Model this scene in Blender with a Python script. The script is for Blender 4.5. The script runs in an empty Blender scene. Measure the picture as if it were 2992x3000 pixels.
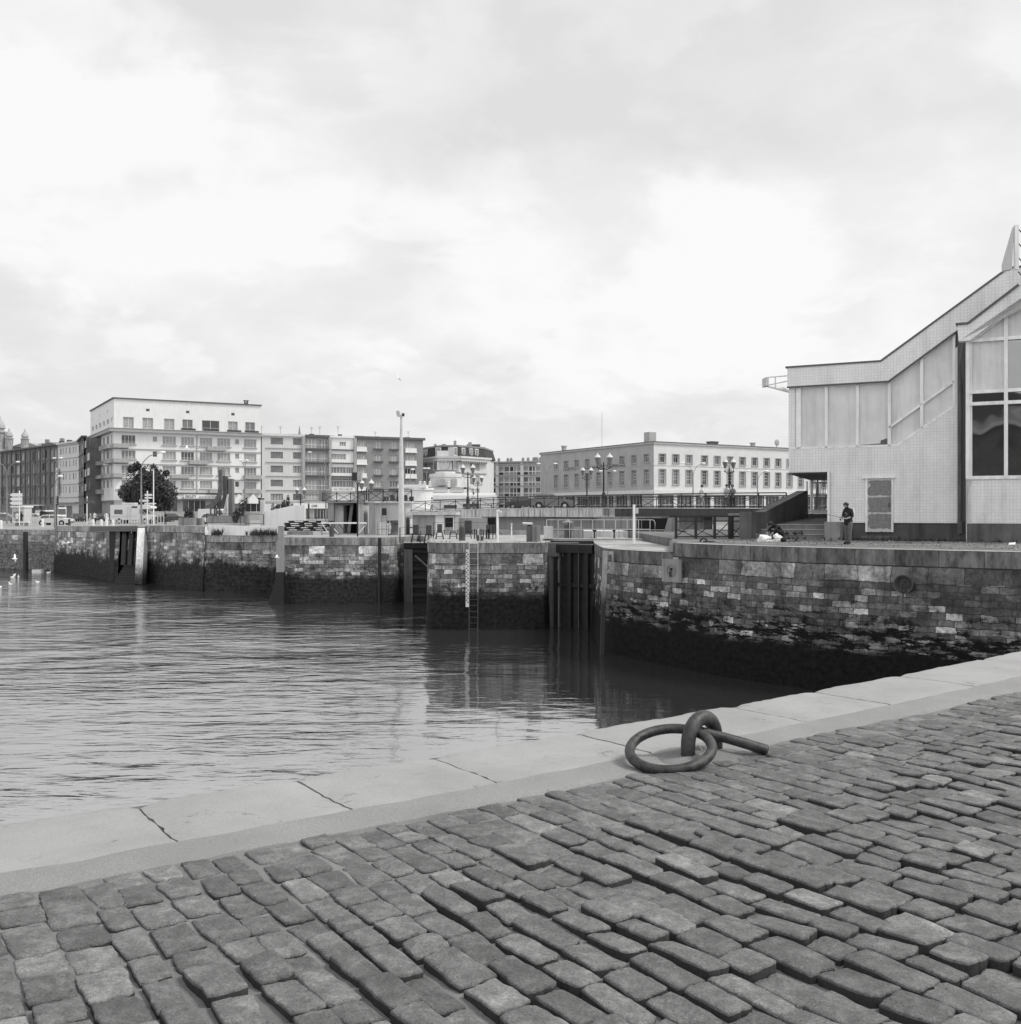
import bpy, bmesh, math, random
from math import radians as R, sin, cos, pi, atan2, hypot
from mathutils import Vector, Matrix, noise as mnoise
random.seed(7)
SC = bpy.context.scene
COL = SC.collection
# ---------------------------------------------------------------- camera
F, U0, V0, H = 3000.0, 1496.0, 1500.0, 1.15      # focal length and centre in photo pixels, eye height in metres
cam = bpy.data.cameras.new('camera')
cam.sensor_fit = 'HORIZONTAL'; cam.sensor_width = 36.0; cam.lens = 36.0 * F / 2992.0
cam.clip_start = 0.05; cam.clip_end = 6000
camo = bpy.data.objects.new('camera', cam); COL.objects.link(camo)
camo.location = (0, 0, H); camo.rotation_euler = (R(90), 0, 0)
SC.camera = camo
# ---------------------------------------------------------------- light
SUN_EL, SUN_AZ = R(52), R(94)        # azimuth measured clockwise from +Y (the view direction)
sun = bpy.data.lights.new('sun', 'SUN'); sun.energy = 2.1; sun.angle = R(16); sun.color = (1, .985, .96)
suno = bpy.data.objects.new('sun', sun); COL.objects.link(suno)
sd = Vector((sin(SUN_AZ) * cos(SUN_EL), cos(SUN_AZ) * cos(SUN_EL), sin(SUN_EL)))
suno.rotation_euler = sd.to_track_quat('Z', 'Y').to_euler()
suno.location = (60, -30, 80)
SC.view_settings.view_transform = 'Standard'; SC.view_settings.look = 'None'
SC.view_settings.exposure = 0.33; SC.view_settings.gamma = 1.0; SC.view_settings.use_curve_mapping = False

class NT:
    """short node-tree writer"""
    def __init__(s, tree): s.t = tree; s.n = tree.nodes; s.l = tree.links
    def new(s, typ, **kw):
        nd = s.n.new(typ)
        for k, v in kw.items(): setattr(nd, k, v)
        return nd
    def put(s, nd, i, v):
        if v is None: return
        if isinstance(v, bpy.types.NodeSocket): s.l.new(v, nd.inputs[i])
        else:
            inp = nd.inputs[i]
            if inp.type == 'RGBA' and not hasattr(v, '__len__'): v = (v, v, v, 1)
            elif inp.type == 'VECTOR' and not hasattr(v, '__len__'): v = (v, v, v)
            inp.default_value = v
    def math(s, op, a, b=None, c=None, clamp=False):
        nd = s.new('ShaderNodeMath', operation=op, use_clamp=clamp)
        s.put(nd, 0, a); s.put(nd, 1, b); s.put(nd, 2, c); return nd.outputs[0]
    def add(s, a, b): return s.math('ADD', a, b)
    def mul(s, a, b): return s.math('MULTIPLY', a, b)
    def noise(s, vec, scale, detail=4, rough=.55, dist=0):
        nd = s.new('ShaderNodeTexNoise'); s.put(nd, 'Vector', vec); s.put(nd, 'Scale', scale)
        s.put(nd, 'Detail', detail); s.put(nd, 'Roughness', rough); s.put(nd, 'Distortion', dist); return nd.outputs[0]
    def map(s, v, a, b, c=0., d=1., smooth=True):
        nd = s.new('ShaderNodeMapRange', interpolation_type='SMOOTHSTEP' if smooth else 'LINEAR')
        for i, x in enumerate((v, a, b, c, d)): s.put(nd, i, x)
        return nd.outputs[0]
    def ramp(s, f, stops, interp='LINEAR'):
        nd = s.new('ShaderNodeValToRGB'); cr = nd.color_ramp; cr.interpolation = interp
        while len(cr.elements) < len(stops): cr.elements.new(.5)
        for e, (p, c) in zip(cr.elements, stops): e.position = p; e.color = (c, c, c, 1)
        s.put(nd, 0, f); return nd.outputs[0]
    def mix(s, f, a, b):
        nd = s.new('ShaderNodeMix', data_type='FLOAT'); s.put(nd, 0, f); s.put(nd, 2, a); s.put(nd, 3, b); return nd.outputs[0]
    def coord(s, w='Object'): return s.new('ShaderNodeTexCoord').outputs[w]
    def sep(s, v): nd = s.new('ShaderNodeSeparateXYZ'); s.put(nd, 0, v); return nd.outputs
    def comb(s, x, y, z): nd = s.new('ShaderNodeCombineXYZ'); s.put(nd, 0, x); s.put(nd, 1, y); s.put(nd, 2, z); return nd.outputs[0]
    def vscale(s, v, sc): nd = s.new('ShaderNodeVectorMath', operation='MULTIPLY'); s.put(nd, 0, v); s.put(nd, 1, sc); return nd.outputs[0]
    def vadd(s, v, w): nd = s.new('ShaderNodeVectorMath', operation='ADD'); s.put(nd, 0, v); s.put(nd, 1, w); return nd.outputs[0]
    def bump(s, h, dist, strength=1.0, nrm=None):
        nd = s.new('ShaderNodeBump'); s.put(nd, 'Strength', strength); s.put(nd, 'Distance', dist); s.put(nd, 'Height', h)
        if nrm is not None: s.put(nd, 'Normal', nrm)
        return nd.outputs[0]

# ---------------------------------------------------------------- sky: Nishita daylight veiled by broken cloud
W = bpy.data.worlds.new('World'); SC.world = W; W.use_nodes = True
wt = NT(W.node_tree); wt.n.clear()
sky = wt.new('ShaderNodeTexSky', sky_type='NISHITA'); sky.sun_disc = False
sky.sun_elevation = SUN_EL; sky.sun_rotation = SUN_AZ; sky.air_density = 1; sky.dust_density = 3
bw = wt.new('ShaderNodeRGBToBW'); wt.put(bw, 0, sky.outputs[0])
skyv = wt.mul(bw.outputs[0], .085)
g = wt.coord('Generated'); gx, gy, gz = wt.sep(g)
den = wt.math('MAXIMUM', wt.add(gz, .34), .05)          # a cloud sheet seen in perspective
cp = wt.comb(wt.math('DIVIDE', gx, den), wt.math('DIVIDE', gy, den), 0.3)
n1 = wt.noise(cp, 2.0, 7, .52, .25)
n2 = wt.noise(wt.vadd(cp, (3.1, 1.7, 0)), .55, 3, .5, .2)
n3 = wt.noise(wt.vadd(cp, (7.7, 2.2, 4)), 7.5, 6, .62, .3)
wa = wt.add(wt.noise(g, 3.2, 6, .62), -.5); wb = wt.add(wt.noise(wt.vadd(g, (5, 5, 5)), 3.2, 6, .62), -.5)
gxw = wt.add(gx, wt.mul(wa, .26)); gzw = wt.add(gz, wt.mul(wb, .20))
def blob(dx, dz, rx, rz):      # a soft-edged cloud (or gap) round direction (dx, 1, dz), its rim torn by noise
    a = wt.mul(wt.math('SUBTRACT', gxw, wt.mul(gy, dx)), 1. / rx)
    b = wt.mul(wt.math('SUBTRACT', gzw, wt.mul(gy, dz)), 1. / rz)
    return wt.map(wt.add(wt.mul(a, a), wt.mul(b, b)), .35, 1.6, 1, 0)
dens = wt.add(wt.add(wt.mul(n1, .66), wt.mul(n3, .46)), -.56)
for dx, dz, rx, rz, k in ((-.43, .41, .11, .09, .42), (-.36, .30, .22, .10, .40), (-.17, .22, .24, .08, .30), (.10, .24, .20, .11, .42), (.40, .24, .26, .11, .34), (.38, .42, .17, .07, .12),
                          (-.16, .44, .13, .05, .14), (-.33, .46, .15, .035, -.16), (.15, .46, .35, .06, .06), (0., .06, 1.2, .12, .16), (.1, .14, .5, .03, .08), (-.25, .14, .3, .03, -.03)):
    dens = wt.add(dens, wt.mul(blob(dx, dz, rx, rz), k * .8))
bil = wt.map(wt.noise(wt.vadd(cp, (1.3, 9.1, 2)), 3.6, 10, .54, .3), .46, .56, 0, 1)
dens = wt.add(dens, wt.mul(wt.add(bil, -.5), .17))
cl = wt.ramp(wt.map(dens, -.10, .46, 0, 1, False), [(0, .625), (.3, .67), (.55, .71), (.8, .765), (1, .80)])
up = wt.map(gz, .45, .8, 0, 1)                     # thinner, a little darker overhead
tot = wt.mix(.93, skyv, wt.mul(cl, wt.mix(up, 1.0, 1.05)))
tot = wt.mul(tot, wt.map(gz, -.05, .0, .35, 1))
tot = wt.mul(tot, wt.map(gy, -.6, .25, 1.6, 1))          # sky raised behind the camera, added as fill for the shaded tiled front
bg = wt.new('ShaderNodeBackground'); wt.put(bg, 0, tot); wt.put(bg, 1, 1.0)
wo = wt.new('ShaderNodeOutputWorld'); wt.l.new(bg.outputs[0], wo.inputs[0])

# ---------------------------------------------------------------- projecting photo measurements to points that stand at a depth Y
def Xu(u, Y): return (u - U0) / F * Y
def Zv(v, Y): return H - (v - V0) / F * Y
def P(u, v, Y): return Vector((Xu(u, Y), Y, Zv(v, Y)))
def G(v, z=0.): return (H - z) * F / (v - V0)        # depth of a ground point seen at v
# ---------------------------------------------------------------- mesh builder
class MB:
    def __init__(s): s.v = []; s.f = []; s.m = []; s.uv = {}
    def poly(s, pts, m=0, uvs=None):
        i = len(s.v); s.v += [tuple(p) for p in pts]; s.f.append(tuple(range(i, i + len(pts)))); s.m.append(m)
        if uvs: s.uv[len(s.f) - 1] = uvs
        return s
    def solid(s, vs, fs, m=0):
        i = len(s.v); s.v += [tuple(p) for p in vs]
        for f in fs: s.f.append(tuple(i + k for k in f)); s.m.append(m)
        return s
    def hexa(s, b, t, m=0):
        return s.solid(list(b) + list(t), [(3, 2, 1, 0), (4, 5, 6, 7), (0, 1, 5, 4), (1, 2, 6, 5), (2, 3, 7, 6), (3, 0, 4, 7)], m)
    def box(s, x0, y0, z0, x1, y1, z1, m=0):
        return s.hexa([(x0, y0, z0), (x1, y0, z0), (x1, y1, z0), (x0, y1, z0)], [(x0, y0, z1), (x1, y0, z1), (x1, y1, z1), (x0, y1, z1)], m)
    def cbox(s, c, sx, sy, sz, m=0, rz=0):
        ca, sa = cos(rz), sin(rz); q = []
        for z in (0, sz):
            for x, y in ((-sx / 2, -sy / 2), (sx / 2, -sy / 2), (sx / 2, sy / 2), (-sx / 2, sy / 2)):
                q.append((c[0] + x * ca - y * sa, c[1] + x * sa + y * ca, c[2] + z))
        return s.hexa(q[:4], q[4:], m)
    def bar(s, p0, p1, w, h=None, m=0):
        p0 = Vector(p0); p1 = Vector(p1); h = h or w; d = (p1 - p0)
        if d.length < 1e-6: return s
        d.normalize(); up = Vector((0, 0, 1)) if abs(d.z) < .95 else Vector((0, 1, 0))
        a = d.cross(up).normalized() * (w / 2); b = d.cross(a).normalized() * (h / 2)
        q = lambda p: [p - a - b, p + a - b, p + a + b, p - a + b]
        return s.hexa(q(p0), q(p1), m)
    def prism(s, pts, z0, z1, m=0):
        n = len(pts); zz = (lambda z, i: z[i] if hasattr(z, '__len__') else z)
        vs = [(p[0], p[1], zz(z0, i)) for i, p in enumerate(pts)] + [(p[0], p[1], zz(z1, i)) for i, p in enumerate(pts)]
        return s.solid(vs, [tuple(range(n - 1, -1, -1)), tuple(range(n, 2 * n))] + [(i, (i + 1) % n, n + (i + 1) % n, n + i) for i in range(n)], m)
    def extr(s, pts, vec, m=0):
        n = len(pts); vec = Vector(vec); vs = [Vector(p) for p in pts]; vs += [p + vec for p in vs]
        return s.solid(vs, [tuple(range(n - 1, -1, -1)), tuple(range(n, 2 * n))] + [(i, (i + 1) % n, n + (i + 1) % n, n + i) for i in range(n)], m)
    def tube(s, pts, r, n=8, m=0, closed=False):
        pts = [Vector(p) for p in pts]; N = len(pts); rr = r if hasattr(r, '__len__') else [r] * N
        rings = []; ref = None
        for i, p in enumerate(pts):
            if closed: d = pts[(i + 1) % N] - pts[i - 1]
            else: d = pts[min(i + 1, N - 1)] - pts[max(i - 1, 0)]
            d.normalize()
            if ref is None: ref = Vector((0, 0, 1)) if abs(d.z) < .9 else Vector((1, 0, 0))
            a = d.cross(ref)
            if a.length < 1e-4: a = d.cross(Vector((0, 1, 0)))
            a.normalize(); b = d.cross(a).normalized(); ref = -b if False else ref
            rings.append([p + (a * cos(2 * pi * k / n) + b * sin(2 * pi * k / n)) * rr[i] for k in range(n)])
        vs = [q for rg in rings for q in rg]; fs = []
        for i in range(N if closed else N - 1):
            j = (i + 1) % N
            for k in range(n): fs.append((i * n + k, i * n + (k + 1) % n, j * n + (k + 1) % n, j * n + k))
        if not closed: fs += [tuple(range(n - 1, -1, -1)), tuple((N - 1) * n + k for k in range(n))]
        return s.solid(vs, fs, m)
    def lathe(s, prof, c=(0, 0, 0), n=14, m=0):
        c = Vector(c); vs = []; fs = []
        for r, z in prof:
            vs += [c + Vector((r * cos(2 * pi * k / n), r * sin(2 * pi * k / n), z)) for k in range(n)]
        for i in range(len(prof) - 1):
            for k in range(n): fs.append((i * n + k, i * n + (k + 1) % n, (i + 1) * n + (k + 1) % n, (i + 1) * n + k))
        fs += [tuple(range(n - 1, -1, -1)), tuple((len(prof) - 1) * n + k for k in range(n))]
        return s.solid(vs, fs, m)
    def ball(s, c, r, m=0, n=10, k=6, sc=(1, 1, 1)):
        prof = [(r * sin(pi * i / k) + 1e-4, -r * cos(pi * i / k)) for i in range(k + 1)]
        i0 = len(s.v); s.lathe(prof, (0, 0, 0), n, m)
        for i in range(i0, len(s.v)):
            q = s.v[i]; s.v[i] = (c[0] + q[0] * sc[0], c[1] + q[1] * sc[1], c[2] + q[2] * sc[2])
        return s
    def build(s, name, mats, parent=None, smooth=False, loc=None, rz=0, recalc=True):
        me = bpy.data.meshes.new(name); me.from_pydata(s.v, [], s.f)
        if not isinstance(mats, (list, tuple)): mats = [mats]
        for x in mats: me.materials.append(x)
        if len(mats) > 1: me.polygons.foreach_set('material_index', s.m)
        if s.uv:
            uvl = me.uv_layers.new(name='UVMap')
            for fi, uvs in s.uv.items():
                for li, q in zip(me.polygons[fi].loop_indices, uvs): uvl.data[li].uv = q
        if recalc:
            bm = bmesh.new(); bm.from_mesh(me); bmesh.ops.recalc_face_normals(bm, faces=bm.faces); bm.to_mesh(me); bm.free()
        if smooth: me.shade_smooth(); me.set_sharp_from_angle(angle=R(38))
        me.update()
        o = bpy.data.objects.new(name, me); COL.objects.link(o)
        if parent: o.parent = parent
        if loc is not None: o.location = loc
        o.rotation_euler.z = rz
        return o
def tag(o, label=None, cat=None, group=None, kind=None):
    if label: o['label'] = label
    if cat: o['category'] = cat
    if group: o['group'] = group
    if kind: o['kind'] = kind
    return o
def thing(name, label, cat, loc=(0, 0, 0), rz=0, group=None):
    o = bpy.data.objects.new(name, None); COL.objects.link(o); o.location = loc; o.rotation_euler.z = rz
    o.empty_display_size = .3
    return tag(o, label, cat, group)
def struct(o): o['kind'] = 'structure'; return o
def dup(root, loc, rz=0, label=None, sc=None):
    def cp(o, par):
        c = o.copy(); COL.objects.link(c); c.parent = par
        for ch in kids.get(o.name, []): cp(ch, c)
        return c
    kids = {}
    for o in bpy.data.objects:
        if o.parent: kids.setdefault(o.parent.name, []).append(o)
    r = cp(root, None); r.location = loc; r.rotation_euler.z = rz
    if label: r['label'] = label
    if sc: r.scale = (sc, sc, sc)
    return r
def text(name, body, size, mat, parent, loc, rot, depth=.01, sx=1.0):
    cu = bpy.data.curves.new(name, 'FONT'); cu.body = body; cu.size = size; cu.extrude = depth; cu.space_character = sx
    o = bpy.data.objects.new(name, cu); COL.objects.link(o); bpy.context.view_layer.update()
    me = bpy.data.meshes.new_from_object(o.evaluated_get(bpy.context.evaluated_depsgraph_get()))
    bpy.data.objects.remove(o); me.materials.clear(); me.materials.append(mat)
    t = bpy.data.objects.new(name, me); COL.objects.link(t)
    if parent: t.parent = parent
    t.location = loc; t.rotation_euler = rot
    return t
# ---------------------------------------------------------------- materials (the photograph is black and white, so every colour is a grey)
def newmat(name):
    m = bpy.data.materials.new(name); m.use_nodes = True; t = NT(m.node_tree)
    return m, t, t.n['Principled BSDF']
def plain(name, c, rough=.7, var=.12, sc=1.5, bump=0., bsc=30, metal=0., streak=0., spec=.4, fine=0.):
    m, t, b = newmat(name); o = t.coord('Object')
    n = t.noise(o, sc, 6, .6); f = t.map(n, .25, .75, 1 - var, 1 + var, False)
    if streak:
        s1 = t.noise(t.vscale(o, (2.2, 2.2, .22)), 1.6, 5, .6); f = t.mul(f, t.map(s1, .42, .72, 1.0, 1 - streak))
    if fine:
        f = t.mul(f, t.map(t.noise(o, bsc, 3, .7), .3, .7, 1 - fine, 1 + fine, False))
    t.put(b, 'Base Color', t.mul(f, c)); t.put(b, 'Roughness', rough); t.put(b, 'Metallic', metal); t.put(b, 'Specular IOR Level', spec)
    if bump: t.put(b, 'Normal', t.bump(t.noise(o, bsc, 5, .65), bump))
    return m
M = {}
def pm(k, *a, **kw): M[k] = plain(k, *a, **kw); return M[k]
pm('white_render', .71, var=.05, streak=.10, sc=.3); pm('white_paint', .68, .6, .06, streak=.18); pm('cream_render', .56, var=.07, streak=.10, sc=.4)
pm('brick_dark', .14, var=.22, sc=.9); pm('brick_mid', .24, var=.10, sc=.6, streak=.1); pm('slate', .035, var=.2)
pm('slab_grey', .34, var=.1, streak=.15); pm('slab_dark', .10, var=.15); pm('roof_grey', .22, var=.15)
pm('stone_pale', .36, var=.14, sc=.25, streak=.16); pm('stone_white', .60, var=.08, sc=.4, streak=.1); pm('stone_shaded', .36, var=.14, sc=.25, streak=.18)
pm('concrete', .24, var=.2, sc=.8, streak=.45, bump=.004); pm('concrete_pale', .52, var=.12, sc=.7, streak=.3, bump=.004)
pm('concrete_dark', .105, var=.35, sc=1.1, streak=.45, bump=.008, bsc=14); pm('plinth', .075, var=.4, sc=.9, streak=.5, bump=.008, bsc=12)
pm('iron_black', .018, .5, .3); pm('iron_dark', .05, .55, .3, 3); pm('steel_grey', .22, .5, .15, 3, metal=.2); pm('metal_white', .55, .5, .15, 3, streak=.15)
pm('timber_dark', .014, .75, .5, 3, streak=.4, bump=.01, bsc=9); pm('timber_wet', .012, .35, .4, 3); pm('wood_mid', .13, .8, .35, 4)
pm('glass_dark', .02, .08, .3, spec=.8); pm('glass_mid', .14, .12, .4, .8, spec=.8); pm('curtain', .33, .7, .25, 2.2); pm('window_white', .62, .5, .05); pm('shutter_grey', .3, .6, .1)
pm('void', .006, .9, .1); pm('tyre', .015, .8, .1); pm('car_white', .62, .3, .02, spec=.7); pm('car_grey', .16, .3, .05, spec=.7); pm('car_dark', .035, .25, .05, spec=.7); pm('car_glass', .03, .05, .1, spec=1.)
pm('bark', .06, .9, .3, 6); pm('skin', .30, .6, .05); pm('hair', .012, .6, .1); pm('cloth_dark', .018, .85, .25, 9); pm('cloth_grey', .11, .85, .2, 9); pm('cloth_white', .62, .8, .08, 9); pm('cloth_mid', .25, .8, .2, 7)
pm('plastic_white', .72, .45, .06, 9, bump=.01, bsc=12); pm('gull_white', .8, .7, .05); pm('gull_grey', .3, .7, .05); pm('sign_white', .7, .5, .05); pm('letter_black', .012, .6, .05); pm('letter_grey', .36, .6, .05)
pm('frame_pale', .80, .5, .1, 2.5, streak=.25); pm('asphalt', .11, .9, .15, .5, fine=.1, bsc=60)
pm('concrete_step', .20, var=.3, sc=1.3, streak=.2, bump=.01, bsc=9); pm('concrete_stain', .55, var=.22, sc=.9, streak=.7, bump=.004); pm('concrete_mid', .30, var=.15, sc=.6, streak=.3)
pm('weed', .055, .9, .4, 8)

def leafmat():
    m, t, b = newmat('foliage'); oi = t.new('ShaderNodeNewGeometry').outputs['Random Per Island']
    t.put(b, 'Base Color', t.map(oi, 0, 1, .018, .085, False)); t.put(b, 'Roughness', .75); return m
M['foliage'] = leafmat()
def tilemat(name, c, pitch, joint=.045, dark=.45):
    m, t, b = newmat(name); o = t.coord('Object'); x, y, z = t.sep(o)
    v = t.comb(t.add(x, y), z, 0)
    br = t.new('ShaderNodeTexBrick', offset=0., squash=1.); t.put(br, 'Vector', v); t.put(br, 'Scale', 1.); t.put(br, 'Mortar Size', joint * pitch); t.put(br, 'Mortar Smooth', .6)
    t.put(br, 'Brick Width', pitch); t.put(br, 'Row Height', pitch); t.put(br, 'Color1', .96); t.put(br, 'Color2', 1.02); t.put(br, 'Mortar', dark)
    n = t.noise(o, .5, 5, .6); s1 = t.noise(t.vscale(o, (1.5, 1.5, .2)), 1.7, 5, .6)
    f = t.mul(t.map(n, .3, .7, .93, 1.05), t.map(s1, .45, .75, 1.0, .84))
    dd = t.map(t.noise(o, 3.1, 4, .7), .5, .75, 0, .35)            # joints darker in dirty patches
    bc = t.mix(dd, br.outputs['Color'], t.mul(br.outputs['Color'], br.outputs['Color']))
    t.put(b, 'Base Color', t.mul(t.mul(bc, f), c)); t.put(b, 'Roughness', .38); t.put(b, 'Specular IOR Level', .5)
    t.put(b, 'Normal', t.bump(t.math('SUBTRACT', 1., br.outputs['Fac']), .004, .5)); return m
M['tiles'] = tilemat('glazed_tiles', .74, .125, dark=.66)
def panelmat():
    m, t, b = newmat('panel_glass'); o = t.coord('Object')
    n = t.noise(o, .9, 4, .6); s1 = t.noise(t.vscale(o, (3, 3, .25)), 1.5, 4, .6)
    t.put(b, 'Base Color', t.mul(t.mul(t.map(n, .3, .7, .9, 1.06), t.map(s1, .4, .7, 1.03, .88)), .62)); t.put(b, 'Roughness', .22); t.put(b, 'Specular IOR Level', .5)
    t.put(b, 'Normal', t.bump(t.noise(o, 1.2, 2), .01)); return m
M['panel_glass'] = panelmat()
def mirror_glass():
    m, t, b = newmat('mirror_glass'); o = t.coord('Object')
    t.put(b, 'Base Color', .012); t.put(b, 'Roughness', .03); t.put(b, 'Specular IOR Level', .5); t.put(b, 'IOR', 3.2)
    t.put(b, 'Normal', t.bump(t.noise(t.vscale(o, (1, 1, .6)), .8, 1, .4, .4), .03)); return m
M['mirror_glass'] = mirror_glass()
def doormat():
    m, t, b = newmat('flaking_door'); o = t.coord('Object'); x, y, z = t.sep(o)
    n = t.noise(t.vscale(o, (1, 1, 1)), 4.5, 7, .68)
    bands = t.math('ABSOLUTE', t.math('SUBTRACT', t.math('FRACT', t.mul(z, 1.45)), .12)); near = t.map(bands, 0, .12, .28, 0)
    edge = t.map(t.math('ABSOLUTE', t.math('SUBTRACT', x, .51)), .36, .5, 0, .18)
    low = t.map(z, 0, .25, .18, 0)
    f = t.map(t.add(t.add(n, near), t.add(edge, low)), .66, .70, 0, 1)
    t.put(b, 'Base Color', t.mix(f, t.mul(t.map(t.noise(o, 9, 4), .3, .7, .8, 1.15), .19), .46)); t.put(b, 'Roughness', .7); return m
M['flaking_door'] = doormat()
def masonry(name, tide, seed=0., dark=1.0, bw=.62, bh=.30, cop=.5, pale=.44, blotch=1.0, ragged=1.0, salt=0., weedc=.006):
    """coursed stone with pale renewed blocks, soot streaks and a black weed zone below the tide line"""
    m, t, b = newmat(name); uv = t.coord('UV'); u, v, _ = t.sep(uv)
    pos = t.new('ShaderNodeNewGeometry').outputs['Position']; px, py, pz = t.sep(pos)
    wob = t.noise(t.comb(u, v, seed), 1.3, 3); wob2 = t.noise(t.comb(u, v, seed + 5), 2.7, 3)
    uu = t.add(u, t.mul(t.add(wob, -.5), .34)); vv = t.add(v, t.mul(t.add(wob2, -.5), .13))
    def brick(w, h, off, c1=0, c2=1):
        br = t.new('ShaderNodeTexBrick', offset=.5, offset_frequency=2, squash=1.25, squash_frequency=3); t.put(br, 'Vector', t.comb(t.add(uu, off), vv, 0)); t.put(br, 'Scale', 1.)
        t.put(br, 'Mortar Size', .010); t.put(br, 'Mortar Smooth', .35); t.put(br, 'Brick Width', w); t.put(br, 'Row Height', h); t.put(br, 'Color1', c1); t.put(br, 'Color2', c2); t.put(br, 'Mortar', .0)
        return br
    b1 = brick(bw, bh, seed * 3.3); b2 = brick(1.05, .5, seed * 1.7); up2 = t.math('GREATER_THAN', vv, -1.0); hid = t.mix(up2, b1.outputs['Color'], b2.outputs['Color']); fac = t.mix(up2, b1.outputs['Fac'], b2.outputs['Fac'])
    patch = t.noise(t.comb(u, v, seed + 9), .33, 4, .6)                       # where renewed stones gather
    hid2 = t.add(hid, t.mul(t.add(patch, -.5), .9))
    stone = t.ramp(hid2, [(0, .07), (.4, .10), (.62, .14), (.78, .19), (.90, .28), (1, pale)])
    pits = t.noise(t.comb(u, v, seed + 2), 7, 8, .78)
    stone = t.mul(stone, t.map(pits, .33, .60, .35, 1.2, False))
    big = t.noise(t.comb(u, t.mul(v, 1.3), seed + 3), .8, 6, .62)
    stone = t.mul(stone, t.map(big, .34, .62, .5, 1.2))
    strk = t.noise(t.comb(t.mul(u, 4.), t.mul(v, .5), seed + 4), 1., 6, .65)
    stone = t.mul(stone, t.map(strk, .48, .68, 1.0, 1 - .5 * blotch))
    copc = t.mul(.10, t.map(t.noise(t.comb(t.mul(u, 2.5), t.mul(v, .8), seed + 6), 1.6, 7, .7), .35, .72, .45, 1.9, False))
    cj = t.new('ShaderNodeTexBrick', offset=.3, squash=1.); t.put(cj, 'Vector', t.comb(u, t.add(v, 40.), 0)); t.put(cj, 'Scale', 1.); t.put(cj, 'Mortar Size', .012); t.put(cj, 'Brick Width', 1.25); t.put(cj, 'Row Height', 3.); t.put(cj, 'Color1', .7); t.put(cj, 'Color2', 1.25); t.put(cj, 'Mortar', .3)
    copc = t.mul(copc, cj.outputs['Color'])
    iscop = t.math('GREATER_THAN', v, -cop)
    base = t.mix(iscop, t.mix(t.mul(fac, .8), stone, .03), copc)
    base = t.mul(base, t.mix(t.map(t.math('ABSOLUTE', t.add(v, cop)), .012, .03, 1, 0), 1, .35))
    # weed below the tide
    rag = t.noise(t.comb(t.mul(u, 1.3), v, seed + 7), 1.1, 8, .7); low = t.noise(t.comb(u, 0, seed + 8), .16, 2)
    band = t.add(pz, t.add(t.mul(t.add(rag, -.5), 1.5 * ragged), t.mul(t.add(low, -.5), 1.0 * ragged)))
    wet = t.map(band, tide - .32, tide + .28, 1, 0)
    fringe = t.mul(t.map(t.noise(t.comb(t.mul(u, 1.5), t.mul(v, 2.), seed + 11), 1.6, 8, .72), .50, .60, 0, 1), t.map(band, tide + .15, tide + .95, 1, 0))
    wet = t.math('MAXIMUM', wet, t.mul(fringe, .9))
    if salt:
        sp = t.map(t.add(t.noise(t.comb(t.mul(u, .9), t.mul(v, 3.2), seed + 15), 1.5, 9, .74), t.mul(t.noise(t.comb(u, v, seed + 17), .35, 2), .3)), .66, .70, 0, salt)
        win = t.mul(t.map(pz, tide - 1.1, tide - .6, 0, 1), t.map(pz, tide + .3, tide + .7, 1, 0)); wet = t.mul(wet, t.math('SUBTRACT', 1., t.mul(sp, win)))
    weed = t.mul(weedc, t.map(t.noise(t.comb(u, v, seed + 12), 5, 7, .7), .35, .7, .25, 2.2, False))
    col = t.mix(wet, t.mul(base, dark), weed)
    t.put(b, 'Base Color', col); t.put(b, 'Roughness', t.mix(wet, .85, .75)); t.put(b, 'Specular IOR Level', t.mix(wet, .3, .12))
    hgt = t.add(t.mul(t.math('SUBTRACT', 1., fac), .5), t.add(t.mul(pits, .5), t.mul(hid, .35)))
    t.put(b, 'Normal', t.bump(hgt, .045, .9)); return m
M['wall_right'] = masonry('wall_right', -2.25, 1.0, 1.15, .46, .205, ragged=1.5, pale=.5, salt=1.)
M['wall_pier'] = masonry('wall_pier', -2.75, 4.2, 1.6, .44, .215, pale=.40, ragged=.7, weedc=.011)
M['wall_west'] = masonry('wall_west', -2.6, 7.9, 2.5, .8, .26, pale=.19, ragged=1.8, weedc=.022, blotch=1.3)
M['wall_pier_far'] = masonry('wall_pier_far', -2.75, 21.2, 2.1, .5, .235, pale=.38, ragged=.7, weedc=.024)
M['wall_far'] = masonry('wall_far', -1.75, 11.3, 2.6, .9, .30, pale=.25, blotch=.3, weedc=.12, ragged=.5)
M['wall_near'] = masonry('wall_near', -2.2, 14.3, 1.0)

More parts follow.
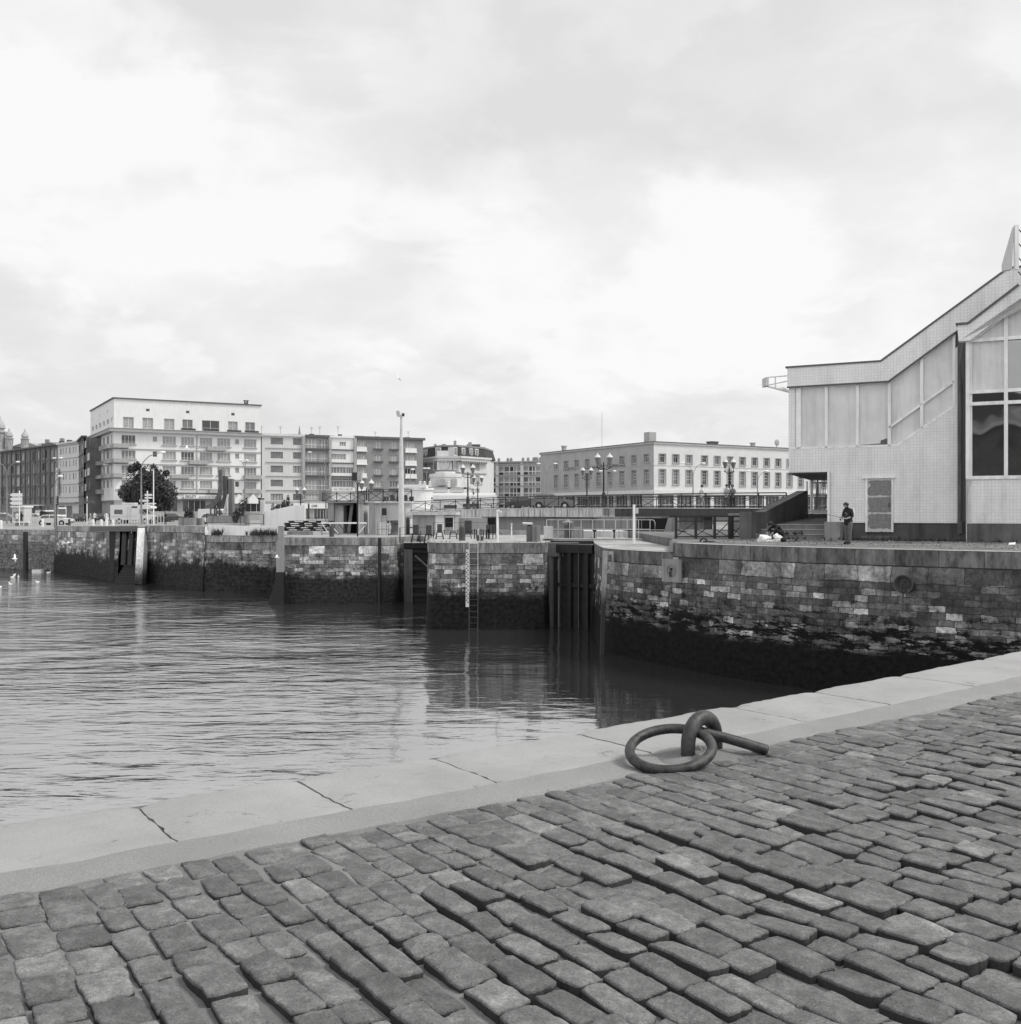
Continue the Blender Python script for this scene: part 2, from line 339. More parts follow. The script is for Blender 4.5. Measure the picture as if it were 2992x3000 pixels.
def tidebeam(name='tide_beam', c=.30, lo=-1.6, hi=-.6):
    m, t, b = newmat(name); o = t.coord('Object'); x, y, z = t.sep(o)
    n = t.noise(t.vscale(o, (3, 3, .8)), 2.2, 6, .7); w = t.map(t.add(z, t.mul(n, 1.2)), lo, hi, 1, 0)
    t.put(b, 'Base Color', t.mix(w, t.mul(t.map(n, .3, .7, .6, 1.2, False), c), .02)); t.put(b, 'Roughness', .8); return m
M['tide_beam'] = tidebeam(); M['tide_pillar'] = tidebeam('tide_pillar', .72, -3.6, -1.6)
def groundmat(name, c, var, sc, fc, bump, rough=.9):
    m, t, b = newmat(name); o = t.coord('Object')
    n = t.noise(o, sc, 6, .6); f = t.noise(o, fc, 4, .75)
    t.put(b, 'Base Color', t.mul(t.mul(t.map(n, .3, .7, 1 - var, 1 + var, False), t.map(f, .3, .7, .72, 1.28, False)), c))
    t.put(b, 'Roughness', rough); t.put(b, 'Specular IOR Level', .25); t.put(b, 'Normal', t.bump(f, bump)); return m
M['sand_joint'] = groundmat('sand_joint', .18, .25, 3, 220, .003)
M['gravel_strip'] = groundmat('gravel_strip', .25, .12, 1.5, 170, .004)
M['quay_dirt'] = groundmat('quay_dirt', .15, .35, .7, 6, .02)
M['quay_top'] = groundmat('quay_top', .31, .4, .8, 10, .01)
M['street'] = groundmat('street', .26, .12, .1, 3, .0)
M['ground_far'] = groundmat('ground_far', .16, .2, .05, 1, .0)
def copingmat():
    m, t, b = newmat('coping_stone'); o = t.coord('Object')
    n = t.noise(o, 1.3, 5, .6); f = t.noise(o, 90, 4, .75); pit = t.noise(o, 9, 7, .75, .5)
    sp = t.map(t.noise(t.vadd(o, (5, 3, 1)), 4, 7, .8), .60, .65, 0, 1)
    c = t.mul(t.mul(t.map(n, .3, .7, .84, 1.12, False), t.map(f, .3, .7, .93, 1.07, False)), t.map(pit, .22, .42, .62, 1.0))
    t.put(b, 'Base Color', t.mul(t.mul(c, t.mix(sp, 1, .62)), .315)); t.put(b, 'Roughness', .8); t.put(b, 'Specular IOR Level', .3)
    t.put(b, 'Normal', t.bump(t.add(t.mul(f, .35), t.mul(pit, 1.)), .012, .8)); return m
M['coping_stone'] = copingmat()
def settmat():
    m, t, b = newmat('granite_sett'); o = t.coord('Object')
    isl = t.new('ShaderNodeNewGeometry').outputs['Random Per Island']
    n = t.noise(o, 2.2, 4, .6); f = t.noise(o, 130, 3, .8); md = t.noise(t.vadd(o, (2, 9, 4)), 26, 6, .7)
    dust = t.map(t.noise(t.vadd(o, (8, 1, 1)), 11, 6, .75, .4), .40, .72, .0, 1)
    tone = t.add(t.map(isl, 0, 1, .78, 1.22, False), t.mul(t.math('GREATER_THAN', isl, .95), .25))
    pk = t.noise(t.vadd(o, (4, 4, 7)), 55, 5, .8); c = t.mul(t.mul(t.mul(tone, t.map(n, .3, .7, .86, 1.12, False)), t.mul(t.map(f, .3, .7, .70, 1.3, False), t.map(pk, .32, .44, .6, 1.))), t.map(md, .3, .7, .76, 1.16, False))
    t.put(b, 'Base Color', t.mul(t.mul(c, .168), t.mix(dust, .76, 1.38))); t.put(b, 'Roughness', .72); t.put(b, 'Specular IOR Level', .3)
    t.put(b, 'Normal', t.bump(t.add(t.mul(f, .35), md), .014, 1.)); return m
M['granite_sett'] = settmat(); pm('sett_side_shade', .035, .9, .3, 9, fine=.3, bsc=90)  # near-black sett sides: the shade in the joints is put into the colour
def ringmat():
    m, t, b = newmat('rusted_iron'); o = t.coord('Object')
    n = t.noise(o, 14, 7, .7); f = t.noise(o, 150, 3, .7)
    t.put(b, 'Base Color', t.mul(t.map(n, .35, .65, .4, 1.9, False), .05)); t.put(b, 'Roughness', t.map(n, .35, .65, .34, .68)); t.put(b, 'Metallic', .55); t.put(b, 'Specular IOR Level', .6)
    t.put(b, 'Normal', t.bump(t.add(n, t.mul(f, .25)), .007, .9)); return m
M['rusted_iron'] = ringmat()
def watermat():
    m, t, b = newmat('harbour_water'); pos = t.new('ShaderNodeNewGeometry').outputs['Position']
    def lay(sx, sy, rot, sc, det):
        mp = t.new('ShaderNodeMapping'); t.put(mp, 'Vector', pos); mp.inputs['Rotation'].default_value = (0, 0, rot); mp.inputs['Scale'].default_value = (sx, sy, 1)
        return t.noise(mp.outputs[0], sc, det, .55, .6)
    big = lay(.4, 1.0, R(10), .5, 2); mid = lay(.42, 1.15, R(-12), 1.15, 2); sm = lay(.45, 1.3, R(6), 3.1, 3)
    h = t.add(t.mul(big, .09), t.add(t.mul(mid, .10), t.mul(sm, .032)))
    px, py, _ = t.sep(pos); ex = t.mul(t.add(px, -4.), 1 / 9.); ey = t.mul(t.add(py, -30.), 1 / 15.)
    lee = t.map(t.add(t.mul(ex, ex), t.mul(ey, ey)), .25, 1.3, .16, 1)        # sheltered water under the right wall
    calm = t.mul(lee, t.map(t.noise(pos, .11, 3, .6, .5), .38, .62, .55, 1.2))
    t.put(b, 'Base Color', .03); t.put(b, 'Roughness', .04); t.put(b, 'IOR', 6.5); t.put(b, 'Specular IOR Level', .5)
    t.put(b, 'Normal', t.bump(t.mul(h, calm), 1.0, .85)); return m
M['harbour_water'] = watermat()
# ================================================================ THE NEAR QUAY
WZ = -4.52
def edge(s):                                  # the gently curving water edge of the near quay: point and unit tangent at arc length s
    th = R(34.2)
    if s < 0: return Vector((-1.9 + s * cos(th), 3.8 + s * sin(th), 0)), th
    x, y, n = -1.9, 3.8, max(1, int(s / .1)); ds = s / n
    for i in range(n):
        a = R(34.2 + .9 * min((i + .5) * ds, 10)); x += cos(a) * ds; y += sin(a) * ds
    return Vector((x, y, 0)), R(34.2 + .9 * min(s, 10))
_ec = {}
def ST(s, t, z=0.):
    k = round(s, 2)
    if k not in _ec: _ec[k] = edge(k)
    p, th = _ec[k]; ds = s - k
    return Vector((p.x + ds * cos(th) + t * sin(th), p.y + ds * sin(th) - t * cos(th), z))
def nz(x, y, z=0., f=1.): return mnoise.noise(Vector((x * f, y * f, z)))
def swell(s, t): return .022 * nz(s, t, 3.3, .55) + .008 * nz(s, t, 8, 1.7)
def relief(s, t):
    a = t + .45 * nz(s, t, 1.2, .8) - .012 * max(0, s); x = max(0., min(1., (a - 1.3) / .5)); return x * x * (3 - 2 * x)

# coping slabs
jt = [-60, -40, -20, -9, -5.2, -3.6, -2.5, -1.45, -.5, .48, 1.15, 1.84, 2.73, 3.93, 4.74, 5.77, 7.0, 8.0, 9.1, 10.2, 11.4, 13, 16, 20, 26, 30]
mb = MB()
for i in range(len(jt) - 1):
    a, b = jt[i] + .005, jt[i + 1] - .005; n = max(2, min(60, int((b - a) / .045))); nt = 12
    dz = .006 * nz(i, 3.1); tw = .006 * nz(i, 9.1); rows = []
    for k in range(n + 1):
        s = a + (b - a) * k / n; end = min(k, n - k) / 2.; e = .008 * max(0, 1 - end)
        bite = .02 * nz(s, .3, 5, 3.1) + .04 * max(0, nz(s, 0, 2, 7.) - .12) + .012 * nz(s, 1, 2, 17) + (.03 * max(0, 1 - min(s - a, b - s) / .07)) * (.3 + abs(nz(i, 5.5)) * 2)
        row = [ST(s, bite * .4 + .012, -.5), ST(s, bite + .004, -.09), ST(s, bite + .006, -.035 - e), ST(s, bite + .022, -.010 - e + dz)]
        for j in range(nt + 1):
            t = bite + .05 + (.615 + .012 * nz(s, 1, 4, 2.5) - bite - .05) * j / nt
            s2 = s + (.010 * nz(jt[i] if k == 0 else jt[i + 1], t, 3, 9) + .008 * nz(k, t, 6, 24) if k in (0, n) else 0); row.append(ST(s2, t, dz + tw * (t - .3) - e + .004 * nz(s, t, 1, 5) + .0015 * nz(s, t, 1, 19) + (.0 if j < nt else -.008)))
        row.append(ST(s, .625, -.1)); rows.append(row)
    i0 = len(mb.v); L = len(rows[0])
    for r in rows: mb.v += [tuple(p) for p in r]
    for k in range(n):
        for j in range(L - 1):
            mb.f.append((i0 + k * L + j, i0 + k * L + j + 1, i0 + (k + 1) * L + j + 1, i0 + (k + 1) * L + j)); mb.m.append(0)
    for k in (0, n): mb.f.append(tuple(i0 + k * L + j for j in range(L))); mb.m.append(0)
struct(mb.build('quay_coping', M['coping_stone'], smooth=True))
# mortar in the joints + concrete strip behind the slabs
mb = MB(); ss = [-60, -30, -10] + [-6 + .12 * i for i in range(int(20 / .12))] + [15, 18, 22, 26, 30]
for a, b in zip(ss[:-1], ss[1:]):
    for t0, t1, z in ((.03, .60, -.016), ):
        mb.poly([ST(a, t0, z), ST(b, t0, z), ST(b, t1, z), ST(a, t1, z)])
struct(mb.build('joint_mortar', M['slab_dark']))
def sheet(name, s0, s1, ds, t0, t1, dt, zf, mat, tf=None):
    ns = int((s1 - s0) / ds); nt = int((t1 - t0) / dt); m_ = MB()
    for i in range(ns + 1):
        s = s0 + (s1 - s0) * i / ns
        for j in range(nt + 1):
            t = t0 + (t1 - t0) * j / nt
            if tf: t = tf(s, t, j, nt)
            m_.v.append(tuple(ST(s, t, zf(s, t))))
    for i in range(ns):
        for j in range(nt):
            a = i * (nt + 1) + j; m_.f.append((a, a + 1, a + nt + 2, a + nt + 1)); m_.m.append(0)
    return struct(m_.build(name, mat, smooth=True))
sheet('gravel_strip', -6, 16, .05, .60, .87, .03, lambda s, t: -.003 + .006 * nz(s, t, 2, 6) + (-.02 if t > .83 else 0), M['gravel_strip'],
      lambda s, t, j, nt: t + (.035 * nz(s, 0, 1, 2.2) if j == nt else 0))
sheet('sand_bed', -4, 13.5, .05, .84, 5.0, .05, lambda s, t: swell(s, t) - .005 - .017 * relief(s, t) + .011 * nz(s, t, 6, 4.5) + .005 * nz(s, t, 6, 13), M['sand_joint'])
mb = MB()                                        # the rest of the quay beyond the laid setts
for a, b in ((-60, -30), (-30, -10), (-10, -4.01)): mb.poly([ST(a, .6, -.02), ST(b, .6, -.02), ST(b, 60, -.02), ST(a, 60, -.02)])
mb.poly([ST(-4.01, 5.0, -.03), ST(-4.01, 60, -.02), ST(13.5, 60, -.02), ST(13.5, 5.0, -.03)])
for a, b in ((13.5, 20), (20, 30)): mb.poly([ST(a, .6, -.02), ST(b, .6, -.02), ST(b, 60, -.02), ST(a, 60, -.02)])
struct(mb.build('quay_ground', M['sand_joint']))

# granite setts, laid in rows across the quay
rs = random.Random(11)
mb = MB(); NO = 28
s = -3.2
while s < 11.5:
    wrow = rs.uniform(.088, .128); t = .845 + rs.uniform(-.01, .06); sc_ = s + wrow / 2
    wob = rs.uniform(0, 9)
    while t < 4.6:
        ln = rs.choice((rs.uniform(.11, .165), rs.uniform(.15, .225)))
        tc = t + ln / 2; t += ln + rs.uniform(.002, .008)
        rl = relief(sc_, tc); gap = rs.uniform(.002, .007) + .008 * rl
        hb = wrow / 2 - gap / 2 - rs.uniform(0, .004); ha = ln / 2 - rs.uniform(.0, .004)
        sc2 = sc_ + .03 * nz(wob, tc, 0, .8); ang = rs.gauss(0, .035) + .02 * nz(sc_, tc, 0, .5)
        zt = swell(sc_, tc) + rs.gauss(0, .0035) * (.4 + rl) + (.005 if rs.random() < .1 else 0) * rl + .003
        if rs.random() < .02: zt -= .02 * rl
        ta, tb = rs.gauss(0, .03) * (.25 + rl), rs.gauss(0, .03) * (.25 + rl); crown = rs.uniform(.0, .004); pw = rs.uniform(9., 18.); sd_ = rs.uniform(0, 99); skew = rs.gauss(0, .08); tap = rs.gauss(0, .07)
        i0 = len(mb.v); ca, sa = cos(ang), sin(ang)
        def pt(fr, k, dz, grow=0.):
            a = 2 * pi * (k + .5) / NO; a += .16 * sin(4 * a + pi); c_, s_ = cos(a), sin(a)
            rr = (abs(c_) ** pw + abs(s_) ** pw) ** (-1 / pw)
            w1 = 1 + .05 * nz(c_ * 1.3 + sd_, s_ * 1.3, sd_) + .10 * nz(c_ * 5 + sd_, s_ * 5, sd_)
            A = rr * c_ * ha * fr * w1 + c_ * grow; B = rr * s_ * hb * fr * w1 * (1 + tap * c_) + s_ * grow; A += skew * B
            q = A * ca - B * sa, A * sa + B * ca
            z = zt + dz + ta * A + tb * B + .004 * nz((tc + A) * 12, (sc2 + B) * 12, sd_) + .002 * nz((tc + A) * 34, (sc2 + B) * 34, sd_)
            return tuple(ST(sc2 + q[1], tc + q[0], z))
        mb.v.append(pt(0, 0, crown))
        rings = ((.38, crown * .9, 0), (.75, crown * .6, 0), (.935, crown * .1, 0), (.985, -.002, 0), (1.0, -.0075, .0), (.99, -.026, .0), (1.0, -.06, .002))
        for fr, dz, gr in rings: mb.v += [pt(fr, k, dz, gr) for k in range(NO)]
        for k in range(NO): mb.f.append((i0, i0 + 1 + k, i0 + 1 + (k + 1) % NO)); mb.m.append(0)
        for r_ in range(len(rings) - 1):
            b0 = i0 + 1 + r_ * NO
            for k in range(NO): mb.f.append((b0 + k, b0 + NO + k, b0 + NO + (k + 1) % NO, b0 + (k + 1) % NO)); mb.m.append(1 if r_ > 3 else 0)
    s += wrow
o = mb.build('sett_paving', [M['granite_sett'], M['sett_side_shade']], recalc=True)
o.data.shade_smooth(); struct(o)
# grit lying in the joints
mb = MB()
for i in range(800):
    s = rs.uniform(-2.5, 8); t = rs.choice((rs.uniform(.8, 1.6), rs.uniform(.8, 4))); r_ = rs.uniform(.0012, .003)
    z = swell(s, t) + .002 - .026 * relief(s, t) + (.006 if t > .9 else 0); p = ST(s, t, z)
    mb.ball(p, r_, 0, 5, 3, (rs.uniform(.7, 1.4), rs.uniform(.7, 1.4), .7))
tag(mb.build('loose_grit', M['concrete_mid']), 'pale loose grit scattered in the joints of the setts', 'grit', kind='stuff')

# ================================================================ MOORING RING
rt = thing('mooring_ring', 'heavy rusty iron ring hooked through a thick loop beside the coping', 'mooring ring', (.9, 4.84, 0))
o0 = Vector((.9, 4.84, 0)); L1 = Vector((.826, 4.762, 0)) - o0; L2 = Vector((.985, 4.918, 0)) - o0
pts = []; mid = (L1 + L2) / 2; hx = (L2 - L1) / 2
for z in (-.06, -.01, .035): pts.append(L1 + Vector((0, 0, z)))
for k in range(0, 19): a = pi - pi * k / 18; pts.append(mid + hx * cos(a) + Vector((0, 0, .065 + .112 * sin(a))))
for z in (.035, -.01, -.06): pts.append(L2 + Vector((0, 0, z)))
mb = MB(); n_ = len(pts); mb.tube(pts, [.036 - .003 * abs(i - n_ / 2) / (n_ / 2) for i in range(n_)], 20); mb.build('eye_loop', M['rusted_iron'], rt, True)
C = Vector((.732, 4.68, .068)) - o0; pts = []
for k in range(56):
    a = 2 * pi * k / 56; x, y = .186 * cos(a), .181 * sin(a); pts.append(C + Vector((x, y * cos(R(17)), y * sin(R(17)) + x * .115)))
MB().tube(pts, .0235, 16, closed=True).build('ring', M['rusted_iron'], rt, True)
a, b = Vector((.865, 4.853, .118)) - o0, Vector((1.205, 4.815, .030)) - o0; pts = [a.lerp(b, k / 8) + Vector((0, 0, .004 * sin(pi * k / 8))) for k in range(9)]
MB().tube([pts[0] + (pts[0] - pts[1]) * .1] + pts + [pts[-1] + (pts[-1] - pts[-2]) * .12], [.014] + [.0235 + .002 * k / 8 for k in range(9)] + [.017], 16).build('bar', M['rusted_iron'], rt, True)
mb = MB()                                          # soil heaped in the loop
for i in range(1):
    c = Vector((.905, 4.82, 0)); prof = [(.26, -.012), (.2, .004), (.13, .016), (.07, .024), (.01, .027)]
    mb.lathe(prof, c, 22)
for i, q in enumerate(mb.v): mb.v[i] = (q[0] + .02 * nz(q[0], q[1], 1, 9), q[1] + .02 * nz(q[0], q[1], 5, 9), q[2] + .012 * nz(q[0], q[1], 2, 18))
tag(mb.build('soil_mound', M['sand_joint'], smooth=True), 'low mound of grit and soil in which the iron loop is set', 'soil', kind='stuff')
mb = MB()
for i in range(9):
    a = rs.uniform(0, 6.28); p0 = Vector((.90 + rs.uniform(-.02, .02), 4.80 + rs.uniform(-.02, .02), .02)); p1 = p0 + Vector((.03 * cos(a), .03 * sin(a), rs.uniform(.03, .07))); mb.tube([p0, p0.lerp(p1, .6) + Vector((0, 0, .006)), p1], [.0014, .001, .0004], 4)
tag(mb.build('dry_grass', M['cream_render']), 'thin dry grass stalks sprouting inside the iron loop', 'grass')

# ================================================================ WATER
mb = MB(); mb.poly([(-260, -70, WZ), (70, -70, WZ), (70, 135, WZ), (-260, 135, WZ)])
struct(mb.build('water', M['harbour_water']))

# ================================================================ QUAY WALLS
def resample(pts, step):
    out = []; d = 0; u = []
    for a, b in zip(pts[:-1], pts[1:]):
        a, b = Vector(a), Vector(b); L = (b - a).length; n = max(1, int(L / step))
        for k in range(n): out.append(a.lerp(b, k / n)); u.append(d + L * k / n)
        d += L
    out.append(Vector(pts[-1])); u.append(d); return out, u
def smoothline(pts, it=2):
    pts = [Vector(p) for p in pts]
    for _ in range(it):
        q = [pts[0]]
        for a, b in zip(pts[:-1], pts[1:]): q += [a.lerp(b, .25), a.lerp(b, .75)]
        q.append(pts[-1]); pts = q
    return pts
def quay_wall(name, label, line, mat, batter=.07, zb=-5.6, step=.5, dz=.35, rough=.03, u0=0., smooth=1, ztop=None, holes=()):
    pts, us = resample(smoothline(line, smooth) if smooth else line, step); m_ = MB(); n = len(pts)
    nr = []
    for i in range(n):
        d = pts[min(i + 1, n - 1)] - pts[max(i - 1, 0)]; d.z = 0; d.normalize(); nr.append(Vector((d.y, -d.x, 0)))     # towards the water (right-hand side of travel)
    K = int((pts[0].z - zb) / dz) + 1; i0 = 0; uvg = []
    for i, p in enumerate(pts):
        edge_ = .03 * nz(us[i], 1, 3, 2.1)
        for k in range(K + 1):
            z = p.z - (p.z - zb) * k / K; h = p.z - z
            off = batter * h + (rough * nz(us[i] * .7, z * .9, u0) + rough * .6 * nz(us[i] * 2.1, z * 2.3, u0 + 4)) * (1 if k else .6) + (.05 if h < .5 else 0) + (edge_ if k == 0 else 0)
            m_.v.append(tuple(p + nr[i] * off + Vector((0, 0, -h)))); uvg.append((us[i] + u0, -h))
    for i in range(n - 1):
        for k in range(K):
            q = (i * (K + 1) + k, i * (K + 1) + k + 1, (i + 1) * (K + 1) + k + 1, (i + 1) * (K + 1) + k)
            m_.f.append(q); m_.m.append(0); m_.uv[len(m_.f) - 1] = [uvg[t] for t in q]
    # a strip of coping lying back from the edge
    j0 = len(m_.v)
    for i, p in enumerate(pts): m_.v.append(tuple(p + nr[i] * -.55 + Vector((0, 0, .012)))); m_.v.append(tuple(p + nr[i] * (.05 + .03 * nz(us[i], 1, 3, 2.1)) + Vector((0, 0, .008))))
    for i in range(n - 1): m_.f.append((j0 + 2 * i, j0 + 2 * i + 1, j0 + 2 * i + 3, j0 + 2 * i + 2)); m_.m.append(1)
    o = m_.build(name, [mat, M['quay_top']], smooth=True, recalc=False)
    return tag(o, label, 'quay wall')
Q = 'quay_wall'
near = [tuple(ST(s, .01, -.3)) for s in (30, 26, 20, 14, 10, 8, 6, 4, 2, 0, -3, -10, -30, -60)]
near = near[::-1]; near = [Vector(p) for p in near][::-1]
quay_wall(Q, 'stone wall below the pale coping of the cobbled quay in front', near, M['wall_near'], .04, smooth=0, step=2, u0=70)
RL = [(4.9, 60, -.35), (4.1, 50, -.35), (3.92, 44, -.35), (3.95, 42.2, -.35), (4.35, 40.8, -.35), (5.1, 39.3, -.35), (6.05, 37.9, -.35)]
quay_wall('lock_wall', 'low rounded stone lock wall with a beam on its nose, just right of the dark timber gate', RL, M['wall_right'], .045, u0=3)
RH = [(6.0, 38.0, 0), (7.0, 36.3, 0), (8.05, 34.8, 0), (9.6, 33.1, 0), (11.2, 31.7, 0), (14.6, 29.2, 0), (19.5, 25.8, 0), (26, 21.2, 0)]
quay_wall(Q, 'long dark weed-blackened stone wall below the tiled building', RH, M['wall_right'], .06, u0=17.3, smooth=1)
PL = [(-4.9, 66, -.35), (-4.3, 54, -.35), (-4.05, 50.5, -.35), (-3.6, 49.6, -.35), (-2, 49.4, -.35), (1.2, 49.5, -.35), (1.66, 49.65, -.35), (2.0, 52, -.35), (2.6, 66, -.35)]
quay_wall('lock_pier', 'middle stone lock pier with the iron ladder and the striped tide gauge', PL, M['wall_pier'], .035, u0=41)
LP = [(-14.9, 73, -.435), (-14.75, 66, -.435), (-14.5, 64.0, -.435), (-13.6, 63.4, -.435), (-10, 63.35, -.435), (-7.5, 63.5, -.435), (-7.3, 63.7, -.435), (-7.2, 65.2, -.435), (-6.6, 65.4, -.435), (-6.3, 69, -.435)]
quay_wall('lock_pier', 'wide rounded stone pier on the left with a black pile against it', LP, M['wall_pier_far'], .045, u0=60.5)
WL = [(-44.2, 99.5, -.24), (-37.9, 91.4, -.12), (-34.5, 87, -.05), (-31.75, 83.3, .0)]
W2 = [(-30.2, 83.4, .0), (-29.0, 82.6, .02), (-27.2, 80.4, .06), (-24.2, 76.9, .1), (-22.0, 73.9, .1)]
W3 = [(-22.3, 74.2, -.53), (-21.0, 73.3, -.53), (-18, 73.1, -.53), (-14.8, 73.0, -.53)]
quay_wall(Q, 'far stone wall left of the raking concrete fenders, below the bollards', WL, M['wall_west'], .05, u0=90)
quay_wall(Q, 'streaked stone wall right of the raking fenders, below the planters', W2, M['wall_west'], .05, u0=100, zb=-5.6)
quay_wall(Q, 'stone wall below the long white parapet', W3, M['wall_west'], .05, u0=109, smooth=0)
FL = [(-120, 128, -.6), (-75, 112.5, -.6), (-52, 103, -.6), (-44.2, 99.5, -.6)]
quay_wall(Q, 'pale two-tone wall at the far left end of the basin, behind the lone pile', FL, M['wall_far'], .03, u0=131, smooth=0)

# ground behind the walls
def land(name, pts, zb, mat):
    m_ = MB(); m_.prism([(p[0], p[1]) for p in pts], zb, [p[2] for p in pts]); return struct(m_.build(name, mat))
sm = lambda l, k=1: [tuple(p) for p in smoothline(l, k)]
land('lock_apron', sm(RL) + [(6.9, 44, -.35), (6.9, 67, -.35), (4.6, 67, -.35)], -6, M['quay_top'])
land('quay_ground', [(p[0] + .03, p[1] + .03, p[2]) for p in sm(RH)] + [(60, 21.2, 0), (60, 67, 0), (7.0, 67, 0), (7.0, 44.5, 0)], -6, M['quay_dirt'])
land('pier_top', sm(PL) + [(2.6, 67, -.35), (-5.4, 67, -.35)], -6, M['quay_top'])
land('pier_top', sm(LP) , -6, M['quay_top'])
land("lock_ground", [(-14.8, 73.0, -.44), (-6.2, 69.0, -.44), (-5.6, 67.02, -.44), (-5.4, 99, -.44), (-1.5, 93, -.44), (7.0, 78.6, -.44), (6.9, 67.02, -.44), (200, 67.02, -.44), (200, 128, -.5), (-14.8, 128, -.5)], -6, M["quay_top"])
m_ = MB()
for li in (WL, W2, W3):
    pts = sm(li, 0)
    for a, b in zip(pts[:-1], pts[1:]):
        m_.poly([a, b, (b[0] * 1.25 - 1, 128, -.46), (a[0] * 1.25 - 1, 128, -.46)])
m_.poly([WL[-1], W2[0], (-38.75, 128, -.46), (-41.1, 128, -.46)]); m_.poly([(-14.8, 73, -.5), (-14.7, 128, -.5), (-19.6, 128, -.46)])
for a, b in zip(FL[:-1], FL[1:]): m_.poly([a, b, (b[0] * 1.25 - 1, 128, -.47), (a[0] * 1.25 - 1, 128, -.47)])
m_.poly([(-44.2, 99.5, -.6), (-44.2, 99.5, -.24), (-56.3, 128, -.465)])
struct(m_.build('quay_street', M['street']))
m_ = MB(); m_.poly([(-3500, 127.5, -.49), (3500, 127.5, -.49), (3500, 5000, -.49), (-3500, 5000, -.49)])
struct(m_.build('ground', M['street']))
# ================================================================ BUILDINGS ACROSS THE BASIN
class Face:
    """one facade: local x along it, z up from the street, y into the building"""
    def __init__(s, root, A, B, zb, zt):
        s.A = Vector((A[0], A[1], zb)); d = Vector((B[0] - A[0], B[1] - A[1], 0)); s.L = d.length; s.d = d / s.L; s.ang = atan2(d.y, d.x)
        s.zb = zb; s.h = zt - zb; s.root = root; s.holes = []; s.cache = {}
        s.off = s.A - root.location
    def su(s, u):
        k = (u - U0) / F; return (k * s.A.y - s.A.x) / (s.d.x - k * s.d.y)
    def Y(s, u): return s.A.y + s.su(u) * s.d.y
    def z(s, u, v): return Zv(v, s.Y(u)) - s.zb
    def put(s, o, x=0, y=0, z=0):
        n = Vector((-s.d.y, s.d.x, 0)); o.parent = s.root; o.location = s.off + s.d * x + n * y + Vector((0, 0, z)); o.rotation_euler.z = s.ang; return o
    def wall(s, mat, name='wall', depth=.28, z0=0., x0=0., x1=None, z1=None, reveal=None):
        x1 = s.L if x1 is None else x1; z1 = s.h if z1 is None else z1
        hs = [(max(h[0], x0), min(h[1], x1), max(h[2], z0), min(h[3], z1)) for h in s.holes if h[1] > x0 and h[0] < x1 and h[3] > z0 and h[2] < z1]
        xs = sorted({x0, x1} | {h[0] for h in hs} | {h[1] for h in hs}); zs = sorted({z0, z1} | {h[2] for h in hs} | {h[3] for h in hs})
        m_ = MB()
        for a, b in zip(xs[:-1], xs[1:]):
            for c, d in zip(zs[:-1], zs[1:]):
                mx, mz = (a + b) / 2, (c + d) / 2
                if not any(h[0] < mx < h[1] and h[2] < mz < h[3] for h in hs): m_.poly([(a, 0, c), (b, 0, c), (b, 0, d), (a, 0, d)])
        for a, b, c, d in hs:
            m_.poly([(a, 0, c), (a, depth, c), (a, depth, d), (a, 0, d)]); m_.poly([(b, 0, c), (b, depth, c), (b, depth, d), (b, 0, d)])
            m_.poly([(a, 0, c), (b, 0, c), (b, depth, c), (a, depth, c)]); m_.poly([(a, 0, d), (b, 0, d), (b, depth, d), (a, depth, d)])
        return s.put(m_.build(name, mat, recalc=False))
    def window(s, x0, x1, z0, z1, style='casement', glass=None, frame=None, name='window', y=.16, hole=True, n=None):
        if hole: s.holes.append((x0, x1, z0, z1))
        w, h = x1 - x0, z1 - z0; glass = glass or M['glass_mid']; frame = frame or M['window_white']
        n = n or max(2, int(round(w / .62))); key = (round(w, 2), round(h, 2), style, glass.name, frame.name, n)
        if key not in s.cache:
            m_ = MB(); t = .07
            m_.box(0, .05, 0, w, .09, h, 0)
            m_.box(0, 0, 0, t, .05, h, 1); m_.box(w - t, 0, 0, w, .05, h, 1); m_.box(t, 0, 0, w - t, .05, t, 1); m_.box(t, 0, h - t, w - t, .05, h, 1)
            if style in ('casement', 'rail'):
                for i in range(1, n): x = w * i / n; m_.box(x - t * .6, .003, t, x + t * .6, .048, h - t, 1)
                if style == 'rail':
                    m_.box(t, -.02, h * .28, w - t, .0, h * .28 + .05, 1); m_.box(t, -.02, h * .14, w - t, .0, h * .14 + .04, 1)
            if style == 'grid':
                for i in range(1, n): x = w * i / n; m_.box(x - .022, .003, t, x + .022, .048, h - t, 1)
                for q in (.36, .56, .78): m_.box(t, .0045, h * q - .035, w - t, .046, h * q + .035, 1)
            if style == 'grid2':
                for i in range(1, n): x = w * i / n; m_.box(x - .022, .003, t, x + .022, .048, h - t, 1)
                m_.box(t, .0045, h * .72 - .035, w - t, .046, h * .72 + .035, 1)
            if style == 'bay':
                for i in range(1, n): x = w * i / n; m_.box(x - .06, .003, t, x + .06, .048, h - t, 1)
                m_.box(t, .0045, h * .45 - .06, w - t, .046, h * .45 + .06, 1)
            s.cache[key] = m_.build(name, [glass, frame]); return s.put(s.cache[key], x0, y, z0)
        o = s.cache[key].copy(); COL.objects.link(o); return s.put(o, x0, y, z0)
    def part(s, name, mat, boxes, x=0, y=0, z=0, label=None):
        m_ = MB()
        for b in boxes: m_.box(*b)
        o = s.put(m_.build(name, mat), x, y, z)
        if label: o['label'] = label
        return o
def core(root, pts, zb, zt, mat, roofmat, ov=.0, name='roof'):
    """closed body behind the facades and a thin roof slab"""
    m_ = MB(); m_.prism([(p[0] - root.location.x, p[1] - root.location.y) for p in pts], 0, zt - zb - .01); o = m_.build('body', mat, root)
    return o
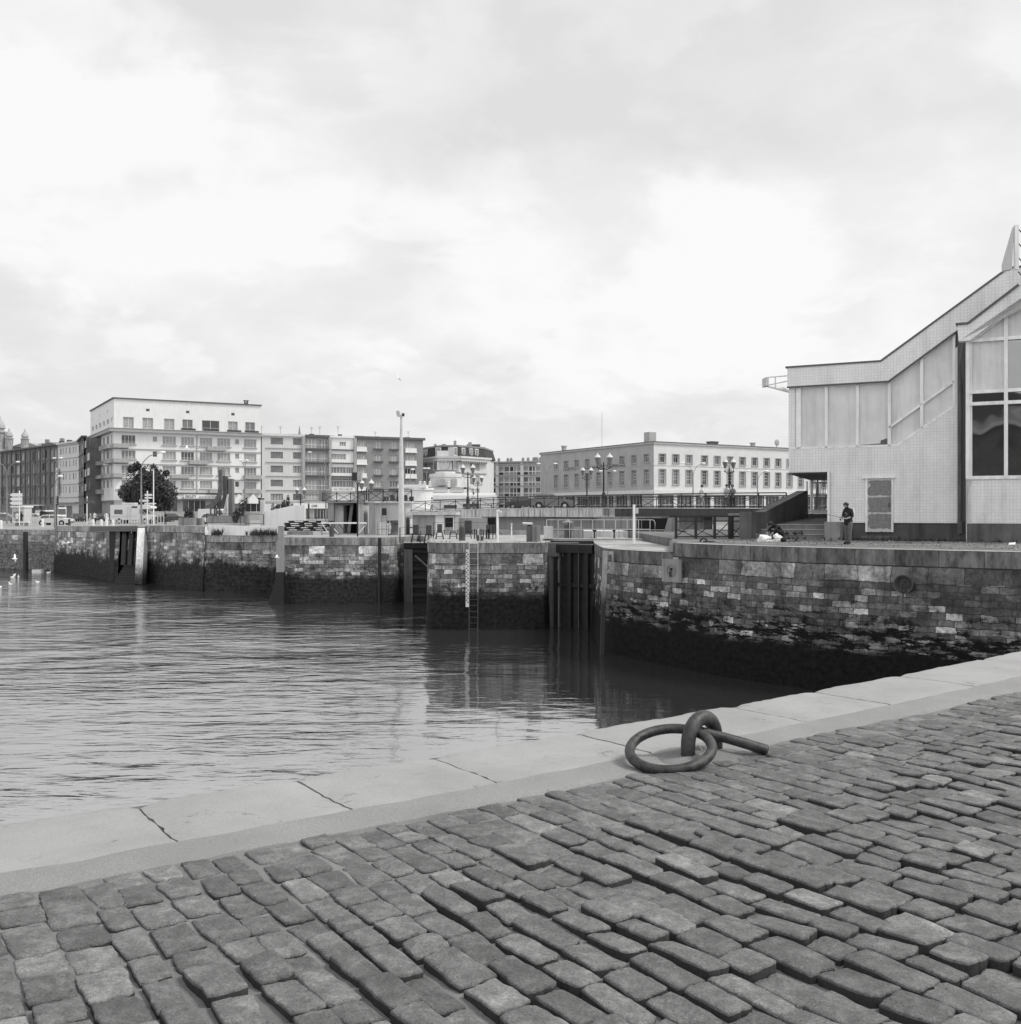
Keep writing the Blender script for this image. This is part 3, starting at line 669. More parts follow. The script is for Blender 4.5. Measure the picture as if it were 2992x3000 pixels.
def zoomer(u0, v0, k): return (lambda x: u0 + x / k), (lambda y: v0 + y / k)
rb = random.Random(5)
def glassy(p=.5): return M['curtain'] if rb.random() < p + .12 else (M['glass_dark'] if rb.random() < .45 else M['glass_mid'])
def inset(A, B, d):      # points of a facade line moved d into the building
    v = Vector((B[0] - A[0], B[1] - A[1])); v.normalize(); n = Vector((-v.y, v.x)) * d; return (A[0] + n.x, A[1] + n.y), (B[0] + n.x, B[1] + n.y)

# ---------------------------------------------------------------- tall white apartment block
A, B, C_ = (-91.9, 224.), (-76.7, 198.), (-51.7, 212.)
zb = -.5; zt = Zv(1167, 198)
r = thing('apartment_block', 'tallest white block of flats with grey balconies and a plain parapet, behind the big tree', 'apartment building', (B[0], B[1], zb))
ux, vy = zoomer(250, 1120, 3.503)
fr = Face(r, B, C_, zb, zt); fl = Face(r, A, B, zb, zt)
def rows(fc, xs, rx, y0, y1, style='rail', pc=.5, glass=None, **kw):
    z0, z1 = fc.z(ux(rx), vy(y1)), fc.z(ux(rx), vy(y0))
    for a, b in xs:
        fc.window(fc.su(ux(a)), fc.su(ux(b)), z0, z1, style, glass or glassy(pc), **kw)
rows(fr, [(622, 662)], 640, 270, 300, 'none', glass=M['glass_dark']); rows(fr, [(1032, 1070)], 1050, 291, 320, 'none', glass=M['glass_dark']); rows(fr, [(1497, 1535)], 1515, 313, 343, 'none', glass=M['glass_dark'])
rows(fr, [(387, 498), (586, 697), (808, 915), (996, 1103), (1198, 1376), (1466, 1565), (1642, 1742)], 440, 356, 470, 'rail', .8, n=2)
cw = [(372, 515), (793, 930), (984, 1117), (1176, 1303), (1356, 1487), (1630, 1755)]; cs = [(692, 738), (1537, 1580)]
for y0, y1, s0, s1 in ((541, 630, 545, 603), (697, 785, 700, 760), (850, 936, 852, 912), (1000, 1083, 1002, 1062)):
    rows(fr, cw, 440, y0, y1, 'rail', .6); rows(fr, cs, 440, s0, s1, 'none', .3)
for k in range(5):                                   # ground-floor shop fronts
    a = 420 + k * 290; rows(fr, [(a, a + 240)], 440, 1175, 1330, 'casement', glass=M['glass_dark'], n=4)
ctop = 470; zc = fr.z(ux(292), vy(470))
cl = [(68, 85), (105, 120), (141, 158), (181, 199), (220, 240), (261, 282)]
zrow = [(fr.z(ux(440), vy(b)), fr.z(ux(440), vy(a))) for a, b in ((541, 630), (697, 785), (850, 936), (1000, 1083))]
for z0, z1 in zrow:
    for a, b in cl: fl.window(fl.su(ux(a)), fl.su(ux(b)), z0 + .1, z1 + .1, 'none', M['glass_dark'], M['slab_grey'])
for a, b in cl: fl.window(fl.su(ux(a)), fl.su(ux(b)), fl.z(ux(271), vy(413)), fl.z(ux(271), vy(362)), 'none', M['glass_dark'])
for a in (76, 150, 230): fl.window(fl.su(ux(a)) - .4, fl.su(ux(a)) + .4, fl.z(ux(230), vy(317)), fl.z(ux(230), vy(287)), 'none', M['glass_dark'])
fl.window(3, 10, .2, 3.6, 'casement', M['glass_dark']); fl.window(13, 26, .2, 3.6, 'casement', M['glass_dark'])
fr.wall(M['white_render'], z0=3.95); fr.wall(M['slab_grey'], z1=3.95); fl.wall(M['white_render'], z0=3.95); fl.wall(M['brick_dark'], z1=3.95)
i1, i2 = inset(B, C_, .4); j1, j2 = inset(A, B, .4)
core(r, [j1, (-76.9, 198.7), i2, (-58, 226), (-84, 232)], zb, zt, M['white_render'], None)
for fc in (fr, fl):
    L = fc.L
    fc.part('parapet_cap', M['slab_dark'], [(-.25 if fc is fr else 0, -.25, 0, L + (.0 if fc is fl else .2), .45, .22)], z=fc.h + .003)
    fc.part('cornice', M['slab_grey'], [(-.9 if fc is fr else -.6, -.9, .35, L, -.003, .95), (-1.0 if fc is fr else -.6, -1.0, .95, L, -.003, 1.05)], z=zc - 1.0)
    for z0, z1 in zrow[1:]: fc.part('string_course', M['slab_grey'], [(0, -.16, 0, L, -.002, .16)], z=z1 + .18)
    for z0, z1 in zrow:
        if fc is fr:
            for a, b in cw: x0, x1 = fc.su(ux(a)), fc.su(ux(b)); fc.part('sill', M['slab_grey'], [(x0 - .2, -.22, -.2, x1 + .2, -.001, -.02)], z=z0)
def balcony(fc, a, b, y0, y1, rx=None, d=1.15, both=False):
    rx = rx or a; z0, z1 = fc.z(ux(rx), vy(y1)), fc.z(ux(rx), vy(y0)); x0, x1 = fc.su(ux(a)), fc.su(ux(b))
    m_ = MB(); m_.box(0, -d, 0, x1 - x0, -d + .12, z1 - z0); m_.box(0, -d + .12, 0, .12, -.003, z1 - z0); m_.box(x1 - x0 - .12, -d + .12, 0, x1 - x0, -.003, z1 - z0); m_.box(.12, -d + .12, 0, x1 - x0 - .12, -.003, .15)
    fc.put(m_.build('balcony', M['slab_grey']), x0, 0, z0)
for a, b, y0, y1 in ((280, 440, 628, 672), (280, 440, 782, 824), (280, 380, 933, 976), (1240, 1433, 657, 702), (1057, 1250, 800, 842), (870, 1057, 947, 987), (1265, 1400, 1095, 1138), (1622, 1797, 953, 995), (1622, 1797, 1100, 1140)): balcony(fr, a, b, y0, y1)
for a, b, y0, y1 in ((200, 292, 632, 676), (90, 150, 672, 712), (245, 292, 784, 826), (115, 185, 812, 850), (50, 110, 835, 868), (245, 292, 935, 978), (150, 225, 950, 985), (60, 120, 1110, 1150), (120, 190, 1100, 1146)): balcony(fl, a, b, y0, y1, rx=b)
fr.part('drainpipe', M['slab_grey'], [(-.1, -.15, 0, .1, -.003, zc - 6)], x=fr.su(ux(1145)), z=5); fr.part('chimney', M['slab_dark'], [(0, .6, .1, .7, 1.3, .55), (-.15, .45, .85, .85, 1.45, .97), (0, .6, .55, .15, 1.3, .85), (.55, .6, .55, .7, 1.3, .85)], x=fr.su(ux(1645)), z=fr.h + .1)
for a in (1050, 1290, 1520, 1700): fr.part('planter', M['foliage'], [(-1.4, -.9, 0, 1.4, -.5, .35)], x=fr.su(ux(a)), z=zc + .1)
# shop sign
sx0, sx1 = fr.su(ux(1005)), fr.su(ux(1395)); sz0, sz1 = fr.z(ux(1005), vy(1193)), fr.z(ux(1005), vy(1152))
sg = fr.part('shop_sign', M['sign_white'], [(sx0, -.55, sz0, sx1, -.25, sz1)])
nrm = Vector((-fr.d.y, fr.d.x, 0))
def lettering(fc, body, x, z, size, mat, yoff, name='lettering', sx=1.0, depth=.02, fit=None):
    n = Vector((-fc.d.y, fc.d.x, 0)); loc = fc.off + fc.d * x + n * yoff + Vector((0, 0, z))
    o = text(name, body, size, mat, fc.root, loc, (R(90), 0, fc.ang), depth, sx)
    if fit: o.scale.x = fit / max(v.co.x for v in o.data.vertices)
    return o
lettering(fr, 'DECLETY', sx0 + .25, sz0 + .17, .72, M['letter_black'], -.58, fit=fr.su(ux(1132)) - fr.su(ux(1018))); lettering(fr, 'assuran', fr.su(ux(1157)), sz0 + .17, .72, M['letter_grey'], -.58, fit=fr.su(ux(1345)) - fr.su(ux(1157)))
fr.part('awning', M['slab_dark'], [(fr.su(ux(870)), -1.0, sz0 - .35, fr.L - .5, -.01, sz0 - .1), (fr.su(ux(870)), -.2, sz1 + .1, fr.su(ux(1600)), -.01, sz1 + .4)])
lettering(fr, 'DECLETY', .1, fr.z(ux(300), vy(1120)), .62, M['letter_black'], -1.0, fit=2.3); fr.part('shop_sign', M['sign_white'], [(-.1, -.96, fr.z(ux(300), vy(1128)), 2.8, -.6, fr.z(ux(300), vy(1092)))])
for q in (1700, 1560):                                # white gabled kiosk fronts along the pavement
    x = fr.su(ux(q)); z = fr.z(ux(q), vy(1245)); m_ = MB(); m_.extr([(-1., -2, 0), (1., -2, 0), (1., -2, .8), (0, -2, 1.9), (-1., -2, .8)], (0, 1.9, 0)); fr.put(m_.build('gabled_awning', M['sign_white']), x, 0, z)

# ---------------------------------------------------------------- curved terrace at the left
ux, vy = zoomer(0, 1120, 3.018)
TP = [(-132.6, 266.), (-103.9, 235.), (-94.8, 224.8), (-87.5, 210.)]
zt = Zv(1304, 235)
for idx, (A, B, mat, lab, us_) in enumerate((
        (TP[0], TP[1], 'brick_dark', 'long dark brick terrace of flats at the far left, with a gridded front', [(8, 38), (55, 75), (105, 120), (138, 172), (190, 212), (240, 256), (286, 318), (331, 352), (374, 398), (404, 416), (432, 468), (480, 500)]),
        (TP[1], TP[2], 'cream_render', 'pale rendered block with narrow windows between two dark brick ones, with a vertical sign', [(533, 543), (556, 566), (580, 590), (612, 622), (645, 655), (668, 676)]),
        (TP[2], TP[3], 'brick_dark', 'narrow dark block squeezed beside the tallest white block of flats', [(694, 706), (715, 730), (740, 752), (764, 780)]))):
    r = thing('terrace_house', lab, 'apartment building', (A[0], A[1], -.5)); fc = Face(r, A, B, -.5, zt); zz = 0; pitch = 2.92; top = fc.h
    for k in range(4):
        z1 = top - .9 - pitch * k; z0 = z1 - (1.9 if idx == 0 else 1.6)
        for j, (a, b) in enumerate(us_):
            tall = idx == 0 and j in (1, 6, 10, 3)
            fc.window(fc.su(ux(a)), fc.su(ux(b)), z0 - (.25 if tall else -.2), z1, 'casement', glassy(.35) if idx != 1 else M['glass_mid'], M['window_white'] if (j + k) % 3 else M['slab_dark'])
    for j in range(int(fc.L / 5)): fc.window(.6 + j * 5, 4.6 + j * 5, .1, 3.1, 'casement', M['glass_dark'])
    fc.wall(M[mat]); a1, b1 = inset(A, B, .35); a2, b2 = inset(A, B, 12)
    core(r, [a1, b1, b2, a2], -.5, zt, M[mat], None)
    fc.part('cornice', M['slab_dark'] if idx != 1 else M['cream_render'], [(0, -.5, 0, fc.L, .6, .35)], z=fc.h + .004)
    for k in range(5):
        fc.part('string_course', M['slab_dark'] if idx != 1 else M['slab_grey'], [(0, -.14, 0, fc.L, -.003, .22 if idx != 1 else .12)], z=top - .45 - pitch * k)
    if idx == 0:
        fc.part('rib', M['slab_dark'], [(x, -.22, 3.6, x + .3, -.004, top) for x in [2 + 3.55 * q for q in range(int(fc.L / 3.55))]])
        fc.part('shop_awning', M['sign_white'], [(fc.L - 22, -1.2, 3.1, fc.L - 9, -.01, 3.35)])
        fc.part('chimney', M['slab_dark'], [(x, 3, 0, x + .9, 4, 1.2) for x in (fc.L - 3, fc.L - 8, fc.L - 16, fc.L - 20)], z=fc.h + .3)
    if idx == 1:
        m_ = MB(); m_.box(0, -.7, 1.0, .3, -.05, 7.6); o = fc.put(m_.build('hotel_sign', M['sign_white']), .7, 0, 4.2)
        o2 = fc.part('sign_panel', M['sign_white'], [(.45, -.62, 5.6, 1.75, -.5, 11.6)])
        for q, ch in enumerate('HOTEL'): lettering(fc, ch, .75, 10.6 - q * .95, .85, M['letter_black'], -.66)
        fc.part('canopy', M['slab_grey'], [(0, -.8, 3.6, fc.L, -.004, 3.85)])

# ---------------------------------------------------------------- beige / brick row
ux, vy = zoomer(740, 1180, 3.706)
A, B = (-51.5, 212.), (-19.4, 227.)
zt = Zv(1274, 212)
r = thing('apartment_row', 'six-storey row of flats in beige, glazed, white and grey-brick sections with aerials on the roof', 'apartment building', (A[0], A[1], -.5))
fc = Face(r, A, B, -.5, zt); X1 = fc.su(ux(565)); X2 = fc.su(ux(835)); X3 = fc.su(ux(1112))
for y0, y1 in ((378, 452), (532, 603), (682, 755), (835, 907), (987, 1057)):
    for a, b in ((197, 330), (440, 530)): fc.window(fc.su(ux(a)), fc.su(ux(b)), fc.z(ux(260), vy(y1)), fc.z(ux(260), vy(y0)), 'casement', M['curtain'] if rb.random() < .5 else M['glass_mid'], M['brick_dark'])
for y0, y1 in ((392, 505), (545, 650), (690, 795), (840, 942), (990, 1052)):
    fc.window(fc.su(ux(567)), fc.su(ux(720)), fc.z(ux(640), vy(y1)), fc.z(ux(640), vy(y0)), 'bay', M['curtain'], n=4); fc.window(fc.su(ux(726)), fc.su(ux(816)), fc.z(ux(640), vy(y1)), fc.z(ux(640), vy(y0)), 'bay', M['curtain'] if rb.random() < .5 else M['glass_mid'], n=3)
fc.window(fc.su(ux(945)), fc.su(ux(1015)), fc.z(ux(980), vy(472)), fc.z(ux(980), vy(425)), 'casement', M['curtain'], n=3)
for i, (y0, y1) in enumerate(((555, 617), (697, 765), (845, 915))):
    fc.window(fc.su(ux(850)), fc.su(ux(1015)), fc.z(ux(930), vy(y1)), fc.z(ux(930), vy(y0)), 'casement', M['curtain'] if i == 0 else M['glass_mid'], n=5)
    if i: fc.window(fc.su(ux(1018)), fc.su(ux(1096)), fc.z(ux(930), vy(y1)), fc.z(ux(930), vy(y0)), 'casement', M['glass_mid'], n=3)
for k, (y0, y1) in enumerate(((420, 500), (561, 643), (704, 786), (848, 915))):
    for a, b in ((1127, 1235), (1320, 1410), (1490, 1580), (1655, 1775)):
        wide = a in (1127, 1655); rx = 1340; fc.window(fc.su(ux(a)), fc.su(ux(b)), fc.z(ux(rx), vy(y1 - (18 if wide else 0))), fc.z(ux(rx), vy(y0)), 'casement', glassy(.7))
for i in range(7): fc.window(1.2 + i * 4.9, 5.2 + i * 4.9, .1, 3.3, 'casement', M['glass_dark'])
fc.wall(M['cream_render'], x1=X1, z0=3.9); fc.wall(M['brick_mid'], x0=X1, x1=X2, z0=3.9); fc.wall(M['white_render'], x0=X2, x1=X3, z0=3.9); fc.wall(M['brick_mid'], x0=X3, z0=3.9); fc.wall(M['slab_grey'], z1=3.9)
a1, b1 = inset(A, B, .35); a2, b2 = inset(A, B, 13); core(r, [a1, b1, b2, a2], -.5, zt - .3, M['brick_mid'], None)
fc.part('wall', M['brick_mid'], [(fc.L - .02, .0, 0, fc.L, 12, fc.h)])
fc.part('cornice', M['cream_render'], [(0, -.35, -.15, X1, .5, .35)], z=fc.h); fc.part('cornice', M['slab_dark'], [(X1 + .01, -.35, -.15, X2, .5, .35), (X3, -.45, -.1, fc.L + .4, .6, .4)], z=fc.h); fc.part('cornice', M['white_render'], [(X2 + .01, -.3, -.1, X3 - .01, .5, .3)], z=fc.h)
for y in (497, 650, 800, 953): fc.part('string_course', M['slab_grey'], [(.8, -.16, 0, X1 - .8, -.003, .13)], z=fc.z(ux(300), vy(y)))
for y in (510, 655, 802): fc.part('floor_slab', M['slab_dark'], [(X1, -.5, 0, X2, -.004, .3), (X2, -.35, 0, X3, -.006, .22)], z=fc.z(ux(700), vy(y)))
fc.part('pier', M['slab_grey'], [(X1 - .6, -.5, 3.9, X1, -.003, fc.h), (X2 - .25, -.45, 3.9, X2 + .35, -.007, fc.h), (X3 - .3, -.45, 3.9, X3 + .3, -.007, fc.h)])
for y0, y1 in ((480, 518), (617, 662), (765, 803), (915, 945)):
    for a, b in ((1127, 1235), (1655, 1775)):
        z0, z1 = fc.z(ux(1180), vy(y1 + (14 if a > 1600 else 0) * 0)), fc.z(ux(1180), vy(y0)); fc.part('balcony', M['white_render'], [(fc.su(ux(a)), -.5, z0, fc.su(ux(b)), -.004, z1), (fc.su(ux(a)) - .1, -.6, z0 - .25, fc.su(ux(b)) + .1, -.005, z0)])
    for a, b in ((1320, 1410), (1490, 1580)): fc.part('sill', M['slab_dark'], [(fc.su(ux(a)) - .1, -.4, -.1, fc.su(ux(b)) + .1, -.004, .2)], z=fc.z(ux(1365), vy(y0 + 26)))
z0, z1 = fc.z(ux(900), vy(835)), fc.z(ux(900), vy(806)); fc.part('shop_sign', M['slab_dark'], [(X2 + .4, -.6, z0, X3, -.4, z1)])
for q in (0, 1): fc.part('sign_panel', M['sign_white'], [(X2 + .55 + q * 4.3, -.68, z0 + .3, X2 + 4.1 + q * 4.3, -.605, z1 - .3)])
z0, z1 = fc.z(ux(900), vy(962)), fc.z(ux(900), vy(922)); fc.part('shop_sign', M['sign_white'], [(X2 + .35, -.65, z0, X3 - .2, -.45, z1)]); lettering(fc, 'AU PECHEUR', X2 + .7, z0 + .22, .78, M['letter_grey'], -.68, fit=X3 - X2 - 1.3)
z0 = fc.z(ux(660), vy(1130)); lettering(fc, 'CAFE', fc.su(ux(636)), z0, .62, M['letter_black'], -.5, fit=1.2)
fc.part('cafe_front', M['sign_white'], [(fc.su(ux(615)), -.45, z0 - .35, fc.su(ux(820)), -.05, z0 + .75), (fc.su(ux(440)), -.45, z0 - .35, fc.su(ux(595)), -.05, z0 + .75)])
for x_, w_, h_ in ((4.5, .7, .35), (7.4, 1.9, .45), (11.2, .9, .6), (15.6, 1.2, .4), (17.8, .6, .7), (21.2, 2.2, .5), (26.3, .8, .5)): fc.part('roof_vent', M['slab_dark'], [(x_ * .97, 3, 0, x_ * .97 + w_, 4, h_)], z=fc.h + .2)
for x_, w_, h_ in ((28.0, 1.2, .4), (30.5, .8, .5), (33.0, 1.0, .7)): fc.part('roof_vent', M['roof_grey'], [(x_, 4.5, 0, x_ + w_, 5.5, h_)], z=fc.h + .2)
for x_, h_ in ((.6, 2), (4.6, 2.0), (11.3, 2.1), (13.1, 2.3), (17.1, 2.5), (25.5, 1.6), (33.2, 1.9)):
    m_ = MB(); m_.tube([(0, 0, 0), (0, 0, h_)], .03, 4)
    for k in range(3): m_.bar((-.45 + .1 * k, 0, h_ - .1 - .22 * k), (.45 - .1 * k, 0, h_ - .1 - .22 * k), .03)
    fc.put(m_.build('aerial', M['iron_dark']), x_, 3.5, fc.h + .2)
m_ = MB(); m_.lathe([(.35, 0), (.2, 1.3), (.05, 2.6)], (0, 0, 0), 6); fc.put(m_.build('finial', M['brick_mid']), fc.su(ux(583)), 6, fc.h)

# ---------------------------------------------------------------- mansard building
ux, vy = zoomer(1200, 1220, 3.854)
A, B, D_ = (Xu(1235, 238), 238.), (Xu(1318, 226), 226.), (Xu(1425, 236), 236.)
zc = Zv(1220 + 455 / 3.854, 228); zt = Zv(1220 + 340 / 3.854, 228)
r = thing('mansard_building', 'old ornate building with a dark slate mansard roof, dormers and a round corner', 'building', (B[0], B[1], -.5))
C1 = (Xu(1290, 228.5), 228.5); C2 = (Xu(1345, 228), 228.)
f1 = Face(r, A, C1, -.5, zc); f2 = Face(r, C1, C2, -.5, zc); f3 = Face(r, C2, D_, -.5, zc)
for f_, us_ in ((f1, (142, 185)), (f2, (322, 400)), (f3, (530, 710, 768))):
    for u in us_:
        if f_ is f2 and u == 400: continue
        for y0, y1 in ((495, 605), (655, 765), (810, 890)): x = f_.su(ux(u)); f_.window(x - .75 * (1.5 if f_ is f2 else 1), x + .75 * (1.3 if f_ is f2 else 1), Zv(vy(y1), 228) + .5, Zv(vy(y0), 228) + .5, 'casement', glassy(.4), n=2)
    f_.window(1, f_.L - 1, .3, 3.6, 'casement', M['glass_dark'])
    f_.wall(M['stone_white']); f_.part('cornice', M['stone_white'], [(-.4, -.9, -.9, f_.L + .4, .5, -.3), (-.6, -1.2, -.3, f_.L + .6, .5, .1)], z=f_.h)
    f_.part('bracket', M['slab_grey'], [(x, -1.0, -1.3, x + .3, -.01, -.9) for x in [.8 * k for k in range(int(f_.L / .8))]], z=f_.h)
    f_.part('string_course', M['slab_grey'], [(0, -.2, 0, f_.L, -.004, .25)], z=Zv(vy(640), 228) + .5)
x = f2.su(ux(400)); f2.part('clock_panel', M['sign_white'], [(x - 1.7, -.5, 0, x + 1.7, -.01, 4.3)], z=Zv(vy(605), 228) + .5)
m_ = MB(); m_.lathe([(1.2, 0), (1.2, .12), (1.0, .14)], (0, 0, 0), 20); o = f2.put(m_.build('clock_face', M['cream_render']), x, -.62, Zv(vy(545), 228) + .5); o.rotation_euler.x = R(90)
pts = [A, C1, C2, D_, (D_[0] + 2, 250), (A[0] - 3, 250)]; rx, ry = B
cx = sum(p[0] for p in pts) / 6; cy = sum(p[1] for p in pts) / 6
m_ = MB(); m_.prism([(cx + (p[0] - cx) * .95 - rx, cy + (p[1] - cy) * .95 - ry) for p in pts], 0, zc + .5); m_.build('body', M['stone_white'], r)
m_ = MB(); n = 6; bt = [(p[0] - rx, p[1] - ry, zc + .6) for p in pts]; tp = [(cx + (p[0] - cx) * .93 - rx, cy + (p[1] - cy) * .93 - ry, zt + .5) for p in pts]
m_.solid(bt + tp, [tuple(range(5, -1, -1)), tuple(range(6, 12))] + [(i, (i + 1) % 6, 6 + (i + 1) % 6, 6 + i) for i in range(6)]); m_.build('roof', M['slate'], r)
m_ = MB(); m_.prism([(cx + (p[0] - cx) * .945 - rx, cy + (p[1] - cy) * .945 - ry) for p in pts], zt + .5, zt + .9); m_.build('roof_edge', M['roof_grey'], r)
for f_, us_ in ((f1, (148, 180)), (f2, (322,)), (f3, (528, 618, 706, 768))):
    for u in us_:
        x = f_.su(ux(u)); m_ = MB(); m_.box(-.6, -.1, 0, .6, 1.6, 1.95); m_.box(-.4, -.16, .25, .4, -.1, 1.75, 1); m_.box(-.04, -.2, .25, .04, -.16, 1.75); m_.box(-.4, -.2, 1.2, .4, -.16, 1.26)
        f_.put(m_.build('dormer', [M['stone_white'], M['glass_mid']]), x, .25, f_.h + .15)
for x, y, w, h_ in ((265, 3, .6, 1.1), (355, 3, .9, 1.1), (490, 3, .6, 1.9), (655, 4, .8, 1.6), (520, 5, 5.4, .9), (640, 5, 3.1, 1.2)):
    X_ = Xu(ux(x), 236) - rx; MB().box(X_, 236 + y - ry, zt + .7, X_ + w, 237.2 + y - ry, zt + .7 + h_).build('chimney', M['slab_grey'] if w < 3 else M['brick_mid'], r)

# ---------------------------------------------------------------- gridded modern block
A, B = (Xu(1412, 262), 262.), (Xu(1590, 255), 255.)
zt = Zv(vy(520), 258)
r = thing('apartment_block', 'low modern block with a white grid of glazed balconies, left of the plain stone office', 'apartment building', (A[0], A[1], -.5)); fc = Face(r, A, B, -.5, zt)
zf = [fc.h - .9 - k * (fc.z(ux(1000), vy(545)) - fc.z(ux(1000), vy(665))) for k in range(4)]
bays = [(872, 925), (932, 990), (1006, 1062), (1068, 1124), (1132, 1172), (1176, 1204), (1210, 1270), (1288, 1340), (1346, 1384), (1390, 1414), (1422, 1478)]
for k, z1 in enumerate(zf):
    for a, b in bays:
        x0, x1 = fc.su(ux(a)), fc.su(ux(b)); d = zf[0] - zf[1]
        fc.window(x0, x1, z1 - d * .5, z1 - .1, 'none', glassy(.35)); fc.window(x0, x1, z1 - d * .86, z1 - d * .56, 'none', glassy(.3))
fc.wall(M['window_white']); a1, b1 = inset(A, B, .35); a2, b2 = inset(A, B, 11); core(r, [a1, b1, b2, a2], -.5, zt, M['cream_render'], None)
fc.part('floor_slab', M['slab_grey'], [(0, -.5, z, fc.L, -.004, z + .25) for z in [zz_ + .25 for zz_ in zf]] + [(0, -.8, fc.h, fc.L, .5, fc.h + .3)])
fc.part('pier', M['stone_white'], [(fc.su(ux(q)) - .5, -.4, 0, fc.su(ux(q)) + .3, -.006, fc.h) for q in (1000, 1280)])
for q in (880, 948, 1050, 1088, 1223, 1281, 1345, 1365, 1383, 1420): fc.part('chimney', M['brick_mid'], [(-.28, 3, 0, .28, 3.6, .8), (-.18, 3.1, .8, .18, 3.5, 1.1)], x=fc.su(ux(q)), z=fc.h + .3)

# ---------------------------------------------------------------- the plain stone office (post office)
ux, vy = zoomer(1560, 1240, 4.38)
A, B, D_ = (6.0, 203.6), (23.8, 170.), (51.8, 188.5); D2 = (51.8 + 28 * .9, 188.5 + 18.5 * .9)
zt = Zv(1300, 170)
r = thing('office_building', 'wide plain stone office of two upper storeys with deep-set windows, behind the bridge lamps', 'building', (B[0], B[1], -.5))
fl = Face(r, A, B, -.5, zt); fr = Face(r, B, D2, -.5, zt); zz = lambda y: Zv(1240 + y / 4.38, 170) + .5
up0, up1 = Zv(1240 + 490 / 4.38, 168), Zv(1240 + 380 / 4.38, 168); lo0, lo1 = Zv(1240 + 775 / 4.38, 168), Zv(1240 + 580 / 4.38, 168)
SUR = {}
def surround(fc, x0, x1, z0, z1):
    w, h = x1 - x0, z1 - z0; k = (round(w, 1), round(h, 1))
    if k not in SUR:
        m_ = MB(); m_.box(-.1, -.1, 0, 0, -.003, h); m_.box(w, -.1, 0, w + .1, -.003, h); m_.box(-.1, -.1, h, w + .1, -.003, h + .1); m_.box(-.16, -.16, -.14, w + .16, -.003, 0)
        SUR[k] = m_.build('window_surround', M['stone_pale']); fc.put(SUR[k], x0, 0, z0)
    else: o = SUR[k].copy(); COL.objects.link(o); fc.put(o, x0, 0, z0)
for u in (302, 430, 567, 702, 848, 990, 1146, 1300, 1462):
    x = fl.su(ux(u) + 1)
    for z0, z1, st in ((up0, up1, 'grid2'), (lo0, lo1, 'grid')): fl.window(x - .70, x + .70, z0 + .5, z1 + .5, st, M['glass_mid'], y=.3, n=3); surround(fl, x - .70, x + .70, z0 + .5, z1 + .5)
ux2 = lambda x: 1900 + x / 3.706
for u in (152, 298, 442, 610, 748, 888, 1022, 1155, 1285, 1410, 1533, 1656, 1785, 1910, 2040):
    x = fr.su(ux2(u))
    for z0, z1, st in ((up0, up1, 'grid2'), (lo0, lo1, 'grid')): fr.window(x - .70, x + .70, z0 + .5, z1 + .5, st, M['glass_dark'] if rb.random() < .6 else M['glass_mid'], y=.3, n=3); surround(fr, x - .70, x + .70, z0 + .5, z1 + .5)
zband = Zv(1443, 170) + .5
for f_ in (fl, fr):
    n = int(f_.L / 4.3)
    for k in range(n): f_.window(.9 + k * 4.3, 4.4 + k * 4.3, zband - 3.4, zband - .35, 'bay', M['glass_dark'], M['slab_grey'], n=4)
fl.wall(M['stone_shaded'], depth=.4); fr.wall(M['stone_white'], depth=.4)  # left front in a darker copy of the stone, its shade painted in
i1, i2 = inset(A, B, .45); j1, j2 = inset(B, D2, .45); core(r, [i1, (23.9, 171.0), j2, (D2[0] - 8, D2[1] + 12), (A[0] + 12, A[1] + 8)], -.5, zt, M['stone_pale'], None)
for f_ in (fl, fr):
    f_.part('band_course', M['stone_white'], [(-.12, -.3, -.2, f_.L, -.004, .45)], z=zband); f_.part('cornice', M['stone_pale'], [(-.15, -.2, 0, f_.L, .6, .3)], z=f_.h + .003)
    f_.part('cornice_line', M['slab_dark'], [(-.2, -.24, 0, f_.L, .5, .12)], z=f_.h + .31)
    f_.part('plinth', M['slab_dark'], [(0, -.1, 0, f_.L, -.004, 1.2)])
    f_.part('string_course', M['stone_pale'], [(0, -.04, 0, f_.L, -.004, .06)], z=(up0 + lo1) / 2 + .5)
for wd, xa, xb in (('POSTES', 400, 556), ('TELEGRAPHES', 640, 900), ('TELEPHONES', 960, 1190)): lettering(fl, wd, fl.su(ux(xa)), (up0 + lo1) / 2 + .68, .72, M['slab_dark'], -.03, fit=fl.su(ux(xb)) - fl.su(ux(xa)))
def roofbit(name, fc, u, y, w, h_, d, mat, cap=True):
    x = fc.su(u); bx = [(-w / 2, y, 0, w / 2, y + d, h_)]
    if cap: bx += [(-w / 2 - .1, y - .1, h_, w / 2 + .1, y + d + .1, h_ + .18)]
    fc.part(name, mat, bx, x=x, z=fc.h + .3)
roofbit('chimney', fl, ux(333), 1., .85, 1.0, .6, M['stone_pale']); roofbit('chimney', fl, ux(1412), .8, .7, 1.05, .6, M['stone_pale']); roofbit('roof_tank', fr, ux(1608) , 1.2, 1.5, 1.75, 1.4, M['stone_pale'], False)
roofbit('roof_vent', fr, ux2(790), 1.5, 1.6, .6, 1.2, M['slab_dark']); roofbit('roof_vent', fr, ux2(1215), 1.5, .6, .75, .6, M['slab_grey'])
m_ = MB(); m_.tube([(0, 0, 0), (0, 0, 7.6)], .045, 6); fl.put(m_.build('mast', M['slab_grey']), fl.su(ux(548)), 6, fl.h)
m_ = MB(); m_.ball((0, 0, 1.5), .62, 0, 16, 8, (1, .25, 1)); m_.tube([(0, .1, 0), (0, .1, 1.5)], .06, 6); fr.put(m_.build('satellite_dish', M['slab_grey']), fr.su(ux2(1487)), 2, fr.h)

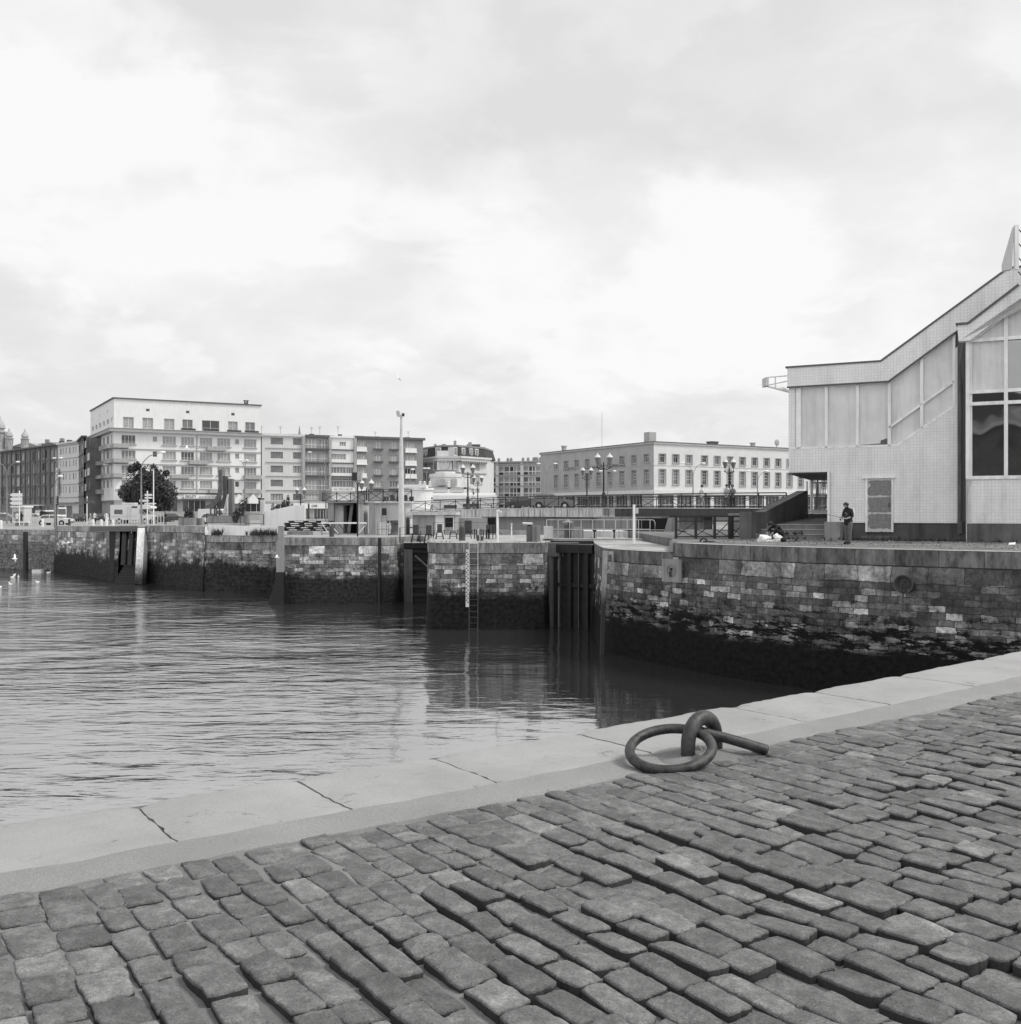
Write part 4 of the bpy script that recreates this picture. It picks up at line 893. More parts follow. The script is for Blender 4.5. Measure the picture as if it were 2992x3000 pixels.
# ---------------------------------------------------------------- cathedral far behind the terrace
Yc = 520.
r = thing('cathedral', 'pale domed cathedral towers on the hill far behind the left terrace', 'church', (Xu(40, Yc), Yc, 0))
def tower(u, vt, w, vb=1330, big=False):
    x = Xu(u, Yc) - r.location.x; zt_, zb_ = Zv(vt, Yc), Zv(vb, Yc); h_ = zt_ - zb_; wr = w / 2
    m_ = MB(); m_.lathe([(wr, -40), (wr, h_ * .36), (wr * 1.25, h_ * .37), (wr * 1.25, h_ * .41), (wr * .85, h_ * .42), (wr * .85, h_ * .5), (wr * 1.1, h_ * .52), (wr * 1.0, h_ * .6), (wr * .75, h_ * .72), (wr * .35, h_ * .8), (wr * .25, h_ * .88), (.1, h_)], (x, 0, zb_), 12)
    for k in range(8): a = 2 * pi * k / 8; m_.cbox((x + wr * 1.02 * cos(a), wr * 1.02 * sin(a), zb_ + h_ * .08), .4, .4, h_ * .26, 0)
    m_.build('tower', M['stone_pale'], r, True)
tower(27, 1253, 3.4, 1305); tower(73, 1256, 3.4, 1305); tower(-2, 1213, 5.4, 1300)
MB().box(Xu(-90, Yc) - r.location.x, 6, -30, Xu(128, Yc) - r.location.x, 30, Zv(1308, Yc)).build('nave', M['stone_pale'], r)
MB().extr([(Xu(10, Yc) - r.location.x, 5.5, Zv(1308, Yc)), (Xu(110, Yc) - r.location.x, 5.5, Zv(1308, Yc)), (Xu(60, Yc) - r.location.x, 5.5, Zv(1292, Yc))], (0, 20, 0)).build('pediment', M['stone_pale'], r)
struct(MB().poly([(-3400, 420, -.4), (-20, 420, -.4), (-60, 520, 26), (-150, 560, 34), (-400, 560, 30), (-3400, 700, 30)]).build('hill', M['ground_far']))
for i, (u, vt, w, Yh) in enumerate(((150, 1297, 60, 300), (112, 1300, 30, 300), (60, 1322, 50, 290), (-10, 1318, 50, 320))):
    h0 = thing('house', ['pale house roof peeping over the dark brick terrace, rightmost', 'small pale house with chimneys over the dark terrace', 'low white house over the dark terrace below the twin towers', 'house at the very left edge over the terrace'][i], 'house', (Xu(u, Yh), Yh, -.4), group='houses up the hill behind the terrace')
    hw = w / 2 * Yh / F; ht = Zv(vt, Yh) + .4
    MB().box(-hw, 0, 0, hw, 9, ht * .9).build('wall', M['cream_render'], h0); MB().extr([(-hw - .3, -.3, ht * .9), (-hw - .3, 9.3, ht * .9), (-hw - .3, 4.5, ht * 1.02)], (2 * hw + .6, 0, 0)).build('roof', M['roof_grey'], h0)
    MB().box(hw * .4, 3, ht * .9, hw * .4 + 1, 4, ht * 1.07).build('chimney', M['brick_mid'], h0)
# ================================================================ TILED BUILDING ON THE RIGHT QUAY
A = (11.9, 43.8); dd = Vector((.878, -.479, 0)).normalized(); L_ = 18.0
Bp = (A[0] + dd.x * L_, A[1] + dd.y * L_)
r = thing('tiled_building', 'white-tiled angular building with boarded panels, a peeling door and mirrored bay on the right quay', 'building', (A[0], A[1], 0))
fc = Face(r, A, Bp, 0, 12); tu = lambda x: 2200 + x / 2.433; tv = lambda y: 1040 + y / 2.433; eu = lambda x: 2500 + x / 1.933; ev = lambda y: 640 + y / 1.933
def q7(x, y): u = tu(x); return (fc.su(u), fc.z(u, tv(y)))
def q8(x, y): u = eu(x); return (fc.su(u), fc.z(u, ev(y)))
def slabpoly(name, pts, y0, y1, mat, face=fc, parent=None, label=None):
    m_ = MB(); m_.extr([(p[0], y0, p[1]) for p in pts], (0, y1 - y0, 0)); o = face.put(m_.build(name, mat)); 
    if label: o['label'] = label
    return o
zsof = q7(565, 833)[1]; sdo = q7(565, 833)[0]; zpl = q7(900, 1196)[1]
p_top0 = q7(273, 95); p_top1 = q7(930, 50); p_apex = q8(880, 288); p_far = (17.9, p_apex[1] + .05)
f_lo0 = q7(280, 212); f_lo1 = q7(985, 180); f_lo2 = q8(605, 625); kk = (p_apex[1] - p_top1[1]) / (p_apex[0] - p_top1[0]); f_lo3 = (f_lo2[0] + 3, f_lo2[1] + 3 * kk)
z0l = min(f_lo0[1], f_lo1[1]); zt0 = (p_top0[1] + p_top1[1]) / 2; wz0 = q7(640, 650)[1]
# openings of the window band are left out of the wall: build the wall in pieces
xw0, xw1 = q7(318, 0)[0], q7(985, 0)[0]; xw2 = q8(571, 0)[0]; zw0, zw1 = q7(640, 655)[1], q7(640, 205)[1]
zlo_b = q8(255, 1280)[1]; xlo_b = q8(255, 1280)[0]; zr = q8(571, 1062)[1]
xe = f_lo2[0] + .5
slabpoly('wall', [(0, zsof), (sdo + 0, zsof), (xw2 + .02, zsof), (xw2 + .02, zr), (xlo_b, zlo_b), (xw0, zw0), (xw0, zw1 + .02), (0, zw1 + .02)], 0, .3, M['tiles'])
slabpoly('wall', [(sdo, zpl), (7.4, zpl), (7.4, zsof), (sdo, zsof)], 0, .3, M['tiles'])
slabpoly('wall', [(xw2 + .02, zsof), (7.4, zsof), (7.4, 8.6), (xw2 + .02, 7.6)], .003, .3, M['tiles'])
slabpoly('fascia', [(-.02, zw1), (xw1, zw1), f_lo2, f_lo3, (f_lo3[0] + 2, f_lo3[1] + .2), p_far, p_apex, (p_top1[0], zt0), (-.02, zt0)], -.14, .3, M['tiles'])
for a, b in (((-.1, zt0), (p_top1[0], zt0)), ((p_top1[0], zt0), p_apex), (p_apex, p_far)):
    m_ = MB(); m_.bar((a[0], .05, a[1] + .03), (b[0], .05, b[1] + .03), .46, .07); fc.put(m_.build('parapet_cap', M['slab_dark']))
for a, b in (((-.05, zw1), (xw1, zw1)), ((xw1, zw1), f_lo2)):
    m_ = MB(); m_.bar((a[0], -.08, a[1] - .03), (b[0], -.08, b[1] - .03), .16, .05); fc.put(m_.build('drip_edge', M['slab_dark']))
slabpoly('plinth', [(sdo, -.3), (7.4, -.3), (7.4, zpl - .01), (sdo, zpl - .01)], .05, .4, M['plinth'])
# boarded / frosted panels with pale frames
def panel(pts, y=.10, mat=None, name='panel'):
    w = fc.put(MB().extr([(p[0], y, p[1]) for p in pts], (0, .04, 0)).build(name, mat or M['panel_glass'])); return w
def framebar(a, b, w=.09, d=.12, y=.05):
    m_ = MB(); m_.bar((a[0], y, a[1]), (b[0], y, b[1]), w if abs(b[1] - a[1]) > abs(b[0] - a[0]) else d, d if abs(b[1] - a[1]) > abs(b[0] - a[0]) else w); return fc.put(m_.build('frame', M['frame_pale']))
cols = [q7(x, 0)[0] for x in (340, 539, 760, 988)]
for a, b in zip(cols[:-1], cols[1:]): panel([(a, zw0), (b, zw0), (b, zw1), (a, zw1)])
for i, x in enumerate(cols): framebar((x, zw0 - .03), (x, zw1 + .0), .12 if i else .2)
framebar((cols[0] - .35, zw0), (xlo_b, zw0), .08); framebar((cols[0] - .3, zw1 - .06), (cols[3], zw1 - .06), .06)
slabpoly('frame', [(xw0 - .02, zw0), (cols[0], zw0), (cols[0], zw1), (xw0 - .02, zw1)], .06, .2, M['frame_pale'])
sl = (f_lo2[1] - zw1) / (f_lo2[0] - xw1); xm = q8(388, 0)[0]; zt_ = lambda x: zw1 + (x - xw1) * sl - .03; sb = (zr - zlo_b) / (xw2 - xlo_b); zb_ = lambda x: max(zw0, zlo_b + (x - xlo_b) * sb)
tr = q8(298, 1116); ztr = lambda x: tr[1] + (x - tr[0]) * sl
panel([(xw1, zw0), (xlo_b, zw0), (xm, zb_(xm)), (xm, zt_(xm)), (xw1, zt_(xw1))]); panel([(xm, zb_(xm)), (xw2, zb_(xw2)), (xw2, zt_(xw2)), (xm, zt_(xm))])
framebar((xm, zb_(xm)), (xm, zt_(xm)), .12); framebar((xw2, zb_(xw2)), (xw2, zt_(xw2)), .1)
for fn in (ztr, zb_, zt_):
    xa = xlo_b if fn is zb_ else xw1
    m_ = MB(); m_.bar((xa, .05, fn(xa)), (xw2, .05, fn(xw2)), .12, .09); fc.put(m_.build('frame', M['frame_pale']))
# the broken lower corner of the third panel
panel([(cols[2] + .1, zw0 + .02), (cols[3] - .1, zw0 + .02), (cols[3] - .1, zw0 + .30), (cols[3] - .35, zw0 + .22), (cols[2] + .9, zw0 + .1), (cols[2] + .1, zw0 + .06)], .085, M['glass_dark'], 'broken_pane')
# door
dx0, dx1 = q7(835, 0)[0], q7(1003, 0)[0]; dz0, dz1 = q7(920, 1262)[1], q7(920, 893)[1]
o = fc.put(MB().box(0, 0, 0, dx1 - dx0, .06, dz1 - dz0).build('door', M['flaking_door']), dx0, -.04, dz0); o['label'] = 'metal door with grey paint peeling in bands'
MB().box(dx1 - dx0 - .1, -.03, (dz1 - dz0) * .48, dx1 - dx0 - .06, 0, (dz1 - dz0) * .56).build('handle', M['iron_dark'], o)
m_ = MB(); m_.box(-.09, -.06, 0, -.005, .08, dz1 - dz0 + .08); m_.box(dx1 - dx0 + .005, -.06, 0, dx1 - dx0 + .08, .08, dz1 - dz0 + .08); m_.box(-.2, -.11, dz1 - dz0 + .081, dx1 - dx0 + .14, .08, dz1 - dz0 + .14); fc.put(m_.build('door_frame', M['frame_pale']), dx0, 0, dz0)
fc.part('door_step', M['concrete_dark'], [(dx0 - .2, -.45, -.2, dx1 + .3, .04, dz0 - .16)])
# body, left mass with open passage underneath
n_ = Vector((-dd.y, dd.x)); far = (15.4 - A[0], 52.6 - A[1]); en = (7.4 * dd.x, 7.4 * dd.y); on = (dd.x * sdo, dd.y * sdo); k_ = .3
m_ = MB(); P0 = (n_.x * k_, n_.y * k_); P1 = (en[0] + n_.x * k_, en[1] + n_.y * k_); P2 = (en[0] + n_.x * 12, en[1] + n_.y * 12)
m_.prism([P0, P1, P2, far], zsof, zt0 - .15); m_.build('body', M['tiles'], r)
m_ = MB(); Q0 = (on[0] + n_.x * k_, on[1] + n_.y * k_); Q3 = (on[0] + n_.x * 12, on[1] + n_.y * 12); m_.prism([Q0, P1, P2, Q3], -.3, zsof - .003); m_.build('body', M['tiles'], r)
m_ = MB(); m_.prism([(n_.x * .02, n_.y * .02), (on[0] + n_.x * .3, on[1] + n_.y * .3), Q3, far], zsof - .06, zsof - .004); m_.build('soffit', M['slab_dark'], r)
E2 = (dd.x * 17.8, dd.y * 17.8); m_ = MB(); m_.prism([P1, (E2[0] + n_.x * k_, E2[1] + n_.y * k_), (E2[0] + n_.x * 14, E2[1] + n_.y * 14), P2], -.3, 9.0); m_.build('body', M['tiles'], r)
m_ = MB(); m_.extr([(p_top1[0], .3, 6.5), (p_far[0], .3, 6.5), (p_far[0], .3, p_far[1] - .1), (p_apex[0], .3, p_apex[1] - .1), (p_top1[0], .3, zt0 - .1)], (0, 9, 0)); fc.put(m_.build('roof', M['slab_grey']))
# pipe in the slot
sx_ = fc.su(2812); m_ = MB(); m_.tube([(sx_ + .02, -.12, .7), (sx_ + .02, -.12, 6.3)], .07, 8); m_.tube([(sx_ + .02, -.12, 6.3), (sx_ + .02, -.3, 7.0), (sx_ + .2, -.3, 8.0)], .05, 8); m_.box(sx_ - .06, -.25, .3, sx_ + .12, -.02, .8); fc.put(m_.build('downpipe', M['concrete_dark']))
fc.part('slot', M['slab_dark'], [(fc.su(2806), -.02, -.2, 7.35, -.001, 8.2)])
# projecting bay
b0 = (17.59, 39.5); bA = (b0[0], b0[1]); kx = (3050 - U0) / F; sB = (kx * bA[1] - bA[0]) / (dd.x - kx * dd.y); bB = (bA[0] + dd.x * sB, bA[1] + dd.y * sB)
fb = Face(r, bA, bB, 0, 9)
def c8(x, y): u = eu(x); return (fb.su(u), fb.z(u, ev(y)))
def c7(x, y): u = tu(x); return (fb.su(u), fb.z(u, tv(y)))
zwb = c7(1600, 880)[1]; ztb = c8(640, 700)[1]; zpb = c7(1600, 1200)[1]; SB = sB
slabpoly('bay_wall', [(0, zpb), (SB, zpb), (SB, zwb), (0, zwb)], 0, .25, M['tiles'], fb)
slabpoly('plinth', [(.02, -.35), (SB - .02, -.35), (SB - .02, zpb - .006), (.02, zpb - .006)], -.03, .3, M['concrete_dark'], fb)
r1, r2, r3 = c8(605, 612), c8(655, 605), c8(940, 388); g1, g2, g3 = c8(620, 700), c8(665, 690), c8(951, 490)
kk2 = (r3[1] - r2[1]) / (r3[0] - r2[0]); slabpoly('fascia', [(-.25, g1[1]), (g2[0], g1[1]), (SB + 1.2, g1[1] + (SB + 1.2 - g2[0]) * kk2), (SB + 1.2, r3[1]), (r3[0], r3[1]), r2, (-.3, r2[1])], -.3, .1, M['tiles'], fb)
for a, b in (((-.35, r2[1]), r2), (r2, r3)): m_ = MB(); m_.bar((a[0], -.12, a[1] + .03), (b[0], -.12, b[1] + .03), .5, .08); fb.put(m_.build('parapet_cap', M['slab_dark']))
xm0 = c8(866, 0)[0]; zz1, zz2, zz3, zz4 = c8(640, 985)[1], c8(640, 1052)[1], c8(640, 695)[1], 0
def pane(x0, x1, z0, z1, mat, tops=None):
    pts = [(x0, z0), (x1, z0), (x1, tops[1] if tops else z1), (x0, tops[0] if tops else z1)]; return fb.put(MB().extr([(p[0], .08, p[1]) for p in pts], (0, .03, 0)).build('pane', mat))
pane(.1, xm0, zwb, zz2, M['mirror_glass']); pane(xm0, SB, zwb, zz2, M['mirror_glass']); pane(.1, xm0, zz2, zz1, M['mirror_glass']); pane(xm0, SB, zz2, zz1, M['mirror_glass'])
pane(.1, xm0, zz1, zz3, M['panel_glass']); pane(xm0, SB, zz1, zz3, M['mirror_glass']); zq = lambda x: g1[1] + max(0, x - g2[0]) * kk2
fb.put(MB().extr([(g2[0], .08, zz3), (SB + 1, .08, zz3), (SB + 1, .08, zq(SB + 1))], (0, .03, 0)).build('pane', M['panel_glass']))
for a, b, w in (((.05, zwb), (.05, zz3), .14), ((xm0, zwb), (xm0, zq(xm0)), .13), ((SB - .04, zwb), (SB - .04, zq(SB)), .12)): m_ = MB(); m_.bar((a[0], .02, a[1]), (b[0], .02, b[1]), w, .16); fb.put(m_.build('frame', M['frame_pale']))
for z in (zwb + .03, zz2, zz1, zz3): m_ = MB(); m_.bar((0, .03, z), (SB, .03, z), .16, .13); fb.put(m_.build('frame', M['frame_pale']))
m_ = MB(); m_.bar((g2[0], -.0, zz3), (SB + 1.2, 0, zq(SB + 1.2)), .16, .14); fb.put(m_.build('frame', M['frame_pale']))
sp = Vector((bA[0] - A[0], bA[1] - A[1])); sf = (dd.x * 6.95, dd.y * 6.95)
m_ = MB(); m_.prism([(sf[0], sf[1]), (sp.x, sp.y), (sp.x + dd.x * .2, sp.y + dd.y * .2), (dd.x * 7.3, dd.y * 7.3)], -.3, 7.8); m_.build('bay_side', M['frame_pale'], r)
e1 = (sp.x + dd.x * SB, sp.y + dd.y * SB); e2 = (e1[0] + dd.x * .9 + n_.x * .9, e1[1] + dd.y * .9 + n_.y * .9); m_ = MB(); m_.prism([e1, e2, (e2[0] + n_.x * .5, e2[1] + n_.y * .5), (e1[0] - dd.x * .1 + n_.x * .1, e1[1] + n_.y * .1)], -.3, zwb); m_.build('bay_wall', M['tiles'], r)
m_ = MB(); m_.prism([(sp.x + n_.x * .25, sp.y + n_.y * .25), (e1[0] + n_.x * .3, e1[1] + n_.y * .3), (e2[0] + n_.x * .5, e2[1] + n_.y * .5), (dd.x * 11 + n_.x * .3, dd.y * 11 + n_.y * .3), (dd.x * 7.1 + n_.x * .3, dd.y * 7.1 + n_.y * .3)], -.2, 7.6); m_.build('body', M['tiles'], r)
# gutter box at the left end and roof signboard
m_ = MB(); g0 = P(2245, 1106, 44.2); g1_ = P(2318, 1100, 44.0); R0 = Vector((A[0], A[1], 0))
for dz in (0, -.35): m_.bar(g0 - R0 + Vector((0, 0, dz)), g1_ - R0 + Vector((0, 0, dz * (1 if dz == 0 else .6))), .04)
m_.bar(P(2245, 1131, 44.2) - R0, P(2320, 1151, 44) - R0, .06); m_.box(g0.x - R0.x - .05, g0.y - R0.y - .15, P(0, 1131, 44.2).z, g0.x - R0.x + .08, g0.y - R0.y + .5, g0.z); m_.bar(P(2272, 1104, 44.1) - R0, P(2272, 1138, 44.1) - R0, .04)
m_.solid([P(2246, 1131, 44.2) - R0, P(2320, 1151, 44) - R0, P(2320, 1106, 44) - R0 + Vector((0, 2, 0)), P(2246, 1108, 44.2) - R0 + Vector((0, 2, 0))], [(0, 1, 2, 3)])
m_.build('canopy_bracket', M['metal_white'], r)
t = thing('roof_sign', 'tall thin signboard braced on the roof of the tiled building, cut by the frame edge', 'sign', P(2972, 790, 36))
m_ = MB(); q = [P(2941, 770, 36.5), P(2941, 792, 36.5), P(2966, 788, 36), P(2972, 662, 36)]; m_.extr([p - t.location for p in q], (.05, .25, 0)); m_.build('board', M['cream_render'], t)
m_ = MB(); m_.bar(P(2978, 790, 36) - t.location, P(2978, 660, 36) - t.location, .13); m_.build('post', M['frame_pale'], t)
for k in range(4): m_ = MB(); m_.bar(P(2984, 670 + 42 * k, 36) - t.location, P(3010, 700 + 42 * k, 37) - t.location, .03); m_.build('brace', M['iron_dark'], t)
# square cut stone block + pipe by the passage
t = thing('passage_post', 'slim pale drainpipe post standing at the corner of the passage under the tiled building', 'post', P(2428, 1500, 42.9) * 1); t.location.z = 0
m_ = MB(); m_.tube([(0, 0, .25), (0, 0, zsof)], .055, 8); m_.build('pipe', M['frame_pale'], t); MB().tube([(0, 0, -.1), (0, 0, .25)], .07, 8).build('pipe_foot', M['iron_dark'], t)
c = P(2443, 1500, 42.2); t = MB().cbox((0, 0, -.1), .62, .6, .84, 0, dd.to_2d().angle_signed(Vector((1, 0)))).build('concrete_block', M['concrete'], loc=(c.x, c.y, 0)); tag(t, 'knee-high squared concrete block just left of the standing boy', 'block')
# ---------------------------------------------------------------- stairs, ramp wall, gate
m_ = MB(); wA, wD = Vector((10.14, 43.2)), Vector((.533, .846)); wN = Vector((-.846, .533)) * .45
wp = lambda k, o=0: wA + wD * k + wN * o
for i, (z, k) in enumerate(((.2, .55), (.4, 1.25), (.6, 2.0))):
    a = wp(k, -.02); m_.prism([a, (13.75 + .02 * i, 42.75 + .5 * i), (14.9, 46.5), wp(4.5, -.02)], -.1 - .01 * i, z)
a0, a1 = wp(3.2, -.02), wp(8.2, -.02); m_.hexa([(a0.x, a0.y, -.2), (14.1, 45.6, -.2), (17.6, 50.3, -.2), (a1.x, a1.y, -.2)], [(a0.x, a0.y, .61), (14.1, 45.6, .61), (17.6, 50.3, .86), (a1.x, a1.y, .86)])
m_.prism([(13.2, 50.31), (17.6, 50.31), (20, 66.9), (14.2, 66.9)], -.1, 1.06)
for z, k in ((.2, .55), (.4, 1.25), (.6, 2.0)):
    a = wp(k, -.03); i = round(z / .2) - 1; m_.bar((a.x, a.y - .01, z + .005), (13.75 + .02 * i, 42.74 + .5 * i, z + .005), .035, .02, m=1)
so_ = m_.build('stairs', [M['concrete_step'], M['concrete_pale']]); tag(so_, 'worn dark concrete steps rising to the passage under the tiled building', 'stairs')
m_ = MB(); st = ((0, 1.15), (1.78, 1.15), (8.1, 2.19), (8.4, 2.19)); n = len(st)
vs = []
for o in (0, 1): vs += [(*wp(k, o), -.1) for k, z in st] + [(*wp(k, o), z) for k, z in st]
fs = []
for i in range(n - 1): fs += [(i, i + 1, n + i + 1, n + i), (2 * n + i, 3 * n + i, 3 * n + i + 1, 2 * n + i + 1), (n + i, n + i + 1, 3 * n + i + 1, 3 * n + i)]
fs += [(0, n, 3 * n, 2 * n), (n - 1, 3 * n - 1, 4 * n - 1, 2 * n - 1)]; m_.solid(vs, fs)
m_.prism([wp(-.02, -.06), wp(.35, -.06), wp(.35, 1.1), wp(-.02, 1.1)], -.1, 1.17)
tag(m_.build('stair_wall', M['concrete_dark']), 'dark concrete parapet wall rising beside the steps up to the bridge', 'wall')
t = thing('gate', 'tall pale barred iron gate at the top of the steps', 'gate', (Xu(2376, 52), 52, 1.06)); gx1 = Xu(2427, 52) - t.location.x; gz = Zv(1399, 52) - 1.06
m_ = MB(); m_.box(0, 0, 0, .12, .12, gz); m_.box(-.22, 0, 0, -.14, .12, gz * .9); m_.box(gx1, 0, 0, gx1 + .1, .12, gz); m_.box(.12, 0, gz - .3, gx1, .06, gz - .22); m_.box(.12, 0, .12, gx1, .06, .2); m_.build('frame', M['frame_pale'], t)
m_ = MB()
for k in range(7): x = .28 + (gx1 - .35) * k / 7; m_.bar((x, .03, .12), (x, .03, gz - .22), .03)
m_.bar((.12, .03, .15), (gx1 * .6, .03, .8), .03); m_.bar((.12, .03, 1.0), (gx1, .03, 1.0), .04); m_.build('bars', M['steel_grey'], t)

# ================================================================ SMALL BUILDERS
def rail(name, label, cat, pts, h, posts, mat, mid=(.5,), cross=False, mesh=False, rr=.03, pr=.035, group=None, thick=False):
    """railing along a polyline; posts = spacing"""
    P_ = [Vector(p) for p in pts]; t = thing(name, label, cat, P_[0], 0, group); o = P_[0]
    up = Vector((0, 0, 1)); q, us = resample([p for p in P_], posts)
    po = MB().bar((0, 0, 0), (0, 0, h), pr * 2).build('post', mat, t)
    for p in q[1:]: c_ = po.copy(); COL.objects.link(c_); c_.parent = t; c_.location = p - o
    m_ = MB()
    for k in (1.0,) + tuple(mid):
        for a, b in zip(P_[:-1], P_[1:]): m_.bar(a - o + up * h * k, b - o + up * h * k, rr * (2.4 if (k == 1 and thick) else 1.6))
    m_.build('rails', mat, t)
    if cross:
        m_ = MB()
        for i, (a, b) in enumerate(zip(q[:-1], q[1:])):
            lo, hi = .1 * h, h * (mid[0] if mid else .85)
            if cross == 'x' or i % 2 == 0: m_.bar(a - o + up * lo, b - o + up * hi, .035)
            if cross == 'x' or i % 2: m_.bar(a - o + up * hi, b - o + up * lo, .035)
        m_.build('braces', mat, t)
    return t
def G3(u, Y, z): return Vector((Xu(u, Y), Y, z))

# ---------------------------------------------------------------- the road bridge
BR = [(2300, 66, 1.32), (2140, 68.6, 1.34), (1990, 72, 1.36), (1769, 80, 1.40), (1589, 87.5, 1.41), (1441, 94, 1.385), (1330, 99, 1.28), (1200, 105, 1.10), (1120, 109, .90)]
bp = [G3(*b) for b in BR]; back = []
for i, p in enumerate(bp):
    d = bp[min(i + 1, len(bp) - 1)] - bp[max(i - 1, 0)]; d.z = 0; d.normalize(); back.append(p + Vector((-d.y, d.x, 0)) * -13)
t = thing('road_bridge', 'low arched road bridge, concrete edge on the left, dark steel girder on the right', 'bridge', (bp[3].x, bp[3].y, 0)); o = t.location
def strip(name, a, b, th, mat):
    m_ = MB()
    for i in range(len(a) - 1): m_.hexa([a[i] - o - Vector((0, 0, th)), a[i + 1] - o - Vector((0, 0, th)), b[i + 1] - o - Vector((0, 0, th)), b[i] - o - Vector((0, 0, th))], [a[i] - o, a[i + 1] - o, b[i + 1] - o, b[i] - o])
    return m_.build(name, mat, t)
e1_ = [p + (q - p) * .02 for p, q in zip(bp, back)]
strip('deck', e1_, back, .35, M['asphalt'])
m_ = MB()
def fasc(i0, i1, th, mat, name, f0=0., f1=1.):
    m_ = MB(); a_ = bp[i0].lerp(bp[i0 + 1], f0); pts = [a_] + bp[i0 + 1:i1] + [bp[i1]]
    for a, b in zip(pts[:-1], pts[1:]):
        n = Vector(((b - a).y, -(b - a).x, 0)).normalized(); n = n if n.y < 0 else -n; q = n * .12; w = n * -.3; dz = Vector((0, 0, th)); up = Vector((0, 0, .06))
        m_.hexa([a + q - dz - o, b + q - dz - o, b + w - dz - o, a + w - dz - o], [a + q + up - o, b + q + up - o, b + w + up - o, a + w + up - o])
    return m_.build(name, mat, t)
fasc(0, 3, .52, M['iron_dark'], 'steel_girder'); fasc(2, 7, .66, M['concrete_stain'], 'concrete_edge', .82); fasc(7, 8, .5, M['concrete_dark'], 'concrete_edge')
m_ = MB()
for a, b in zip(bp[:-1], bp[1:]): m_.bar(a - o + Vector((0, -.1, .06)), b - o + Vector((0, -.1, .06)), .2, .06)
m_.build('kerb', M['concrete_pale'], t)
for nm, line in (('front', [p + (q - p) * .015 for p, q in zip(bp, back)]), ('back', [p + (q - p) * .985 for p, q in zip(bp, back)])):
    rail('bridge_railing', {'front': 'dark iron railing with crossed braces along the near side of the road bridge', 'back': 'dark iron railing along the far side of the road bridge'}[nm], 'railing', [p + Vector((0, 0, .06)) for p in line], 1.02, 1.95, M['iron_black'], (.83, .12), True, rr=.028, pr=.035, thick=True)
# abutment below
m_ = MB(); line = [p + (q - p) * .05 for p, q in zip(bp, back)]
for (i, a0, j, a1) in ((2, .75, 3, 1), (3, 0, 4, 1), (4, 0, 5, 1), (5, 0, 5, .4)):
    a = line[i].lerp(line[min(i + 1, 8)], a0) if i != 5 else line[5]; b = line[j] if a1 == 1 else line[5].lerp(line[6], a1)
    if i == 2: b = line[3]
    if i == 3: a, b = line[3], line[4]
    if i == 4: a, b = line[4], line[5]
    n = Vector(((b - a).y, -(b - a).x, 0)).normalized(); n = n if n.y < 0 else -n
    zt1, zt2 = .78, -.72
    m_.hexa([a - n * .6 + Vector((0, 0, zt2 - a.z)), b - n * .6 + Vector((0, 0, zt2 - b.z)), b + Vector((0, 0, zt2 - b.z)), a + Vector((0, 0, zt2 - a.z))], [a - n * .6 + Vector((0, 0, zt1 - a.z)), b - n * .6 + Vector((0, 0, zt1 - b.z)), b + Vector((0, 0, zt1 - b.z)), a + Vector((0, 0, zt1 - a.z))])
tag(m_.build('abutment_wall', M['concrete_mid']), 'grey concrete wall under the bridge with dark culvert openings along its foot', 'wall')
m_ = MB()
for u, Yc, w in ((1660, 84.8, .8), (1468, 92.4, .8), (1560, 89, .8), (1745, 80.6, .9)): m_.cbox((Xu(u, Yc), Yc, -4.5), w, 1.4, 3.8)
tag(m_.build('culvert_pier', M['concrete']), 'stubby concrete piers dividing the dark culvert openings under the bridge wall', 'pier')
m_ = MB(); m_.prism([(6.5, 76.5), (13.5, 71.6), (14.5, 73.5), (8.0, 78.6)], -.45, .8)
for k in range(0): pass
tag(m_.build('abutment_wall', M['concrete']), 'concrete abutment under the right steel span of the bridge, with dark doorways', 'wall')
for k, (u, w) in enumerate(((1884, .9), (1925, 1.6), (1956, .5))):
    c = P(u, 1500, 73.2 - k * .35); tag(MB().box(-w / 2, -.12, 0, w / 2, .3, 1.15).build('doorway', M['void'], loc=(c.x, c.y - .35, -.44), rz=R(-35)), ['narrow dark doorway under the bridge beside the black ladder', 'wide dark doorway under the steel span', 'small dark doorway under the bridge nearest the dark gate railing'][k], 'doorway')
t = thing('ladder', 'black steel ladder hanging from the bridge edge between the concrete and steel spans', 'ladder', G3(1823, 75.5, -.5)); w = Xu(1842, 75.5) - Xu(1823, 75.5)
m_ = MB()
for x in (0, w): m_.bar((x, 0, 0), (x, 0, 1.85), .07)
m_.build('stile', M['iron_black'], t); m_ = MB()
for k in range(9): m_.bar((0, 0, .15 + .2 * k), (w, 0, .15 + .2 * k), .035)
m_.build('rungs', M['iron_black'], t)
m_ = MB(); m_.prism([(Xu(1700, 66), 62), (Xu(1985, 64), 60), (Xu(1985, 66), 64), (Xu(1700, 68), 66)], -.6, .0)
tag(m_.build('lock_kerb_wall', M['concrete_pale']), 'low pale broken stone wall behind the catwalk', 'wall')
m_ = MB(); m_.solid([G3(1940, 60, -.4), G3(1990, 60, -.4), G3(1990, 61.5, -.4), G3(1940, 61.5, -.4), G3(1958, 60, .8), G3(1990, 60, .8), G3(1990, 61.5, .8), G3(1958, 61.5, .8)], [(3, 2, 1, 0), (4, 5, 6, 7), (0, 1, 5, 4), (1, 2, 6, 5), (2, 3, 7, 6), (3, 0, 4, 7)])
tag(m_.build('concrete_buttress', M['concrete']), 'sloping concrete buttress left of the dark gate railing', 'buttress')
